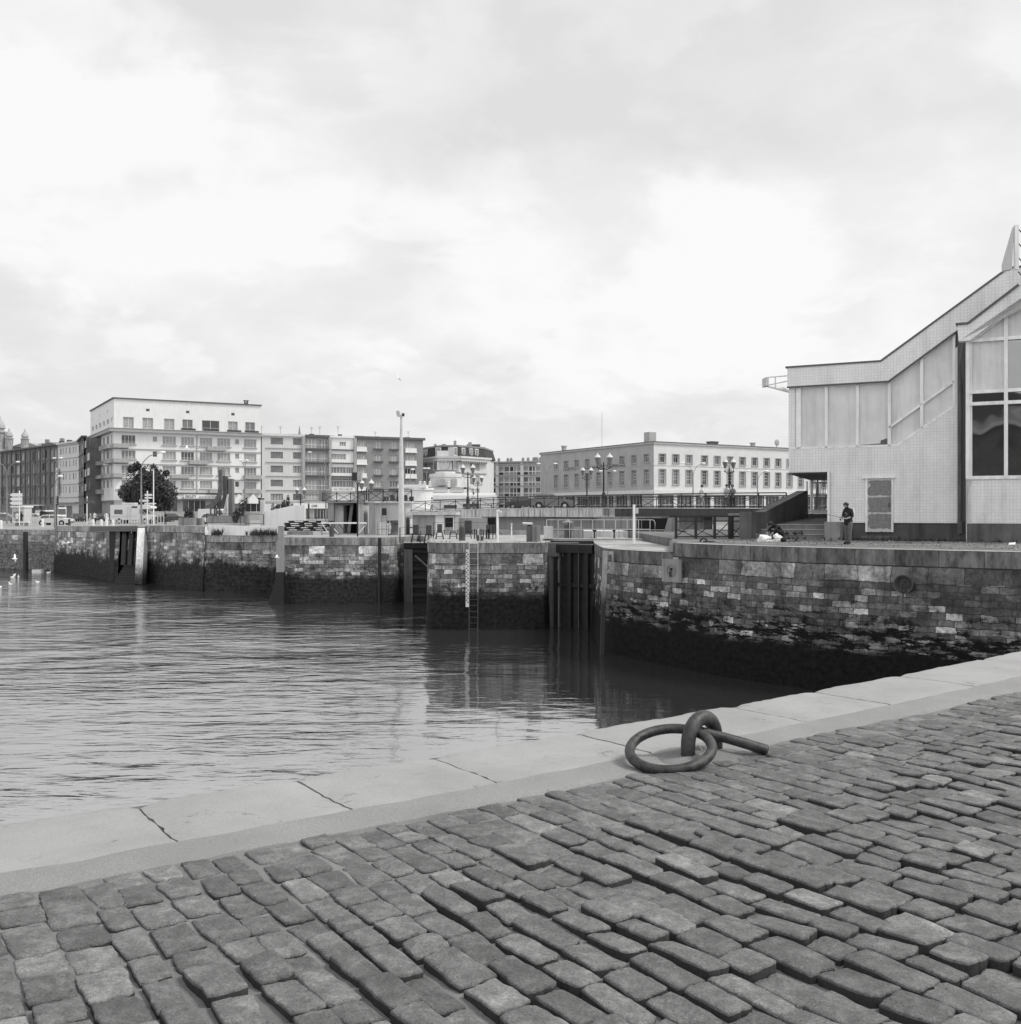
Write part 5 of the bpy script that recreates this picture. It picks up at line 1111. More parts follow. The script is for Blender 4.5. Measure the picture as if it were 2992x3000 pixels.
# dark gate railing on the right quay
t = thing('quay_railing', 'heavy dark iron railing with crossed braces and wire mesh, left of the stair wall', 'railing', G3(1975, 44.2, 0)); o = t.location
xs = [Xu(1900 + q / 3.706, 44.2) - o.x for q in (300, 515, 720, 880, 912, 1035)]; zt_ = .93
m_ = MB()
for x in xs: m_.box(x - .055, -.05, 0, x + .055, .05, zt_)
m_.build('posts', M['iron_black'], t); m_ = MB(); m_.box(xs[0] - .28, -.06, zt_, xs[-1] + .18, .06, zt_ + .07); m_.box(xs[0], -.03, zt_ - .2, xs[-1], .03, zt_ - .15); m_.box(xs[0], -.03, .06, xs[-1], .03, .11); m_.build('rails', M['iron_black'], t)
m_ = MB()
for a, b in zip(xs[:-1], xs[1:]):
    if b - a > .3: m_.bar((a, .0, .1), (b, .0, zt_ - .2), .035); m_.bar((a, .02, zt_ - .5), (a + (b - a) * .9, .02, .1), .03)
m_.build('braces', M['iron_black'], t); m_ = MB()
for k in range(46): x = xs[0] + (xs[-1] - xs[0]) * k / 46; m_.bar((x, .06, .1), (x, .06, zt_ - .2), .006)
for k in range(12): z = .1 + .06 * k; m_.bar((xs[0], .06, z), (xs[-1], .06, z), .006)
m_.build('wire_mesh', M['steel_grey'], t)

# ---------------------------------------------------------------- lock gates
t = thing('lock_gate', 'dark timber lock gate with upright ribs between the middle pier and the right wall', 'lock gate', (1.66, 51.2, -4.6)); a = Vector((0, 0, 0)); b = Vector((4.0 - 1.66, -1.8, 0)); d = (b - a).normalized(); Lg = (b - a).length; rz = atan2(d.y, d.x)
hz = -.45 + 4.6
MB().box(.0, .1, 0, Lg, .35, hz - .35).build('planking', M['timber_dark'], t, rz=rz)
MB().box(.55, -.12, hz - .4, Lg, .5, hz).build('top_beam', M['timber_dark'], t, rz=rz)
for k, x in enumerate((.75, 1.05, 1.6, 2.15, 2.6)): MB().box(x - (.1 if k % 2 == 0 else .025), -.1, 0, x + (.1 if k % 2 == 0 else .025), .097, hz - .4).build('rib', M['timber_dark'] if k % 2 == 0 else M['iron_dark'], t, rz=rz)
MB().box(.3, -.03, hz * .5, Lg, .09, hz * .5 + .18).build('cross_beam', M['timber_dark'], t, rz=rz)
m_ = MB(); m_.lathe([(.22, 0), (.22, hz)], (.3, -.35, 0), 10); m_.build('heel_post', M['concrete_dark'], t)
m_ = MB(); m_.hexa([(.55, -.5, 2.9), (.95, -.55, 2.9), (.95, -.3, 2.9), (.55, -.3, 2.9)], [(.85, -.5, 4.0), (1.15, -.55, 4.0), (1.15, -.3, 4.0), (.85, -.3, 4.0)]); m_.box(.68, -.5, 0, .86, -.35, 2.9); m_.build('strut', M['concrete'], t)
tag(MB().box(1.7, 50.6, -1.05, 3.4, 51.6, -.38).build('stone_ledge', M['slab_dark']), 'stained stone ledge over the left end of the near lock gate', 'ledge')
t = thing('lock_gate', 'dark plank lock gate between the wide left pier and the ladder pier', 'lock gate', (-6.75, 64.9, -4.6)); Lg = 2.5
MB().box(0, .1, 0, Lg, .4, 3.6).build('planking', M['timber_dark'], t); MB().box(0, -.15, 3.45, Lg, .5, 3.78).build('top_beam', M['timber_dark'], t); MB().box(0, -.2, 3.79, Lg, .5, 3.84).build('walk_plank', M['concrete_pale'], t)
for k in range(6): MB().box(.3, -.06, .4 + k * .55, Lg, .095, .62 + k * .55).build('cross_beam', M['timber_wet'] if k < 3 else M['timber_dark'], t)
m_ = MB(); m_.bar((.7, -.1, 3.0), (2.2, -.1, 1.7), .12); m_.build('brace', M['wood_mid'], t); MB().box(.0, -.1, 0, .55, .09, 3.4).build('heel_post', M['concrete_dark'], t)
m_ = MB(); m_.poly([(-7.2, 65.4, -1.5), (-4.5, 65.4, -1.5), (-4.5, 69, -1.5), (-7.2, 69, -1.5)]); m_.poly([(1.5, 51.9, -1.5), (4.7, 51.9, -1.5), (4.7, 68, -1.5), (1.5, 68, -1.5)]); m_.poly([(-5.8, 66.9, -1.51), (7, 66.9, -1.51), (7, 100, -1.51), (-5.8, 100, -1.51)]); struct(m_.build('water', M['harbour_water']))
rail('lock_gate_railing', 'thin dark wire railing along the plank of the far lock gate', 'railing', [G3(1172, 64.4, -.78), G3(1255, 64.4, -.78)], .95, .9, M['iron_dark'], (.55,), rr=.012, pr=.03)
# ---------------------------------------------------------------- catwalk
t = thing('catwalk', 'grey steel footbridge deck over the near lock gate', 'footbridge', G3(1592, 54, -.33)); w = Xu(1905, 54) - t.location.x
MB().box(0, 0, -.05, w, 1.1, .07).build('deck', M['slab_grey'], t); MB().box(0, .1, -.22, w, .25, -.052).build('beam', M['iron_dark'], t)
rail('catwalk_railing', 'pale tubular railing with a rounded end on the near side of the catwalk', 'railing', [G3(1602, 54, -.26), G3(1905, 54, -.26)], 1.0, .55, M['metal_white'], (.5,), rr=.02, pr=.016)
rail('catwalk_railing', 'pale tubular railing on the far side of the catwalk', 'railing', [G3(1615, 55, -.26), G3(1880, 55, -.26)], 1.0, 1.1, M['steel_grey'], (.5,), rr=.016, pr=.016)
m_ = MB(); c = G3(1905, 54, .2); m_.tube([c + Vector((0, 0, -.45)), c + Vector((.2, 0, -.42)), c + Vector((.26, 0, -.3)), c + Vector((.26, 0, .38)), c + Vector((.2, 0, .52)), c + Vector((0, 0, .54))], .02, 6); tag(m_.build('hoop', M['metal_white']), 'rounded white hoop closing the right end of the catwalk railing', 'railing')
# ---------------------------------------------------------------- ladder and gauge on the middle pier
yl = 49.22; t = thing('ladder', 'tall iron ladder with white upper stiles on the middle pier', 'ladder', (Xu(1375, yl), yl, -4.6)); w = .42; hz = 4.25
def wy(z): return -(hz - z) * .055 + .02
m_ = MB()
for x in (0, w): m_.bar((x, wy(1.9), 1.9), (x, wy(hz), hz + .0), .032); m_.bar((x, wy(0), 0), (x, wy(1.9), 1.9), .04, m=1)
m_.bar((0, wy(hz), hz), (w, wy(hz), hz), .05); m_.build('stiles', [M['concrete_pale'], M['iron_dark']], t); m_ = MB()
for k in range(15): z = .15 + .28 * k; m_.bar((0, wy(z), z), (w, wy(z), z), .022, m=0 if z < 2 else 1)
m_.build('rungs', [M['iron_dark'], M['concrete_mid']], t)
t = thing('tide_gauge', 'white board with black checked depth marks beside the ladder on the middle pier', 'tide gauge', (Xu(1365, yl), yl, -3.4)); m_ = MB(); m_.hexa([(0, -.17, 0), (.16, -.17, 0), (.16, -.11, 0), (0, -.11, 0)], [(0, -.02, 2.75), (.16, -.02, 2.75), (.16, .04, 2.75), (0, .04, 2.75)]); m_.build('board', M['metal_white'], t); m_ = MB()
for k in range(26): z = .2 + .095 * k; x = .02 if k % 2 else .085; y = -.17 + .15 * z / 2.75 - .006; m_.box(x, y, z, x + .055, y + .004, z + .06)
m_.build('marks', M['letter_black'], t)
# beam on the right nose
m_ = MB(); m_.hexa([(.06, -.33, -4.4), (.2, -.33, -4.4), (.2, -.1, -4.4), (.06, -.1, -4.4)], [(.2, -.12, -.02), (.38, -.12, -.02), (.38, .1, -.02), (.2, .1, -.02)]); m_.box(.42, -.05, -.75, .62, .05, -.62); m_.box(.42, -.05, -.15, .62, .05, -.03); m_.box(.55, -.05, -.62, .62, .05, -.15)
c = G3(1752, 40.9, -.4); tag(m_.build('fender_beam', M['tide_beam'], loc=c), 'leaning pale fender beam with a bracket on the nose of the right lock wall', 'fender')
# recessed mooring rings in the right wall
for k, (u, v, Yr, nx, rad, lab) in enumerate(((1966, 1672, 37.55, (-.8, -.6), .2, 'small round recess with an iron ring in a pale square stone of the right wall'), (2647, 1711, 30.95, (-.59, -.81), .26, 'larger round recess with a rusty hanging ring and chain streak in the right wall'))):
    c = P(u, v, Yr); t = thing('wall_ring', lab, 'mooring ring', c, atan2(-nx[0], nx[1]) + pi if False else atan2(nx[0], -nx[1]), 'rings let into the right quay wall')
    m_ = MB(); N = 20
    if k == 0: m_.box(-.48, .02, -.42, .48, .10, .42); o = m_.build('stone', M['concrete'], t)
    ring = [(cos(2 * pi * i / N), sin(2 * pi * i / N)) for i in range(N)]; m_ = MB(); vs = []
    for rr_, yy in ((1.12, -.015), (1.0, -.02), (.96, .03), (.6, .14)): vs += [(x * rad * rr_, yy, z * rad * rr_) for x, z in ring]
    m_.solid(vs, [(j * N + i, j * N + (i + 1) % N, (j + 1) * N + (i + 1) % N, (j + 1) * N + i) for j in range(3) for i in range(N)] + [tuple(3 * N + i for i in range(N))]); m_.build('recess', M['plinth'] if k else M['concrete'], t)
    m_ = MB(); m_.tube([(.03 + .1 * rad * 2 * cos(a), -.06, -.02 - rad * .45 + rad * .5 * sin(a)) for a in [2 * pi * i / 16 for i in range(16)]], .022, 8, closed=True); m_.box(0, -.07, .02, .06, .04, .1); m_.build('ring', M['iron_black'], t)
    if k:
        m_ = MB()
        for i in range(7): m_.ball((.0 + .01 * (i % 2), -.04 - .012 * i, -rad - .09 * i), .035, 0, 6, 4, (1, .6, 1.4))
        m_.build('chain', M['concrete_dark'], t)
# ---------------------------------------------------------------- piles
def pile(label, u0_, u1_, v0_, Yp, mat, matlo=None, zsplit=-2.6, name='mooring_pile'):
    x0, x1 = Xu(u0_, Yp), Xu(u1_, Yp); zt_ = Zv(v0_, Yp); t = thing(name, label, 'pile', ((x0 + x1) / 2, Yp, WZ)); w = (x1 - x0) / 2
    m_ = MB(); m_.lathe([(w, zsplit - WZ), (w, zt_ - WZ - .04), (w * .9, zt_ - WZ)], (0, 0, 0), 12); m_.build('shaft', mat, t, True); m_ = MB(); m_.lathe([(w * 1.06, -.6), (w * 1.04, zsplit - WZ - .002)], (0, 0, 0), 12); m_.build('wet_foot', matlo or M['timber_wet'], t, True); return t
pile('black pile standing against the wide left pier', 1107, 1118, 1576, 62.9, M['timber_dark']); pile('lone dark banded pile rising from the water at the far left', 68, 82, 1558, 97.5, M['timber_dark'])
t = thing('fender_post', 'square concrete post, pale above and black below, at the left end of the wide pier', 'post', (Xu(821, 62.6), 62.6, WZ)); MB().box(-.2, -.2, 2.0, .2, .3, Zv(1541, 62.6) - WZ - .9).build('shaft', M['concrete'], t); MB().box(-.12, -.1, Zv(1541, 62.6) - WZ - .9, .2, .2, Zv(1541, 62.6) - WZ).build('cap', M['concrete'], t); MB().box(-.25, -.22, -.5, .26, .31, 1.998).build('wet_foot', M['timber_wet'], t)
m_ = MB(); m_.hexa([(-.9, -.1, -.5), (.2, -.1, -.5), (.2, .3, -.5), (-.9, .3, -.5)], [(-.25, 0, 1.6), (.2, 0, 1.6), (.2, .3, 1.6), (-.25, .3, 1.6)]); m_.build('wedge', M['timber_wet'], t)
# raking fenders and water steps at the west wall
t = thing('raking_fender', 'broad white raking concrete pillar with dark timbers, set in a notch of the far wall', 'fender', (-31.5, 83, 0)); o = t.location
def slant(a, b, w, d, mat, nm):
    pa, pb = P(*a) - o, P(*b) - o; m_ = MB(); m_.hexa([pb + Vector((-w / 2, 0, 0)), pb + Vector((w / 2, 0, 0)), pb + Vector((w / 2, d, 0)), pb + Vector((-w / 2, d, 0))], [pa + Vector((-w / 2, 0, 0)), pa + Vector((w / 2, 0, 0)), pa + Vector((w / 2, d, 0)), pa + Vector((-w / 2, d, 0))]); m_.build(nm, mat, t)
slant((414, 1541, 82.9), (405, 1712, 79.9), .58, .9, M['tide_pillar'], 'pillar')
for a, b in ((1100, 1085), (1165, 1142), (1218, 1200)): slant((a / 3.018, 1548, 83.2), (b / 3.018, 1655, 81), .32, .5, M['timber_dark'], 'timber')

for q in (((386, 1556), (385, 1611), (366, 1611)), ((402, 1560), (397, 1650), (379, 1650), (384, 1612))): MB().extr([P(u_, v_, 82.9) - o for u_, v_ in q], (0, .3, 0)).build('infill', M['white_render'], t)
tag(MB().prism([(-33.0, 84.2), (-29.4, 84.2), (-29.4, 90), (-33.0, 90)], -6, -.02).build('notch_wall', M['timber_wet']), 'black weedy back wall of the notch behind the raking fenders', 'wall')
tag(MB().box(-34, 82.8, -.42, -28.8, 84.3, -.012).build('notch_lintel', M['slab_dark']), 'dark ledge over the notch behind the raking fenders', 'ledge')
m_ = MB()
for k in range(9): m_.box(-31.0 + .02 * k, 79.6 + .3 * k, -5.5, -29.2 + .02 * k, 84, WZ + .05 + .2 * k)
tag(m_.build('water_steps', M['timber_wet']), 'black weedy steps leading down to the water beside the raking fenders', 'steps')
# ================================================================ GEAR ON THE LOCK PIERS
GP, GM, GL = -.435, -.35, -.44
def at(u, Y, z): return G3(u, Y, z)
# control blocks
t = thing('control_block', 'square concrete lock-keeper block with a dark open doorway and a leaning plank', 'concrete hut', at(960, 73, GP)); X_ = lambda u, Y=73: Xu(u, Y) - t.location.x
hz = Zv(1473, 73) - GP; xa, xb, xc, xd = X_(960), X_(978), X_(1046), X_(1066)
MB().box(xa, 0, 0, xb - .004, 3, hz).build('wall', M['concrete_mid'], t); MB().box(xc + .004, 0, 0, xd, 3, hz).build('wall', M['concrete_pale'], t)
MB().box(xa - .2, -.15, hz, xd + .15, 3.1, hz + .18).build('roof_slab', M['slab_grey'], t); MB().box(xb, .5, 0, X_(1003), 3, hz - .003).build('wall', M['concrete_pale'], t)
MB().box(X_(1003) + .003, 2.2, 0, xc, 2.9, hz - .005).build('doorway', M['void'], t); m_ = MB(); m_.bar((X_(1022), -.1, .1), (X_(1030), .3, hz), .22, .06); m_.build('plank', M['wood_mid'], t)
MB().box(xb + .2, -.05, hz - .18, X_(1030), .0, hz - .03).build('lintel', M['iron_dark'], t)
rail('roof_railing', 'dark lattice railing around the roof of the open control block', 'railing', [at(946, 72.6, Zv(1471, 73)), at(1068, 72.6, Zv(1471, 73))], .72, .74, M['iron_dark'], (.85, .1), 'x', rr=.018, pr=.03)
t = thing('control_block', 'plain pale concrete lock-keeper block with a ladder up its front', 'concrete hut', at(1081, 72, GP)); X_ = lambda u, Y=72: Xu(u, Y) - t.location.x; hz = Zv(1472, 72) - GP
MB().box(0, 0, 0, X_(1096), 3, hz).build('corner_pier', M['concrete_mid'], t); MB().box(X_(1096) + .003, .12, 0, X_(1189), 3, hz - .05).build('wall', M['concrete_pale'], t); MB().box(X_(1096), -.1, hz - .049, X_(1200), 3.1, hz + .1).build('roof_slab', M['metal_white'], t)
MB().box(X_(1112), .1, 0, X_(1160), .119, .95).build('whitewash', M['white_render'], t)
rail('roof_railing', 'dark lattice railing on the roof of the plain pale control block', 'railing', [at(1081, 71.9, Zv(1470, 72)), at(1206, 71.9, Zv(1470, 72))], .86, .78, M['iron_black'], (.85, .1), 'x', rr=.02, pr=.035)
t = thing('ladder', 'slim pale ladder up the front of the plain control block', 'ladder', at(1119, 71.7, GP)); w = Xu(1133, 71.7) - Xu(1119, 71.7); hh = Zv(1436, 71.7) - GP
m_ = MB()
for x in (0, w): m_.bar((x, 0, 0), (x, 0, hh), .035)
m_.build('stiles', M['steel_grey'], t); m_ = MB()
for k in range(11): m_.bar((0, 0, .2 + .2 * k), (w, 0, .2 + .2 * k), .02)
m_.build('rungs', M['steel_grey'], t); MB().box(.02, -.12, 1.35, w - .02, -.02, 1.85).build('box', M['iron_black'], t)
for k, (u0_, u1_) in enumerate(((1098, 1110), (1120, 1150), (1160, 1178))):        # dark gear on the roofs
    pass
m_ = MB()
for x in range(5): m_.cbox((.45 * x, 0, 0), .3, .4, .32 + .1 * (x % 2))
tag(m_.build('stored_crates', M['iron_dark'], loc=at(1132, 73, Zv(1468, 73))), 'row of small dark crates stored on the roof of the plain control block', 'crates')
m_ = MB(); m_.lathe([(.42, 0), (.44, .1), (.42, .8), (.3, .84)], (0, 0, 0), 14); m_.lathe([(.45, .38), (.45, .42)], (0, 0, 0), 14); tag(m_.build('drum', M['steel_grey'], loc=at(953, 73.2, Zv(1468, 73)), smooth=True), 'grey drum standing at the left end of the open control block roof', 'drum')
# pallets
t = thing('pallet_stack', 'untidy stack of dark flat timber pallets on the wide left pier', 'pallets', at(833, 71, GP))
rp = random.Random(3); zz_ = .0
MB().box(.2, 0, 0, 2.3, 1.2, .22).build('block', M['concrete'], t); MB().box(2.0, -.05, 0, 2.9, 1.1, .26).build('block', M['concrete_pale'], t)
for k in range(5):
    x0 = (-.1, -.25, .05, .0, .3)[k]; m_ = MB(); z0 = .27 + k * .145
    for j in range(5): m_.box(x0 + .62 * j, rp.uniform(-.1, .05), z0, x0 + .5 + .62 * j, 1.3, z0 + .03 + .0 * j)
    for q in (0, 1.0, 1.9, 2.8): m_.box(x0 + q, 0, z0 + .031, x0 + q + .16, 1.2, z0 + .105)
    m_.box(x0 - .05, -.02, z0 + .106, x0 + 3.0, 1.2, z0 + .132, m=1)
    m_.build('pallet', [M['timber_dark'], M['wood_mid']], t)
# truss rail, bollards, hydrants
t = thing('guard_rail', 'pale truss-braced guard rail in front of the open control block', 'railing', at(943, 69.5, GP)); X_ = lambda u: Xu(u, 69.5) - Xu(943, 69.5); hh = Zv(1530, 69.5) - GP
MB().box(-.05, -.05, hh - .1, X_(1074), .05, hh).build('rail', M['frame_pale'], t); MB().box(0, -.03, .08, X_(1074), .03, .13).build('rail', M['steel_grey'], t); m_ = MB()
for i, (a, b, f) in enumerate(((943, 965, 1), (965, 993, 1), (993, 1015, 1), (1015, 993, 0), (1050, 1074, 0))): m_.bar((X_(a), 0, hh - .1 if f else .1), (X_(b), 0, .1 if f else hh - .1), .05)
m_.build('braces', M['frame_pale'], t)
for q in (943, 993, 1072): MB().box(X_(q) - .03, -.03, 0, X_(q) + .03, .03, hh - .1).build('post', M['steel_grey'], t)
def bollard(label, u, Y, z, w, h_, mat, cap=None, name='bollard', kind=0):
    t = thing(name, label, 'bollard', at(u, Y, z)); 
    if kind == 0: MB().lathe([(w * 1.1, 0), (w, .06), (w * .95, h_ * .72), (w * .85, h_ * .8), (w * .3, h_ * .84)], (0, 0, 0), 14).build('shaft', mat, t, True); m_ = MB(); m_.lathe([(w * .3, h_ * .84), (w * .22, h_ * .9), (w * .5, h_ * .93), (w * .5, h_ * .98), (w * .2, h_)], (0, 0, 0), 12); m_.build('cap', cap or mat, t, True)
    if kind == 1:
        MB().lathe([(w * 1.5, 0), (w * 1.5, .06), (w, .1), (w * .8, h_ * .5), (w * .9, h_ * .78)], (0, 0, 0), 14).build('shaft', mat, t, True); MB().lathe([(w * .9, h_ * .78), (w * 1.1, h_ * .82), (w * 1.1, h_ * .96), (w * .9, h_)], (0, 0, 0), 14).build('drum_head', mat, t, True)
        for s_ in (-1, 1): MB().box(s_ * w * 1.5 - .07, -.07, h_ * .8, s_ * w * 1.5 + .07, .07, h_ * .98).build('lug', M['iron_dark'], t)
    if kind == 2: MB().lathe([(w * 1.2, 0), (w, .05), (w, h_ - .08), (w * .7, h_)], (0, 0, 0), 10).build('shaft', mat, t, True)
    return t
bollard('dark cylindrical bollard with a small head on the wide left pier', 972, 65.5, GP, .15, .8, M['iron_dark']); bollard('stout capstan with side lugs in front of the plain control block', 1157, 70.6, GP, .3, 1.02, M['concrete_dark'], kind=1)
bollard('large black bollard with a cone and knob, tallest on the middle pier', 1354, 53.6, GM, .17, .88, M['iron_dark'], M['concrete'])
bollard('small dark stub bollard, left one of the pair on the middle pier', 1401, 53.2, GM, .07, .3, M['iron_dark'], kind=2); bollard('small dark stub bollard, right one of the pair on the middle pier', 1412, 53.2, GM, .07, .24, M['iron_dark'], kind=2)
tag(MB().lathe([(.035, 0), (.035, .3), (.02, .34)], (0, 0, 0), 8).build('marker_post', M['metal_white'], loc=at(1401, 53.4, GM + .28)), 'tiny white marker standing on the left stub bollard', 'marker')
# wire hoops round the capstan
for k, (a, b, h_) in enumerate(((1107, 1171, .95), (1138, 1171, .75))):
    p0, p1 = at(a, 68.5 - k, GP), at(b, 68.5 - k, GP); up = Vector((0, 0, 1)); q = [p0, p0 + up * (h_ - .1), p0 + up * h_ + Vector((.1, 0, 0)), p1 + up * h_ - Vector((.1, 0, 0)), p1 + up * (h_ - .1), p1]
    m_ = MB(); m_.tube([v - p0 for v in q], .016, 6); m_.tube([up * h_ * .45, p1 - p0 + up * h_ * .45], .014, 6); tag(m_.build('guard_hoop', M['iron_dark'], loc=p0), ['wide thin hoop rail before the plain control block', 'narrow inner hoop rail beside the stout capstan'][k], 'railing')
# tall white mast with floodlight
t = thing('floodlight_mast', 'tall white mast with floodlights on top, rising above the rooftops', 'lamp post', at(1176, 66.5, GP)); hh = Zv(1222, 66.5) - GP
m_ = MB(); m_.lathe([(.21, 0), (.2, .5), (.17, hh * .5), (.11, hh * .8), (.07, hh)], (0, 0, 0), 12); m_.build('mast', M['metal_white'], t, True)
m_ = MB(); m_.hexa([(-.28, -.1, hh + .05), (.02, -.18, hh + .0), (.05, .15, hh + .0), (-.25, .2, hh + .05)], [(-.32, -.2, hh + .38), (-.12, -.28, hh + .4), (-.08, .0, hh + .42), (-.28, .05, hh + .4)]); m_.build('lamp_head', M['metal_white'], t); m_ = MB(); m_.box(.05, -.1, hh + .05, .2, .1, hh + .25); m_.bar((0, 0, hh), (-.1, 0, hh + .1), .05); m_.build('bracket', M['iron_black'], t)
# loudspeaker box pole
t = thing('speaker_pole', 'black pole with Y-shaped fork carrying a big dark box', 'pole', at(1048, 66, GP)); hh = Zv(1408, 66) - GP
m_ = MB(); m_.tube([(0, 0, 0), (0, 0, hh - .25)], .05, 8); m_.bar((0, 0, hh - .3), (-.16, 0, hh), .045); m_.bar((0, 0, hh - .3), (.2, 0, hh), .045); m_.build('pole', M['iron_black'], t); MB().box(-.32, -.3, hh, .0, .25, hh + .52).build('box', M['iron_black'], t); MB().box(.003, -.28, hh + .01, .28, .24, hh + .5).build('box_side', M['slab_grey'], t)
# slim pale posts
def lamp_post(label, u, Y, v0_, vb, r_, mat, extra):
    zb_ = Zv(vb, Y); t = thing('slim_post', label, 'post', at(u, Y, zb_)); hh = Zv(v0_, Y) - zb_; MB().lathe([(r_ * 1.2, 0), (r_, .05), (r_ * .9, hh)], (0, 0, 0), 10).build('shaft', mat, t, True); extra(t, hh); return t
def ex1(t, h_): MB().box(-.06, -.1, h_, .12, .1, h_ + .1).build('lamp_head', M['frame_pale'], t); MB().ball((.16, -.05, h_ - .05), .07, 0, 8, 5, (1, 1, 1.4)).build('lamp', M['metal_white'], t, True)
def ex2(t, h_): MB().box(.06, -.04, h_ - .42, .2, .04, h_ - .15).build('box', M['metal_white'], t)
def ex3(t, h_): MB().lathe([(.03, h_), (.07, h_ + .12), (.05, h_ + .14)], (0, 0, 0), 8).build('bell_mouth', M['metal_white'], t)
lamp_post('slim pale post with a little lamp on the middle pier, right of the ladder', 1458, 51, 1499, 1590, .06, M['frame_pale'], ex1); lamp_post('slim pale post with a small white box, on the right lock apron', 1858, 48, 1478, 1597, .065, M['frame_pale'], ex2); lamp_post('short pale horn-topped pipe on the middle pier', 1499, 57, 1541, 1580, .035, M['frame_pale'], ex3)
# winches
def winch(label, u, Y, z, box=True, s=1.):
    t = thing('sluice_winch', label, 'winch', at(u, Y, z), 0, 'sluice winches in a row by the far lock gate')
    if box: MB().box(-.15 * s, -.14 * s, .52 * s, .17 * s, .2 * s, 1.05 * s).build('box', M['iron_dark'], t)
    m_ = MB(); k = s
    for x in (-1, 1): m_.bar((x * .26 * k, -.1, 0), (x * .18 * k, -.05, .5 * k), .05 * k); m_.bar((x * .26 * k, .3, 0), (x * .18 * k, .2, .5 * k), .05 * k)
    m_.box(-.2 * k, -.1, .46 * k, .2 * k, .22, .519 * k); m_.bar((-.24 * k, -.08, .2 * k), (.24 * k, -.08, .2 * k), .03); m_.build('frame', M['iron_black'], t)
    m_ = MB(); m_.lathe([(.13 * k, 0), (.13 * k, .04)], (0, 0, 0), 14); m_.bar((0, 0, .02), (.2 * k, 0, .02), .03); o = m_.build('hand_wheel', M['iron_black'], t); o.location = (.3 * k, -.1, .55 * k); o.rotation_euler.y = R(90)
winch('dark box winch on legs, leftmost of the row, on the far lock gate', 1218, 64.2, -.76, True, 1.05); winch('dark box winch on legs, second from the left by the far lock gate', 1256, 62.5, -.76, True, 1.05); winch('dark box winch on legs, third from the left, on the middle pier corner', 1288, 56, GM, True, .8)
winch('low winch frame without a box, between the bollard and the third winch', 1328, 56.5, GM, False, .8); winch('low winch frame just right of the large black bollard', 1371, 57.5, GM, True, .75)
m_ = MB()
for k in range(7): m_.box(.12 * k + .05 * (k > 4), 0, 0, .12 * k + .06 + .05 * (k > 4), .1, .55 - .03 * (k % 3))
tag(m_.build('timber_palings', M['timber_dark'], loc=at(1389, 57, GM)), 'short row of dark upright timber palings on the middle pier', 'palings')
t = thing('timber_crate', 'dark slatted timber crate on legs behind the slim lamp post', 'crate', at(1425, 57, GM)); MB().box(0, 0, .35, .66, .5, .78).build('box', M['concrete_dark'], t); m_ = MB()
for x in (0, .16, .34, .52, .62): m_.box(x, -.03, .0, x + .05, -.004, .8)
m_.build('slats', M['timber_dark'], t)
t = thing('periscope_box', 'squat concrete box with a horizontal lamp tube on top, on the middle pier', 'concrete box', at(1543, 51.5, GM)); w = Xu(1583, 51.5) - Xu(1543, 51.5)
MB().box(0, 0, 0, w * .42, .5, .78).build('post', M['concrete_dark'], t); MB().box(w * .42 + .003, -.05, 0, w, .5, .8).build('block', M['concrete'], t); m_ = MB(); m_.tube([(-.2, .1, .92), (.3, .1, .9)], .07, 10); m_.build('lamp_tube', M['metal_white'], t, True); MB().box(.05, .05, .78, .25, .2, .87).build('bracket', M['iron_black'], t)
tag(MB().box(0, 0, 0, .48, .4, .66).build('white_cabinet', M['metal_white'], loc=at(1594, 53.6, -.255)), 'white metal cabinet at the left end of the catwalk', 'cabinet')
tag(MB().box(0, 0, 0, .5, .4, .68).build('grey_cabinet', M['concrete_mid'], loc=at(1683, 56, -.36)), 'grey cabinet behind the catwalk railing, right of the dish lamp', 'cabinet')
t = thing('dish_lamp', 'dish-shaped lamp hood on a dark barrel behind the catwalk', 'lamp', at(1664, 56.5, -.4)); m_ = MB(); m_.lathe([(.2, 0), (.2, .85)], (0, 0, 0), 12); m_.build('barrel', M['concrete_dark'], t, True); MB().lathe([(.34, .98), (.2, 1.04), (.06, 1.1), (.03, 1.18)], (0, 0, 0), 16).build('hood', M['steel_grey'], t, True); m_ = MB(); m_.tube([(.02, 0, .85), (.02, 0, 1.0)], .03, 6); m_.build('stem', M['iron_dark'], t)
for k, u in enumerate((1742, 1800)):
    t = thing('gate_gear', ['small black screw gear behind the catwalk, left one', 'small black screw gear behind the catwalk, right one'][k], 'gear', at(u, 58, -.38)); MB().lathe([(.1, 0), (.05, .1), (.04, .5)], (0, 0, 0), 10).build('stem', M['iron_black'], t, True); MB().ball((0, 0, .5), .11, 0, 8, 6).build('gear_head', M['iron_black'], t, True)
rail('pier_wire_rail', 'thin dark double wire rail across the back of the middle pier', 'railing', [at(1270, 58, GM), at(1430, 58, GM)], .9, 1.5, M['iron_dark'], (.5,), rr=.01, pr=.02)
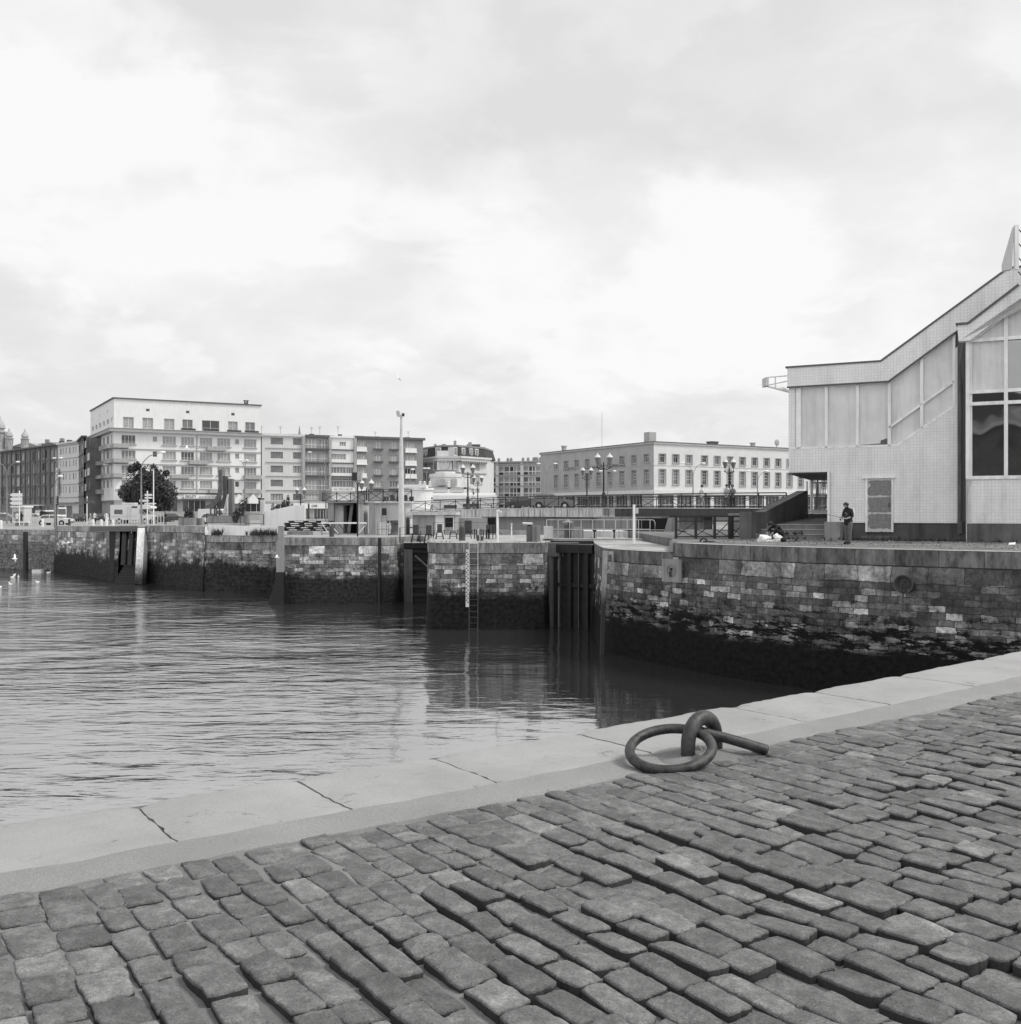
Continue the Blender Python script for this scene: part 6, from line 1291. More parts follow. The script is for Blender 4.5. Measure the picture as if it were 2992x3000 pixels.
# hut under the bridge
t = thing('keeper_hut', 'low flat-roofed grey hut with white wall end and dark window, left of the bridge', 'hut', at(1209, 71, GL)); X_ = lambda u, Y=71: Xu(u, Y) - Xu(1209, 71); hh = Zv(1509, 71) - GL
MB().box(0, 0, 0, X_(1276), 5, hh).build('wall', M['concrete_mid'], t); MB().box(X_(1276) + .003, -.05, 0, X_(1302), 5, hh).build('wall', M['white_render'], t); MB().box(X_(1302) + .003, 0, 0, X_(1334), 5, hh).build('wall', M['concrete_mid'], t)
MB().box(-.3, -.4, hh + .003, X_(1334) + .1, 5.2, hh + .2).build('roof', M['concrete_pale'], t); MB().box(X_(1305), -.03, .55, X_(1328), -.002, hh - .16).build('window', M['glass_dark'], t); m_ = MB(); m_.box(X_(1304) - .0, -.05, hh - .16, X_(1330), -.003, hh - .08); m_.box(X_(1328), -.05, .3, X_(1330), -.003, hh - .16); m_.build('window_frame', M['frame_pale'], t)
t = thing('keeper_hut', 'recessed grey hut under the concrete edge of the bridge with a narrow dark door', 'hut', at(1334, 76, GL)); X_ = lambda u: Xu(u, 76) - Xu(1334, 76); hh = 1.15
MB().box(0, 0, -.5, X_(1428), 3, hh).build('wall', M['concrete_mid'], t); MB().box(X_(1362), -.04, 0, X_(1382), -.002, .95).build('door', M['iron_dark'], t); MB().box(X_(1428), .5, 0, X_(1452), 3, hh).build('side_opening', M['void'], t)
# white parapet and sloping wall, railing on it
t = thing('parapet_wall', 'long low white rendered parapet on the far quay, below the sculpture', 'wall', (Xu(605, 73.6), 74.0, -.53)); m_ = MB(); m_.prism([(0, 0), (Xu(700, 73.2) - t.location.x, -.9), (Xu(812, 72.9) - t.location.x, -1.0), (Xu(812, 72.9) - t.location.x, -.6), (Xu(700, 73.2) - t.location.x, -.5), (0, .4)], .0, [.78, .70, .66, .66, .70, .78]); m_.build('wall', M['white_render'], t)
m_ = MB(); m_.box(0, -.0, .79, 2.5, .5, .84); m_.build('coping', M['concrete_pale'], t)
t = thing('sloping_wall', 'white wall with a sloping top between the parapet and the open control block', 'wall', at(776, 77, -.45)); w1, w2 = Xu(862, 77) - Xu(776, 77), Xu(893, 77) - Xu(776, 77); MB().extr([(0, 0, -.1), (w2, 0, -.1), (w2, 0, Zv(1479, 77) + .45), (w1, 0, Zv(1480, 77) + .45), (0, 0, Zv(1499, 77) + .45)], (0, .35, 0)).build('wall', M['white_render'], t); MB().box(-.3, -.25, 0, -.02, .2, Zv(1464, 77) + .45).build('end_post', M['concrete_pale'], t)
rail('street_railing', 'dark railing on the white parapet in front of the sculpture', 'railing', [at(606, 75.2, .26), at(772, 75.2, .2)], .78, 1.6, M['iron_black'], (.12,), rr=.02, pr=.03); rail('street_railing', 'dark railing between the sloping white wall and the open control block', 'railing', [at(895, 78, -.1), at(962, 78, -.1)], .82, .6, M['iron_dark'], (.5, .1), rr=.016, pr=.02)
tag(MB().box(0, 0, 0, 1.8, .3, .4).build('parapet_wall', M['white_render'], loc=at(893, 77.3, -.45)), 'short white wall piece under the railing beside the open control block', 'wall')
rail('street_railing', 'pale pedestrian railing on the quay above the raking fenders', 'railing', [at(345, 85, .0), at(480, 80.5, .07)], .95, .42, M['metal_white'], (.12,), rr=.02, pr=.02)
rail('ramp_railing', 'dark braced railing sloping down from the left end of the bridge', 'railing', [G3(1120, 109, .9), G3(1060, 100, .3), G3(1040, 97, .0)], 1.0, 1.9, M['iron_dark'], (.83, .12), True, rr=.02, pr=.03)
for k, (u, v, Yp) in enumerate(((3, 1549, 101), (125, 1540, 110), (203, 1538, 112), (273, 1535, 108), (297, 1534, 104), (312, 1533, 102), (331, 1533, 100))):
    MBo = MB().lathe([(.14, 0), (.13, .75), (.1, .85)], (0, 0, 0), 8).build('street_bollard', M['frame_pale'] if k not in (2,) else M['iron_dark'], loc=at(u, Yp, -.45 if k else -.5), smooth=True); tag(MBo, ['short pale bollard at the far left edge of the quay', 'short pale bollard between the bench and the low white car', 'dark thin bollard on the quay below the white van', 'pale bollard left of the white-clad strollers', 'pale bollard beside the white-clad strollers', 'pale bollard just right of the strollers', 'pale bollard next to the camper van'][k], 'bollard', 'bollards along the far quay')

# ================================================================ LAMPS
def candelabra():
    t = thing('lantern_post', 'x', 'street lamp', (0, 0, 0), 0, 'ornate twin-lantern lamp posts')
    MB().lathe([(.26, 0), (.26, .12), (.2, .2), (.17, .9), (.2, .95), (.14, 1.0), (.12, 1.15), (.16, 1.2), (.08, 1.28)], (0, 0, 0), 14).build('base', M['iron_dark'], t, True)
    MB().lathe([(.075, 1.28), (.05, 3.3), (.09, 3.35), (.05, 3.42), (.06, 3.5), (.02, 3.65)], (0, 0, 0), 10).build('column', M['iron_black'], t, True)
    for s in (-1, 1):
        m_ = MB(); m_.tube([(0, 0, 3.15), (s * .22, 0, 3.05), (s * .42, 0, 3.15), (s * .5, 0, 3.35), (s * .46, 0, 3.5)], .035, 6); m_.tube([(s * .1, 0, 3.3), (s * .2, 0, 3.42), (s * .32, 0, 3.35), (s * .28, 0, 3.22), (s * .2, 0, 3.25)], .025, 6); m_.ball((s * .55, 0, 3.2), .05, 0, 6, 4); m_.build('arm', M['iron_black'], t, True)
        l = MB().lathe([(.1, 3.5), (.24, 3.98), (.25, 4.0)], (s * .48, 0, 0), 6).build('lantern', M['glass_mid'], t); MB().lathe([(.27, 4.0), (.18, 4.16), (.07, 4.24), (.05, 4.3), (.02, 4.4)], (s * .48, 0, 0), 10).build('lantern_cap', M['metal_white'], l, True)
    return t
cand = candelabra(); cl_ = [(1769, 80.6, 1.44, 0, 'ornate twin-lantern post tallest in view, on the near side of the bridge'), (1371, 97.6, 1.36, 0, 'ornate twin-lantern post beside the walking man on the bridge'), (1400, 122, 1.2, 0, 'small ornate twin-lantern post just right of the one by the walking man'), (1720, 106, 1.45, 0, 'ornate twin-lantern post on the far side, left of the tallest one'), (2137, 87.5, 1.4, 0, 'ornate twin-lantern post behind the couple on the bridge'), (1074, 86, -.44, 0, 'ornate twin-lantern post between the two control blocks'), (881, 112, -.46, 0, 'ornate twin-lantern post behind the sloping white wall'), (2396, 75, 1.3, 0, 'ornate twin-lantern post seen through the barred gate')]
for i, (u, Y, z, rz, lab) in enumerate(cl_):
    if i == 0: cand.location = at(u, Y, z); cand['label'] = lab
    else: dup(cand, at(u, Y, z), R(8 * i), lab)
def arm_lamp(label, u, Y, zb_, vt, arms, name='street_light'):
    hh = Zv(vt, Y) - zb_; t = thing(name, label, 'street light', at(u, Y, zb_)); MB().lathe([(.12, 0), (.1, hh * .4), (.06, hh * .8)], (0, 0, 0), 8).build('pole', M['steel_grey'], t, True)
    for dx in arms:
        m_ = MB(); pts = [(0, 0, hh * .78), (dx * .08, 0, hh * .87), (dx * .35, 0, hh * .95), (dx * .8, 0, hh * .995)]; m_.tube(pts, .045, 6); m_.build('arm', M['steel_grey'], t, True); MB().ball((dx * .95, 0, hh), .16, 0, 8, 5, (2.0, .9, .8)).build('lamp_head', M['frame_pale'], t, True)
for a in (('tall pale double-armed street light left of the stone office', 1603, 150, -.5, 1358, (-1.3, 1.3)), ('pale double-armed street light behind the tallest lantern post', 1781, 168, -.5, 1380, (-1.2, 1.2)), ('pale double-armed street light in front of the bright office front, left one', 2031, 140, -.5, 1357, (-1.5, 1.5)), ('pale double-armed street light in front of the bright office front, right one', 2220, 150, -.5, 1380, (-1.4, 1.4)),
          ('tall curved street light rising in front of the big tree', 414, 100, -.45, 1325, (2.2,)), ('curved street light at the far left edge', 20, 140, -.5, 1353, (-1.6, 1.6)), ('short-armed pale street light beside the white van', 161, 106, -.48, 1395, (.6,)), ('tall double-headed street light beside the pale rendered block', 169, 150, -.5, 1342, (-.5, .5)), ('slender street light right of the sculpture', 717, 140, -.5, 1349, (-.6, .3)), ('thin street light with a long arm in front of the glazed flats', 955, 150, -.5, 1325, (-2.5,)), ('thin street light beside the floodlight mast', 1202, 150, -.5, 1375, (.4,)), ('thin double street light left of the mansard building', 1250, 160, -.5, 1372, (-.3, .3))): arm_lamp(*a)
t = thing('camera_pole', 'thin pole with a dark box head in the big tree, right of the curved light', 'pole', at(450, 98, -.45)); hh = Zv(1372, 98) + .45; MB().lathe([(.06, 0), (.05, hh)], (0, 0, 0), 8).build('pole', M['frame_pale'], t, True); MB().box(-.2, -.15, hh, .2, .15, hh + .3).build('box', M['iron_black'], t); MB().ball((0, 0, hh + .4), .1, 0, 8, 5).build('lamp', M['iron_dark'], t)

# ================================================================ SIGNS
def arrows(label, u, Y, boards, vb, mat, name='direction_sign'):
    zb_ = Zv(vb, Y); t = thing(name, label, 'sign', at(u, Y, zb_)); m_ = MB(); m_.tube([(0, 0, 0), (0, 0, Zv(boards[0][2], Y) - zb_ + .3)], .06, 6); m_.build('pole', M['frame_pale'], t)
    for (a, b, v0_, v1_, side) in boards:
        x0, x1 = Xu(a, Y) - t.location.x, Xu(b, Y) - t.location.x; z0, z1 = Zv(v1_, Y) - zb_, Zv(v0_, Y) - zb_; k = min(.6, (x1 - x0) * .2)
        pts = [(x0, -.08, (z0 + z1) / 2), (x0 + k, -.08, z0), (x1, -.08, z0), (x1, -.08, z1), (x0 + k, -.08, z1)] if side < 0 else ([(x1, -.08, (z0 + z1) / 2), (x1 - k, -.08, z1), (x0, -.08, z1), (x0, -.08, z0), (x1 - k, -.08, z0)] if side > 0 else [(x0, -.08, z0), (x1, -.08, z0), (x1, -.08, z1), (x0, -.08, z1)])
        MB().extr(pts, (0, .04, 0)).build('board', mat, t)
arrows('three big white arrow boards pointing left, at the far left', 57, 120, [(29, 66, 1445, 1455, -1), (29, 66, 1457, 1467, -1), (29, 66, 1469, 1479, -1)], 1540, M['sign_white'])
arrows('cluster of four small pale direction boards above the camper van', 432, 104, [(425, 449, 1447, 1453, 1), (425, 449, 1456, 1461, 1), (409, 439, 1464, 1470, 1), (424, 460, 1473, 1478, 1)], 1535, M['sign_white'])
arrows('dark direction boards in front of the corner shop', 255, 135, [(241, 264, 1461, 1464, 1), (241, 266, 1467, 1475, 1), (266, 277, 1466, 1474, 0)], 1536, M['slab_dark'])
t = thing('kiosk', 'white boxy kiosk with a grey counter under the arrow boards', 'kiosk', at(35, 125, -.5)); w = Xu(71, 125) - Xu(35, 125); MB().box(0, 0, 0, w, 2, 2.2).build('body', M['concrete_pale'], t); MB().box(-.1, -.2, 2.2, w + .1, 2.2, 2.4).build('roof', M['sign_white'], t); MB().box(.2, -.03, 1.0, w - .2, -.002, 1.7).build('window', M['glass_mid'], t)
for k, (u, Y, lab) in enumerate(((166, 118, 'traffic light on the pole beside the white van'), (769, 100, 'traffic light between the gabled shop fronts and the sloping wall'))):
    t = thing('traffic_light', lab, 'traffic light', at(u, Y, -.47)); hh = Zv(1490 if k else 1480, Y) + .47; MB().lathe([(.07, 0), (.06, hh)], (0, 0, 0), 8).build('pole', M['iron_dark'], t, True); MB().box(-.18, -.15, hh, .18, .12, hh + 1.0).build('housing', M['iron_black'], t)
    for q in range(3): MB().ball((0, -.16, hh + .2 + .3 * q), .1, 0, 8, 5, (1, .3, 1)).build('lens', M['slab_grey'], t, True)
tag(MB().box(0, 0, 0, Xu(810, 140) - Xu(772, 140), .2, 1.2).build('billboard', M['sign_white'], loc=at(772, 140, Zv(1502, 140))), 'white board beside the traffic light at the foot of the beige flats', 'sign')

# ================================================================ SCULPTURE AND PLANTERS
t = thing('sculpture', 'dark modern sculpture of curved fins and tall slabs standing on the far quay', 'sculpture', at(642, 108, -.45)); o = t.location; z2 = lambda X, Y_: P(250 + X / 3.503, 1120 + Y_ / 3.503, 108) - o
def fin(pts, y0, y1, mat, nm): q = [z2(*p) for p in pts]; MB().extr([(p.x, y0, p.z) for p in q], (0, y1 - y0, 0)).build(nm, mat, t)
fin([(1380, 905), (1410, 895), (1412, 1100), (1400, 1180), (1370, 1240), (1330, 1285), (1245, 1292), (1242, 1268), (1290, 1250), (1340, 1205), (1372, 1150), (1385, 1060)], -.6, .0, M['concrete_dark'], 'curved_fin')
fin([(1410, 958), (1452, 965), (1456, 1200), (1438, 1290), (1330, 1300), (1400, 1245), (1412, 1150)], .05, .6, M['concrete_dark'], 'curved_fin'); fin([(1462, 990), (1506, 990), (1508, 1370), (1462, 1370)], .1, .9, M['brick_dark'], 'slab'); fin([(1412, 870), (1424, 870), (1424, 958), (1412, 958)], .2, .4, M['concrete_mid'], 'spike')
for a in (1290, 1330, 1350, 1380): fin([(a, 1292), (a + 12, 1292), (a + 12, 1372), (a, 1372)], -.4, -.2, M['concrete_dark'], 'strut')
fin([(1470, 1150), (1482, 1150), (1436, 1372), (1418, 1372)], -.5, -.2, M['concrete_pale'], 'leaning_beam'); fin([(1472, 1200), (1482, 1200), (1482, 1372), (1470, 1372)], -.8, -.55, M['concrete_pale'], 'leaning_beam')
for k, (a, b, y0, y1, Y, lab) in enumerate(((1255, 1665, 1372, 1440, 92, 'long grey concrete planter below the sculpture'), (955, 1112, 1390, 1442, 95, 'grey concrete planter left of the sculpture'), (1115, 1195, 1400, 1436, 96, 'small hollow concrete planter beside the grey one'))):
    x0, x1 = Xu(250 + a / 3.503, Y), Xu(250 + b / 3.503, Y); zb_, zt_ = -.45, Zv(1120 + y0 / 3.503, Y); t = thing('planter', lab, 'planter', (x0, Y, zb_)); MB().box(0, 0, 0, x1 - x0, .9, zt_ - zb_).build('box', M['concrete'], t); MB().box(.08, .08, zt_ - zb_ - .05, x1 - x0 - .08, .82, zt_ - zb_ + .04).build('soil', M['weed'], t)

# ================================================================ TREE AND SHRUBS
def foliage(root, c, rad, n, leaf, seed, name='crown', flat=.9, lobes=9, hollow=.35):
    rg = random.Random(seed); m_ = MB(); cs = []
    for i in range(lobes):
        a = rg.uniform(0, 2 * pi); e = rg.uniform(-.7, 1.0); k = rg.uniform(.35, .72); cs.append((Vector((c[0] + rad[0] * k * cos(a) * cos(e), c[1] + rad[1] * k * sin(a) * cos(e), c[2] + rad[2] * k * sin(e))), rg.uniform(.30, .52)))
    for i in range(n):
        cc, kr = rg.choice(cs); d = Vector((rg.gauss(0, 1), rg.gauss(0, 1), rg.gauss(0, 1))).normalized(); q = cc + Vector((d.x * rad[0], d.y * rad[1], d.z * rad[2])) * kr * (hollow + (1 - hollow) * rg.random() ** .5)
        n1_ = Vector((rg.gauss(0, 1), rg.gauss(0, 1), rg.gauss(0, .8))).normalized(); a_ = n1_.orthogonal().normalized(); b_ = n1_.cross(a_); L = leaf * rg.uniform(.6, 1.5); W_ = L * .55
        m_.poly([q - a_ * L, q + b_ * W_, q + a_ * L, q - b_ * W_])
    return m_.build(name, M['foliage'], root, recalc=False)
t = thing('tree', 'large dense dark tree behind the camper van, in front of the tallest white block', 'tree', at(428, 150, -.5))
m_ = MB(); m_.tube([(0, 0, -.1), (.1, 0, 1.2), (0, .1, 2.6), (-.3, 0, 4.5)], [.35, .27, .22, .12], 8)
for a, l in ((.3, 3.2), (1.6, 2.8), (2.8, 3.4), (4.2, 2.6), (5.3, 3.1)): m_.tube([(0, 0, 2.1), (l * .4 * cos(a), l * .4 * sin(a), 3.4), (l * cos(a), l * sin(a), 5.0)], [.15, .1, .04], 6)
m_.build('trunk', M['bark'], t, True); foliage(t, (-.1, 0, 4.7), (4.0, 3.6, 3.9), 11000, .17, 4, lobes=24, hollow=.5); foliage(t, (1.6, .5, 3.3), (2.3, 2.2, 2.6), 3500, .17, 14, lobes=10); foliage(t, (-1.8, .5, 3.4), (2.0, 2.0, 2.5), 3000, .17, 15, lobes=9)
foliage(t, (-1.5, 0, 7.9), (1.4, 1.2, 1.5), 1200, .16, 8, lobes=4); foliage(t, (1.9, 0, 7.2), (1.5, 1.2, 1.3), 1200, .16, 9, lobes=4)
for k, (u, Y, vt, w, lab) in enumerate(((553, 97, 1480, 15, 'small conical shrub in the planter left of the sculpture'), (704, 92, 1452, 24, 'loose bush in the planter right of the sculpture'), (804, 110, 1475, 13, 'small dark shrub peeping over the sloping white wall, left'), (838, 105, 1448, 17, 'taller thin shrub peeping over the sloping white wall, right'), (130, 150, 1495, 18, 'dark bush behind the parked minibus'), (480, 130, 1512, 60, 'low hedge right of the camper van'), (385, 165, 1505, 14, 'small clipped shrub left behind the camper van'))):
    zb_ = -.47; hh = Zv(vt, Y) - zb_; ww = w * Y / F; t = thing('shrub', lab, 'shrub', at(u, Y, zb_)); m_ = MB(); m_.tube([(0, 0, 0), (.05, 0, hh * .5)], [.05, .02], 5); m_.build('stem', M['bark'], t); foliage(t, (0, 0, hh * .55), (ww * 1.05, ww * .8, hh * .5), 700, .09, 20 + k, lobes=7)

# ================================================================ VEHICLES
def car(name, label, cat, loc, rz, mat, L=4.1, Wd=1.62, Hh=1.38, kind='car', seed=0):
    t = thing(name, label, cat, loc, rz)
    if kind == 'car':
        prof = [(0, .32), (0, .68), (.08, .78), (L * .19, .84), (L * .80, .90), (L, .80), (L, .32)]        # nose at x=L
        cab = [(L * .10, .84), (L * .20, Hh - .04), (L * .30, Hh), (L * .55, Hh), (L * .72, .88)]
    elif kind == 'hatch':
        prof = [(0, .32), (0, .8), (.05, .9), (L * .2, .9), (L * .78, .92), (L, .80), (L, .32)]; cab = [(L * .03, .9), (L * .1, Hh), (L * .2, Hh + .02), (L * .52, Hh), (L * .70, .92)]
    if kind in ('car', 'hatch'):
        prof = prof[:1] + prof[1:]
        MB().extr([(x, -Wd / 2, z) for x, z in prof], (0, Wd, 0)).build('body', mat, t)
        def cabm(sc, yy, z1):
            return [(x, yy, z) for x, z in cab]
        m_ = MB(); n = len(cab); a_ = [(x, -Wd / 2 + (.02 if z < 1 else .16), z) for x, z in cab]; b_ = [(x, Wd / 2 - (.02 if z < 1 else .16), z) for x, z in cab]
        m_.solid(a_ + b_, [tuple(range(n)), tuple(range(2 * n - 1, n - 1, -1))] + [(i, i + 1, n + i + 1, n + i) for i in range(n - 1)]); m_.build('cabin', mat, t)
        zc_ = Hh - .1; xm_ = L * .42
        for s in (-1, 1):
            m_ = MB(); y1 = s * (Wd / 2 - .012); y2 = s * (Wd / 2 - .125)
            m_.poly([(cab[0][0] + .16, y1, .93), (xm_ - .05, y1, .93), (xm_ - .05, y2, zc_ - .01), (cab[1][0] + .1, y2, zc_ - .01)]); m_.poly([(xm_ + .03, y1, .93), (cab[-1][0] - .16, y1, .95), (cab[-2][0] + .0, y2, zc_ - .01), (xm_ + .03, y2, zc_ - .01)]); m_.build('side_window', M['car_glass'], t)
        x0, z0 = cab[-2]; x1, z1 = cab[-1]; m_ = MB(); m_.poly([(x0 + .06, -Wd / 2 + .2, z0 - .06), (x0 + .06, Wd / 2 - .2, z0 - .06), (x1 - .02, Wd / 2 - .12, z1 + .06), (x1 - .02, -Wd / 2 + .12, z1 + .06)]); m_.build('windscreen', M['car_glass'], t)
        MB().box(L, -Wd / 2 + .1, .36, L + .08, Wd / 2 - .1, .5).build('bumper', M['iron_dark'], t); MB().box(-.08, -Wd / 2 + .1, .36, 0, Wd / 2 - .1, .5).build('bumper', M['iron_dark'], t)
        for s in (-1, 1): MB().box(L, s * Wd * .36 - .14, .58, L + .02, s * Wd * .36 + .14, .72).build('headlight', M['curtain'], t)
        wx = (L * .19, L * .80); wr = .29
    elif kind == 'van':
        prof = [(0, .35), (0, Hh - .15), (.1, Hh), (L * .74, Hh), (L * .80, Hh - .15), (L * .90, 1.15), (L * 1.0, .95), (L, .35)]
        MB().extr([(x, -Wd / 2, z) for x, z in prof], (0, Wd, 0)).build('body', mat, t); m_ = MB(); m_.poly([(L * .805 + .02, -Wd / 2 + .1, Hh - .2), (L * .805 + .02, Wd / 2 - .1, Hh - .2), (L * .9 + .02, Wd / 2 - .08, 1.2), (L * .9 + .02, -Wd / 2 + .08, 1.2)]); m_.build('windscreen', M['car_glass'], t)
        for s in (-1, 1):
            m_ = MB(); y = s * (Wd / 2 + .005); m_.poly([(L * .62, y, 1.2), (L * .86, y, 1.2), (L * .78, y, Hh - .25), (L * .62, y, Hh - .25)]); m_.build('side_window', M['car_glass'], t); MB().box(L, s * Wd * .36 - .12, .65, L + .02, s * Wd * .36 + .12, .82).build('headlight', M['curtain'], t)
        MB().box(L, -Wd / 2 + .05, .36, L + .08, Wd / 2 - .05, .55).build('bumper', M['iron_dark'], t); MB().box(L + .001, -.5, .7, L + .012, .5, .85).build('grille', M['iron_dark'], t)
        wx = (L * .18, L * .82); wr = .32
    else:   # camper
        MB().extr([(x, -Wd / 2, z) for x, z in [(0, .55), (0, 2.55), (.1, 2.65), (L * .62, 2.65), (L * .78, 2.68), (L * .97, 2.45), (L * .985, 2.2), (L * .95, 2.1), (L * .7, 2.02), (L * .7, .55)]], (0, Wd, 0)).build('living_body', mat, t)
        MB().extr([(x, -Wd / 2 + .15, z) for x, z in [(L * .7, .5), (L * .7, 1.98), (L * .76, 1.98), (L * .86, 1.3), (L * .99, 1.1), (L, .5)]], (0, Wd - .3, 0)).build('cab', mat, t)
        for s in (-1, 1):
            y = s * (Wd / 2 + .012); MB().box(L * .10, min(y, y - s * .01), 1.35, L * .30, max(y, y - s * .01), 1.98).build('window', M['car_glass'], t); MB().box(L * .52, min(y, y - s * .01), 2.2, L * .66, max(y, y - s * .01), 2.45).build('window', M['car_glass'], t)
            y = s * (Wd / 2 - .13); m_ = MB(); m_.poly([(L * .715, y, 1.25), (L * .85, y, 1.25), (L * .775, y, 1.85), (L * .715, y, 1.85)]); m_.build('side_window', M['car_glass'], t); MB().box(L, s * .62 - .12, .75, L + .02, s * .62 + .12, .95).build('headlight', M['curtain'], t)
        y = -(Wd / 2 + .014); MB().box(L * .40, y, .62, L * .52, y + .01, 2.35).build('door', M['metal_white'], t); MB().box(L * .02, y, .98, L * .68, y + .008, 1.03).build('stripe', M['slab_grey'], t)
        m_ = MB(); m_.poly([(L * .77, -Wd / 2 + .25, 1.93), (L * .77, Wd / 2 - .25, 1.93), (L * .862, Wd / 2 - .2, 1.33), (L * .862, -Wd / 2 + .2, 1.33)]); m_.build('windscreen', M['car_glass'], t)
        MB().box(L * .25, -.5, 2.68, L * .55, .6, 2.95).build('roof_box', M['metal_white'], t); MB().box(L, -Wd / 2 + .2, .45, L + .1, Wd / 2 - .2, .62).build('bumper', M['iron_dark'], t); wx = (L * .22, L * .85); wr = .34
    for x in wx:
        for s in (-1, 1):
            w_ = MB(); w_.lathe([(wr * .7, -.1), (wr, -.08), (wr, .08), (wr * .7, .1)], (0, 0, 0), 16); o = w_.build('wheel', M['tyre'], t, True); o.location = (x, s * (Wd / 2 - .08), wr); o.rotation_euler.x = R(90)
            h_ = MB().lathe([(wr * .58, -.12), (wr * .58, .12)], (0, 0, 0), 12).build('hubcap', M['metal_white'] if mat is not M['car_dark'] else M['slab_grey'], o)
            a = MB().lathe([(wr * 1.22, -.03), (wr * 1.22, .015)], (0, 0, 0), 16).build('wheel_arch', M['iron_black'], t); a.location = (x, s * (Wd / 2 - .004), wr + .03); a.rotation_euler.x = R(90)
    return t
car('parked_car', 'low white two-door car with white hubcaps behind the bench', 'car', at(114, 128, -.52), R(-4), M['car_white'], 4.2, 1.65, 1.34)
car('parked_car', 'pale grey hatchback left of the low white car', 'car', at(68, 158, -.5), R(10), M['metal_white'], 3.9, 1.6, 1.42, 'hatch'); car('parked_car', 'grey saloon cut by the left edge of the picture', 'car', at(-28, 150, -.5), R(4), M['car_grey'], 4.4, 1.7, 1.42)
car('parked_van', 'tall white van seen from the front at the end of the row', 'van', at(176, 186, -.5), R(-66), M['car_white'], 5.0, 2.0, 2.45, 'van'); car('parked_van', 'small pale minibus behind the low white car', 'van', at(117, 176, -.5), R(-35), M['metal_white'], 4.2, 1.8, 1.95, 'van')
car('camper_van', 'white camper van with a roof box and overcab bunk, in front of the tree', 'camper van', at(333, 144, -.5), R(-4), M['car_white'], 5.9, 2.1, 2.65, 'camper')
for k, (u, Y, m__, rz, lab) in enumerate(((222, 182, 'car_dark', -60, 'dark car facing the camera beside the white van'), (246, 178, 'car_dark', -75, 'dark car between the strollers and the white van'), (285, 182, 'car_dark', -60, 'dark car half hidden by the camper van'), (470, 170, 'car_dark', 20, 'dark car beside the hedge right of the camper van'))): car('parked_car', lab, 'car', at(u, Y, -.5), R(rz), M[m__], 4.2, 1.65, 1.4)
car('parked_car', 'white car with a sloping nose left of the sculpture', 'car', at(575, 130, -.48), R(12), M['car_white'], 4.4, 1.7, 1.5); car('parked_car', 'white van roof between the planter and the sculpture', 'van', at(585, 150, -.5), R(0), M['car_white'], 4.4, 1.8, 2.1, 'van'); car('parked_car', 'white car at the far left edge behind the grey saloon', 'car', at(-20, 190, -.5), R(0), M['car_white'], 4.2, 1.65, 1.5)
car('crossing_car', 'two-tone car crossing the bridge, nose to the right', 'car', at(1558, 95.5, 1.44), R(-6), M['car_grey'], 3.9, 1.6, 1.42, 'hatch'); car('crossing_car', 'dark car on the bridge behind the railing, left of the two-tone car', 'car', at(1490, 104, 1.40), R(-20), M['car_dark'], 4.0, 1.6, 1.3)
for k, (u, Y, z) in enumerate(((1300, 118, 1.1), (1356, 112, 1.2))):
    t = thing('bridge_bench', ['long dark slatted bench on the bridge behind the walking man', 'dark bench beside the lantern post on the bridge'][k], 'bench', at(u, Y, z)); MB().box(0, 0, .4, 1.5, .45, .46).build('seat', M['iron_dark'], t); MB().box(0, .4, .5, 1.5, .45, .85).build('backrest', M['iron_dark'], t)
    for x in (.1, 1.3): MB().box(x, 0, 0, x + .08, .4, .4).build('leg', M['iron_dark'], t)
t = thing('bench', 'pale concrete bench with two people beside it at the left', 'bench', at(38, 121, -.5)); w = Xu(83, 121) - Xu(38, 121); MB().box(0, 0, .40, w, .5, .52).build('seat', M['frame_pale'], t)
for x in (.2, w - .5): MB().box(x, .05, 0, x + .3, .45, .4).build('leg', M['concrete'], t)
# ornamental stone kiosk in front of the mansard building
t = thing('stone_pavilion', 'white stone pavilion with ball finials and octagonal drum, beyond the left bridge end', 'pavilion', at(1305, 165, -.5)); zk = lambda y: Zv(1220 + y / 3.854, 165) + .5; xk = lambda x: Xu(1200 + x / 3.854, 165) - t.location.x
m_ = MB(); w = xk(450); 
for (xa, xb, za, zb2) in ((xk(230), xk(590), zk(800), zk(690)), (xk(222), xk(598), zk(690), zk(650)), (xk(290), xk(520), zk(650), zk(625))):
    cxx = (xa + xb) / 2; rr_ = (xb - xa) / 2; m_.lathe([(rr_, za), (rr_, zb2 - .002)], (cxx, 0, 0), 8)
m_.build('drum', M['stone_white'], t); MB().box(xk(125), -3.5, 0, xk(690), 3.5, zk(810)).build('base', M['stone_white'], t); MB().box(xk(120), -3.9, zk(905), xk(975), -3.4, zk(888) + .3).build('low_roof', M['sign_white'], t); MB().box(xk(100), -7, 0, xk(985), -4, zk(940)).build('front_wing', M['stone_white'], t); MB().box(xk(95), -7.2, zk(940), xk(990), -3.92, zk(900)).build('wing_roof', M['white_render'], t)
MB().box(xk(120), -3.7, zk(825), xk(695), 3.7, zk(810) + .05).build('cornice', M['stone_pale'], t)
for x in (142, 190, 250, 460, 640): m_ = MB(); m_.box(xk(x) - .22, -3.7, zk(888), xk(x) + .22, -3.2, zk(760)); m_.ball((xk(x), -3.4, zk(750)), .2, 0, 10, 8); m_.build('finial_post', M['stone_white'], t, True)
for a, b in ((160, 228), (295, 422), (500, 605)): MB().box(xk(a), -3.56, zk(888), xk(b), -3.502, zk(860)).build('vent', M['glass_mid'], t)
for a, b in ((320, 420), (480, 545)): MB().box(xk(a), -xk(590) * .5 - 1.8, zk(785), xk(b), -xk(590) * .5 - 1.0, zk(715)).build('panel', M['stone_pale'], t)
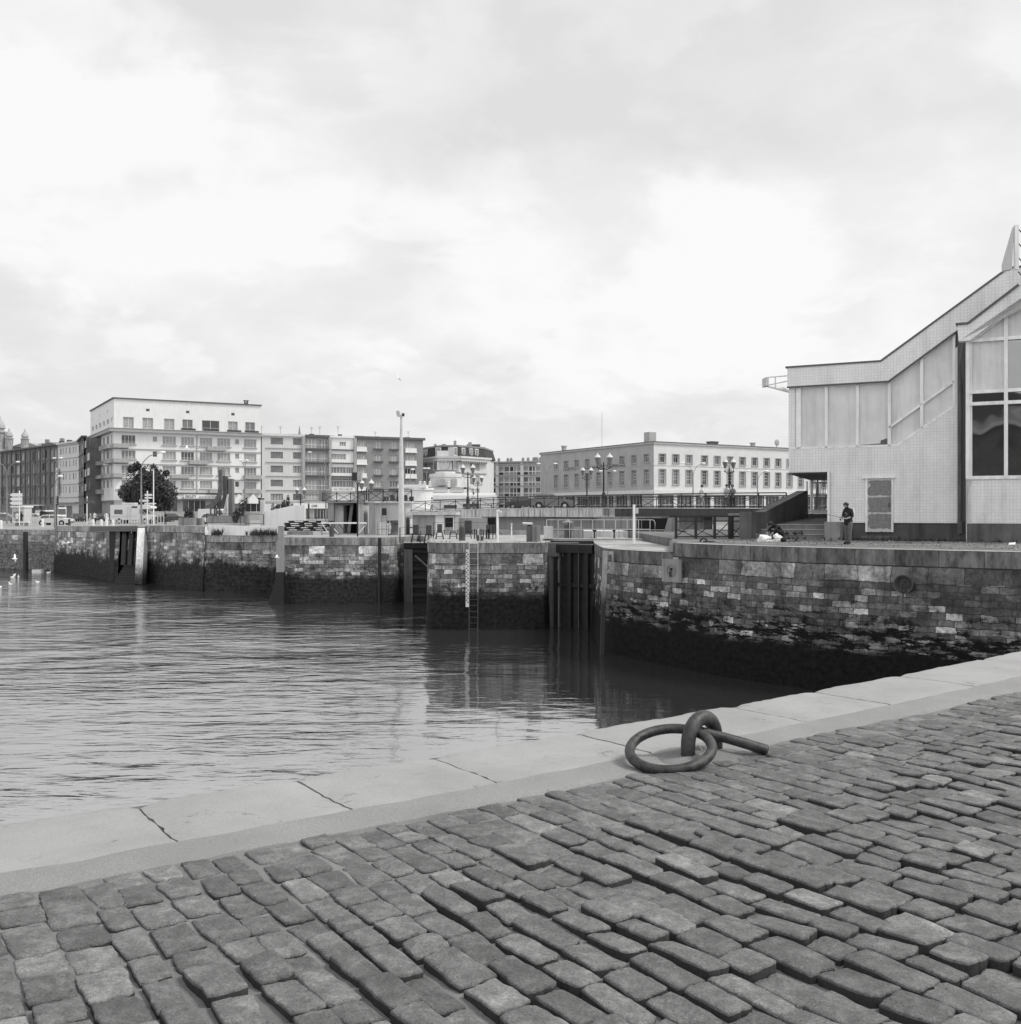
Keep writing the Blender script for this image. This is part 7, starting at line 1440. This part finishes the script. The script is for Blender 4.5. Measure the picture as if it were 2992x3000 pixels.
t = thing('white_pavilion', 'rounded white pavilion left of the stone pavilion, behind the plain control block', 'pavilion', at(1222, 150, -.5)); MB().lathe([(2.3, 0), (2.3, Zv(1440, 150) + .5), (2.5, Zv(1436, 150) + .5), (2.5, Zv(1430, 150) + .5)], (0, 0, 0), 20).build('wall', M['white_render'], t, True); MB().box(-2.6, -2.5, Zv(1430, 150) + .5, 1.5, 2, Zv(1426, 150) + .75).build('roof', M['sign_white'], t)
t = thing('curved_roof', 'low white curved roof behind the ramp railing left of the bridge', 'shelter', at(1190, 130, -.5)); m_ = MB(); q = [(-1.2, .4), (1., 2.6), (2.5, 2.2), (5, 1.3), (7.5, .3)]; m_.extr([(x, 0, 0) for x, z in (q[0], )] + [(x, 0, z) for x, z in q] + [(7.5, 0, 0)], (0, 4, 0)); m_.build('roof', M['sign_white'], t)
# ================================================================ PEOPLE
BASE = dict(pel=(0, 0, .53), wai=(0, 0, .61), che=(0, 0, .72), nek=(0, 0, .825), jaw=(0, .012, .865), hed=(0, .015, .93), top=(0, .008, .972),
            hL=(-.052, 0, .50), kL=(-.056, .012, .285), aL=(-.055, -.012, .055), tL=(-.065, .085, .022), hR=(.052, 0, .50), kR=(.056, .012, .285), aR=(.055, -.012, .055), tR=(.065, .085, .022),
            sL=(-.098, 0, .795), eL=(-.125, -.02, .64), wL=(-.115, .05, .52), fL=(-.112, .075, .47), sR=(.098, 0, .795), eR=(.125, -.02, .64), wR=(.115, .05, .52), fR=(.112, .075, .47))
RAD = dict(pel=(.078, .058), wai=(.07, .05), che=(.085, .058), nek=.03, jaw=(.034, .04), hed=(.047, .055), top=(.03, .036), hL=.058, hR=.058, kL=.038, kR=.038, aL=.026, aR=.026, tL=(.026, .017), tR=(.026, .017),
           sL=.036, sR=.036, eL=.026, eR=.026, wL=.017, wR=.017, fL=(.012, .02), fR=(.012, .02))
BONES = [('pel', 'wai', 1), ('wai', 'che', 1), ('che', 'nek', 1), ('nek', 'jaw', 0), ('jaw', 'hed', 0), ('hed', 'top', 0), ('pel', 'hL', 2), ('hL', 'kL', 2), ('kL', 'aL', 2), ('aL', 'tL', 3), ('pel', 'hR', 2), ('hR', 'kR', 2), ('kR', 'aR', 2), ('aR', 'tR', 3),
         ('che', 'sL', 1), ('sL', 'eL', 1), ('eL', 'wL', 0), ('wL', 'fL', 0), ('che', 'sR', 1), ('sR', 'eR', 1), ('eR', 'wR', 0), ('wR', 'fR', 0)]
def person(label, loc, rz, height, mats, pose=None, loose=1.0, hair=True, detail=False, group=None):
    """mats = skin, top, trousers, shoes; pose overrides joints (unit = body height, +y forward)"""
    J = dict(BASE); J.update(pose or {}); names = list(J); idx = {k: i for i, k in enumerate(names)}
    t = thing('person', label, 'person', loc, rz, group)
    me = bpy.data.meshes.new('body'); me.from_pydata([Vector(J[k]) * height for k in names], [(idx[a], idx[b]) for a, b, _ in BONES], [])
    o = bpy.data.objects.new('body', me); COL.objects.link(o); md = o.modifiers.new('skin', 'SKIN'); md.use_smooth_shade = True
    for k in names:
        r_ = RAD[k]; r_ = r_ if hasattr(r_, '__len__') else (r_, r_); f = loose if k in ('pel', 'hL', 'hR', 'kL', 'kR', 'aL', 'aR', 'wai', 'che', 'sL', 'sR', 'eL', 'eR') else 1.
        sv = me.skin_vertices[0].data[idx[k]]; sv.radius = (r_[0] * height * f, r_[1] * height * f); sv.use_root = (k == 'pel')
    sb = o.modifiers.new('sub', 'SUBSURF'); sb.levels = sb.render_levels = 2 if detail else 1
    bpy.context.view_layer.update()
    m2 = bpy.data.meshes.new_from_object(o.evaluated_get(bpy.context.evaluated_depsgraph_get())); bpy.data.objects.remove(o)
    m2.materials.clear(); bm = bmesh.new(); bm.from_mesh(m2); hd = Vector(J['hed']) * height; jw = Vector(J['jaw']) * height; upv = (Vector(J['top']) * height - jw).normalized(); fw = Vector((0, 1, 0)); fw = (fw - upv * fw.dot(upv)).normalized()
    segs = [(Vector(J[a]) * height, Vector(J[b]) * height, c) for a, b, c in BONES]
    for f in bm.faces:
        c = f.calc_center_median(); best = 9; bi = 0
        for a, b, m__ in segs:
            d = b - a; tt = max(0, min(1, (c - a).dot(d) / d.length_squared)); q = (c - a - d * tt).length - (.04 * height if m__ in (1,) else 0)
            if q < best: best, bi = q, m__
        f.material_index = bi
    def blobm(c, r, mi, sc=(1, 1, 1)):
        q = bmesh.ops.create_icosphere(bm, subdivisions=1, radius=r, matrix=Matrix.Translation(c) @ Matrix.Diagonal((*sc, 1)))
        for v in q['verts']:
            for f in v.link_faces: f.material_index = mi; f.smooth = True
    side = fw.cross(upv)
    blobm(hd + fw * .062 * height - upv * .006 * height, .010 * height, 0); blobm(hd + side * .05 * height, .012 * height, 0, (.6, 1, 1.3)); blobm(hd - side * .05 * height, .012 * height, 0, (.6, 1, 1.3))
    for s in (-1, 1): blobm(hd + fw * .052 * height + side * s * .019 * height + upv * .008 * height, .0055 * height, 4)
    blobm(hd + fw * .053 * height - upv * .028 * height, .008 * height, 4, (1.5, .6, .4))
    if detail:
        for sd in 'LR':
            w_, f_ = Vector(J['w' + sd]) * height, Vector(J['f' + sd]) * height; d = (f_ - w_).normalized(); a = d.cross(Vector((0, 0, 1))).normalized() if abs(d.z) < .9 else Vector((1, 0, 0)); dn = d.cross(a).normalized(); dn = dn if dn.z < 0 else -dn
            for q in range(5):
                off = a * (q - 1.5) * .009 * height; ln = (.034, .040, .038, .03, .026)[q] * height; st = f_ + off
                if q == 4: st = w_.lerp(f_, .4) - a * .016 * height; ln = .026 * height
                pts = [st, st + d * ln * .5, st + d * ln * .8 + dn * ln * .35, st + d * ln * .75 + dn * ln * .75]
                mb_ = MB().tube(pts, [.0045 * height, .0042 * height, .004 * height, .003 * height], 6); vs = [bm.verts.new(v) for v in mb_.v]
                for fc_ in mb_.f: nf = bm.faces.new([vs[i] for i in fc_]); nf.material_index = 0; nf.smooth = True
    bm.to_mesh(m2); bm.free()
    for x in list(mats) + [M['hair']]: m2.materials.append(x)
    m2.name = 'body'; b = bpy.data.objects.new('body', m2); COL.objects.link(b); b.parent = t
    if hair:
        q = bmesh.new(); bmesh.ops.create_icosphere(q, subdivisions=3, radius=1)
        for v in q.verts:
            c = v.co.copy(); fr_ = c.y; lo = -.55 if fr_ < .25 else (.30 if fr_ > .62 else .05)
            c.z = max(c.z, lo); n_1 = 1 + .06 * nz(c.x * 3, c.y * 3, c.z * 3)
            v.co = hd + (side * c.x * .060 + fw * (c.y * .066 - .006) + upv * (c.z * .060 + .012)) * height * n_1
        mh = bpy.data.meshes.new('hair'); q.to_mesh(mh); q.free(); mh.materials.append(M['hair']); mh.shade_smooth(); h_ = bpy.data.objects.new('hair', mh); COL.objects.link(h_); h_.parent = t
    return t
SK, CD, CG, CW, CM, SH = M['skin'], M['cloth_dark'], M['cloth_grey'], M['cloth_white'], M['cloth_mid'], M['cloth_dark']
# the boy with the rod
Yb = 36.1; bx = Xu(2486, Yb); hb = 1.53
bpose = dict(wai=(0, .008, .62), che=(0, .012, .73), nek=(0, .03, .825), jaw=(0, .062, .852), hed=(0, .078, .905), top=(0, .078, .95), sL=(-.10, .012, .79), sR=(.10, .012, .79), eL=(-.135, .0, .645), eR=(.135, .03, .65), wL=(-.075, .135, .60), wR=(.07, .16, .63), fL=(-.045, .185, .60), fR=(.035, .205, .635),
             kL=(-.05, .02, .285), aL=(-.045, .0, .05), kR=(.055, .0, .285), aR=(.06, -.02, .05), tL=(-.055, .095, .022), tR=(.08, .07, .022))
boy = person('dark-haired boy in a dark shirt with white sleeve stripe, holding a fishing rod', (bx, Yb, 0), R(118), hb, (SK, CD, CG, SH), bpose, 1.34, True, True)
m_ = MB(); m_.tube([Vector(p) * hb for p in ((-.107, -.028, .835), (-.137, -.022, .79), (-.160, -.02, .72), (-.165, -.018, .66))], [.010 * hb, .017 * hb, .017 * hb, .015 * hb], 8)
for s in (1,): pass
m_.build('sleeve_stripe', CW, boy, True)
m_ = MB()
for x, y, z in ((-.01, .066, .71), (.02, .068, .73), (-.02, .066, .68), (.03, .066, .66)): m_.ball(Vector((x, y, z)) * hb, .016 * hb, 0, 8, 5, (1.2, .35, .8))
m_.build('shirt_print', CM, boy, True)
t = thing('fishing_rod', 'short thin fishing rod with a dark reel held by the boy', 'fishing rod', (bx, Yb, 0), R(112)); MB().tube([Vector(p) * hb for p in ((-.03, .15, .585), (0, .21, .62), (.12, .62, .72), (.15, .75, .745))], [.012, .01, .005, .003], 6).build('rod', M['iron_black'], t); MB().lathe([(.03, -.03), (.035, 0), (.03, .03)], Vector((-.01, .235, .575)) * hb, 10).build('reel', M['iron_black'], t, True)
# crouching angler and the bags
Yc_ = 40.3; cxp = Xu(2285, Yc_)
cp_ = dict(pel=(0, -.10, .17), wai=(0, -.05, .25), che=(0, .04, .33), nek=(0, .12, .38), jaw=(0, .165, .375), hed=(0, .205, .395), top=(0, .23, .42), hL=(-.06, -.09, .165), kL=(-.09, .12, .27), aL=(-.07, .0, .045), tL=(-.08, .10, .022), hR=(.06, -.09, .165), kR=(.09, .14, .25), aR=(.07, .02, .045), tR=(.09, .12, .022),
           sL=(-.095, .07, .36), eL=(-.12, .17, .25), wL=(-.07, .25, .14), fL=(-.05, .28, .09), sR=(.095, .07, .36), eR=(.12, .18, .25), wR=(.07, .25, .14), fR=(.05, .29, .09))
person('dark-clothed person crouching over white bags at the foot of the steps', (cxp, Yc_ + .3, 0), R(112), 1.68, (SK, CD, CD, SH), cp_, 1.1, True, True)
def bag(label, u, Y, w, h_, d, seed):
    bm = bmesh.new(); bmesh.ops.create_icosphere(bm, subdivisions=4, radius=1)
    for v in bm.verts:
        c = v.co; k = 1 + .28 * nz(c.x * 2 + seed, c.y * 2, c.z * 2) + .14 * abs(nz(c.x * 5, c.y * 5 + seed, c.z * 5)); v.co = Vector((c.x * w * k, c.y * d * k, max(0, c.z * h_ * k * (1 - .35 * c.x)) + .003))
    me = bpy.data.meshes.new('plastic_bag'); bm.to_mesh(me); bm.free(); me.materials.append(M['plastic_white']); o = bpy.data.objects.new('plastic_bag', me); COL.objects.link(o); o.location = at(u, Y, 0); tag(o, label, 'bag', 'bags on the quay by the crouching angler')
bag('long crumpled white plastic bag lying left of the crouching person', 2248, 39.8, .38, .22, .2, 2); bag('upright white plastic bag right before the crouching person', 2281, 39.4, .22, .28, .17, 9)
for lab, a, b in (('thin fishing rod lying across the white bags', (2212, 39.3, .03), (2287, 39.0, .16)), ('thin fishing rod lying to the right of the bags', (2300, 38.9, .02), (2347, 38.7, .05))):
    p0, p1 = at(*a), at(*b); t = thing('fishing_rod', lab, 'fishing rod', p0, 0, 'rods lying on the quay'); MB().tube([(0, 0, 0), p1 - p0], [.008, .014], 6).build('rod', M['iron_black'] if 'right' in lab else M['steel_grey'], t); MB().lathe([(.04, 0), (.05, .04), (.04, .08)], (p1 - p0) * .7, 8).build('reel', M['iron_black'], t, True)
tag(MB().ball((0, 0, .09), .1, 0, 10, 6, (1.2, .8, .9)).build('tackle_bag', M['cloth_dark'], loc=at(2296, 39.2, 0), smooth=True), 'small dark tackle bag beside the upright white bag', 'bag')
# people on the bridge
walk = dict(kL=(-.05, .10, .29), aL=(-.05, .12, .06), tL=(-.055, .21, .04), kR=(.05, .0, .28), aR=(.05, -.14, .09), tR=(.055, -.06, .03), eL=(-.13, -.05, .65), wL=(-.12, -.04, .52), fL=(-.12, -.03, .47), eR=(.13, .02, .65), wR=(.10, .12, .57), fR=(.09, .16, .55))
lean = dict(wai=(0, .02, .62), che=(0, .07, .71), nek=(0, .12, .80), jaw=(0, .15, .835), hed=(0, .165, .895), top=(0, .165, .94), sL=(-.095, .10, .77), sR=(.095, .10, .77), eL=(-.14, .17, .63), eR=(.14, .17, .63), wL=(-.04, .24, .62), wR=(.04, .24, .63), fL=(.0, .25, .62), fR=(.0, .25, .64))
def bz(u):   # deck height and depth of the near rail at u
    for (u1, Y1, z1), (u2, Y2, z2) in zip(BR[:-1], BR[1:]):
        if u2 <= u <= u1: k = (u - u1) / (u2 - u1); return Y1 + (Y2 - Y1) * k, z1 + (z2 - z1) * k
    return 105, 1.1
Y, z = bz(2057); person('woman in a white top and pale trousers walking on the bridge', at(2057, Y + 1.6, z + .02), R(-75), 1.70, (SK, CW, CM, SH), walk, 1.1)
Y, z = bz(2127); person('person in a white top leaning on the bridge railing, left one of the couple', at(2127, Y + .7, z + .02), R(180), 1.74, (SK, CW, CG, SH), lean, 1.1)
Y, z = bz(2146); person('dark-haired person in dark trousers leaning on the railing, right one of the couple', at(2147, Y + .8, z + .02), R(165), 1.70, (SK, CM, CD, SH), lean, 1.1)
person('man in a white shirt and dark trousers walking on the bridge beside the lantern post', at(1388, 102, 1.34), R(150), 1.76, (SK, CW, CG, SH), walk, 1.1); person('man in a white shirt walking behind the left end of the bridge railing', at(1266, 112, 1.0), R(100), 1.76, (SK, CW, CM, SH), walk, 1.1)
# strollers on the far quay
for u, Y, rz, mats, pose, lab in ((265, 138, 80, (SK, CM, CW, SH), walk, 'stroller in pale clothes striding at the left of the trio by the bollards'), (277, 140, 170, (SK, CW, CD, SH), {}, 'person in a white top standing in the middle of the trio'), (312, 136, 190, (SK, CW, CW, SH), walk, 'person all in white carrying a bag left of the camper van'),
                                  (50, 122.5, 180, (SK, CW, CM, SH), {}, 'person in a white top standing behind the bench, left one'), (62, 122.6, 200, (SK, CD, CD, SH), {}, 'dark-clothed person standing behind the bench, right one'), (484, 132, 180, (SK, CD, CD, SH), {}, 'dark-clothed person standing by the hedge right of the camper van'), (325, 150, 170, (SK, CD, CG, SH), {}, 'dark-clothed person by the corner shop behind the camper van')):
    person(lab, at(u, Y, -.5), R(rz), 1.72, mats, pose, 1.1, group='people on the far quay')
m_ = MB(); m_.ball((0, 0, 0), .16, 0, 8, 6, (.8, .5, 1.3)); tag(m_.build('shopping_bag', M['cloth_white'], loc=at(316.5, 136, .25)), 'white bag hanging from the hand of the person in white', 'bag')

# ================================================================ GULLS, BUOY, RINGS, WEEDS
def gull_fly(label, u, v, Y, s, bank, rz, name='flying_gull'):
    t = thing(name, label, 'gull', P(u, v, Y), R(rz)); t.rotation_euler.x = R(bank); MB().lathe([(.005, -.3), (.05, -.16), (.08, 0), (.06, .14), (.05, .2), (.01, .28)], (0, 0, 0), 8).build('body', M['gull_white'], t, True).rotation_euler.y = R(90)
    for k in (-1, 1):
        m_ = MB(); pts = [(-.08, k * .05, .03), (.1, k * .05, .03), (.14, k * .35, .16), (.02, k * .72, .08), (-.06, k * .35, .14)]; m_.extr(pts, (0, 0, .012)); m_.build('wing', M['gull_white'] if k > 0 else M['gull_grey'], t)
    t.scale = (s, s, s)
gull_fly('white gull flying in front of the tallest white block', 547, 1314, 110, 1., 25, 20); gull_fly('white gull gliding low in front of the far wall corner', 194, 1590, 80, 1., -5, 10); gull_fly('tiny gull high in the sky above the floodlight mast', 1166, 1107, 80, .55, 50, 60); gull_fly('white gull flying low over the water by the lone pile', 43, 1637, 85, .8, 40, 30); gull_fly('white gull passing the square fender post', 812, 1633, 58, .5, 15, 25)
fg = None
for k, (x, y) in enumerate(((430, 1690), (108, 1728), (126, 1708), (162, 1722), (92, 1792), (690, 1694), (332, 1772), (2, 1815), (1386, 1742))):
    u, v = x / 3.018, 1120 + y / 3.018; Y = G(v, WZ); loc = (Xu(u, Y), Y, WZ)
    lab = ['white gull floating right of the white buoy', 'white gull floating below the lone pile, left of a pair', 'white gull floating below the lone pile, upper one of a pair', 'white gull floating just right of the pair below the lone pile', 'larger white gull floating nearest, at the far left', 'white gull floating off the far wall', 'white gull floating below the white buoy', 'white gull floating at the very left edge', 'white gull floating by the water steps'][k]
    if fg is None:
        fg = thing('floating_gull', lab, 'gull', loc, 0, 'gulls floating on the basin'); MB().ball((0, 0, .06), .12, 0, 10, 6, (1.7, .9, .75)).build('body', M['gull_white'], fg, True); MB().ball((.17, 0, .2), .05, 0, 8, 5, (1.2, 1, 1)).build('head', M['gull_white'], fg, True); MB().extr([(-.1, -.05, .12), (-.32, 0, .14), (-.1, .05, .12)], (0, 0, .02)).build('tail', M['gull_grey'], fg)
    else: dup(fg, loc, R(37 * k), lab, 1.0 if k == 4 else .75)
c = P(111, 1676, 95); t = thing('mooring_buoy', 'white box-shaped buoy with a small dark frame, right of the lone pile', 'buoy', (c.x, c.y, WZ)); MB().box(-.42, -.3, -.2, .42, .3, .32).build('float', M['metal_white'], t); m_ = MB()
for x in (-.2, .15): m_.bar((x, 0, .32), (x * .6, 0, 1.2), .04)
m_.bar((-.16, 0, .9), (.12, 0, .9), .04); m_.build('frame', M['iron_dark'], t)
t = thing('mooring_ring', 'small dark ring and eye lying on the far right quay below the railing', 'mooring ring', at(2062, 38.2, 0)); m_ = MB(); m_.tube([(.0 + .13 * cos(a), 0, .03 + .13 * sin(a)) for a in [pi * k / 10 for k in range(11)]], .035, 8); m_.build('eye_loop', M['iron_black'], t, True); m_ = MB(); m_.tube([(.2 + .2 * cos(a), .02 + .14 * sin(a), .05) for a in [2 * pi * k / 18 for k in range(18)]], .025, 8, closed=True); m_.build('ring', M['iron_black'], t, True)
tag(MB().hexa([(0, 0, 0), (.26, 0, 0), (.26, .5, 0), (0, .5, 0)], [(0.02, 0.02, .42), (.24, .02, .40), (.24, .48, .40), (0.02, .48, .42)]).build('corner_stone', M['concrete'], loc=(5.93, 37.85, -.33)), 'squared corner stone where the high quay steps down to the lock wall', 'stone')
def tufts(name, label, fn, n, hgt, seed):
    rg = random.Random(seed); m_ = MB()
    for i in range(n):
        x, y, z, k = fn(rg)
        for j in range(rg.randint(4, 8)):
            a = rg.uniform(0, 6.28); L = hgt * k * rg.uniform(.5, 1.2); dx, dy = cos(a) * L * .5, sin(a) * L * .5; w = .012 + L * .06
            m_.poly([(x - w * sin(a), y + w * cos(a), z), (x + w * sin(a), y - w * cos(a), z), (x + dx, y + dy, z + L)])
    return tag(m_.build(name, M['foliage'], recalc=False), label, 'weeds', kind='stuff')
def f_wall(rg): s = rg.random() ** 1.3 * 10; d = abs(rg.gauss(0, .5)); return 13.2 + .878 * s - .479 * d, 42.9 - .479 * s - .878 * d - .1 - .18, 0, rg.choice((.4, .6, 1.4))
tufts('weeds', 'low weeds and grass along the foot of the tiled building', f_wall, 700, .10, 3)
def f_q(rg): s = rg.uniform(0, 12); d = rg.uniform(.7, 9); return 6.9 + .83 * s + .56 * d * .6, 37.6 - .72 * s + d * .83, 0, rg.choice((.25, .4, .7))
tufts('weeds', 'sparse weeds over the dirt of the right quay', f_q, 420, .06, 5)
def f_st(rg): return rg.uniform(10.7, 12.4), rg.uniform(43.0, 43.35), rg.choice((0, .2, .2)), rg.uniform(.6, 1.8)
tufts('weeds', 'dark weeds growing on the steps behind the crouching person', f_st, 60, .12, 6)
def f_p(rg): u = rg.choice((rg.gauss(637, 7), rg.gauss(780, 18), rg.gauss(760, 20))); return Xu(u, 72.9), 72.75 + rg.uniform(0, .2), -.52, rg.uniform(.5, 2.)
tufts('weeds', 'weeds sprouting at the foot of the white parapet', f_p, 120, .3, 7)
def f_l(rg): k = rg.random(); a = Vector(sm(PL)[rg.randint(3, len(sm(PL)) - 4)]); return a.x + rg.uniform(-.3, .3), a.y + rg.uniform(.1, 1.5), -.35, rg.uniform(.2, .6)
tufts('weeds', 'small weeds along the edge of the middle pier top', f_l, 60, .12, 8)
mb = MB(); rg = random.Random(2)
for i in range(240):
    s = rg.uniform(0, 12); d = rg.uniform(.3, 9); x, y = 6.9 + .83 * s + .56 * d * .6, 37.4 - .72 * s + d * .83; mb.ball((x, y, .01), rg.uniform(.01, .05), 0, 6, 4, (1.4, 1, .6))
tag(mb.build('rubble', M['concrete'], smooth=True), 'scattered stones and rubble on the right quay', 'rubble', kind='stuff')
tag(MB().extr([(0, 0, .01), (.25, .03, .01), (.3, .1, .08), (.1, .14, .06)], (0, 0, .02)).build('litter', M['plastic_white'], loc=at(2955, 35.5, 0)), 'scrap of white litter at the right edge of the quay', 'litter')

# a building on the near quay behind the viewer, seen mirrored in the bay window
t = thing('quayside_building', 'dark building with a pale cornice seen mirrored in the bay window', 'building', (-24, -22, 0), R(-28))
MB().box(-4, 0, -.02, 15, 14, 8.4).build('wall', M['brick_dark'], t); MB().box(-4.8, -1.4, 8.41, 15.8, 14.5, 9.0).build('cornice', M['cream_render'], t); MB().box(-4.4, -.8, 9.01, 15.4, 14.2, 9.5).build('cornice', M['slab_grey'], t)
MB().box(0, 2, 9.51, 9, 12, 13.0).build('roof_house', M['slab_dark'], t); MB().box(-5, -3.2, 3.4, 16, -.01, 3.7).build('canopy', M['cream_render'], t)
for k in range(5): MB().box(-2.6 + 3.5 * k, -.06, 4.6, -.9 + 3.5 * k, -.01, 7.2).build('window', M['glass_dark'], t); MB().box(-3.2 + 3.5 * k, -.06, .2, -.5 + 3.5 * k, -.012, 3.0).build('shop_front', M['glass_mid'], t)
for k in range(7): MB().tube([(-4.6 + 3.4 * k, -3.0, 0), (-4.6 + 3.4 * k, -3.0, 3.4)], .1, 8).build('column', M['slab_grey'], t)
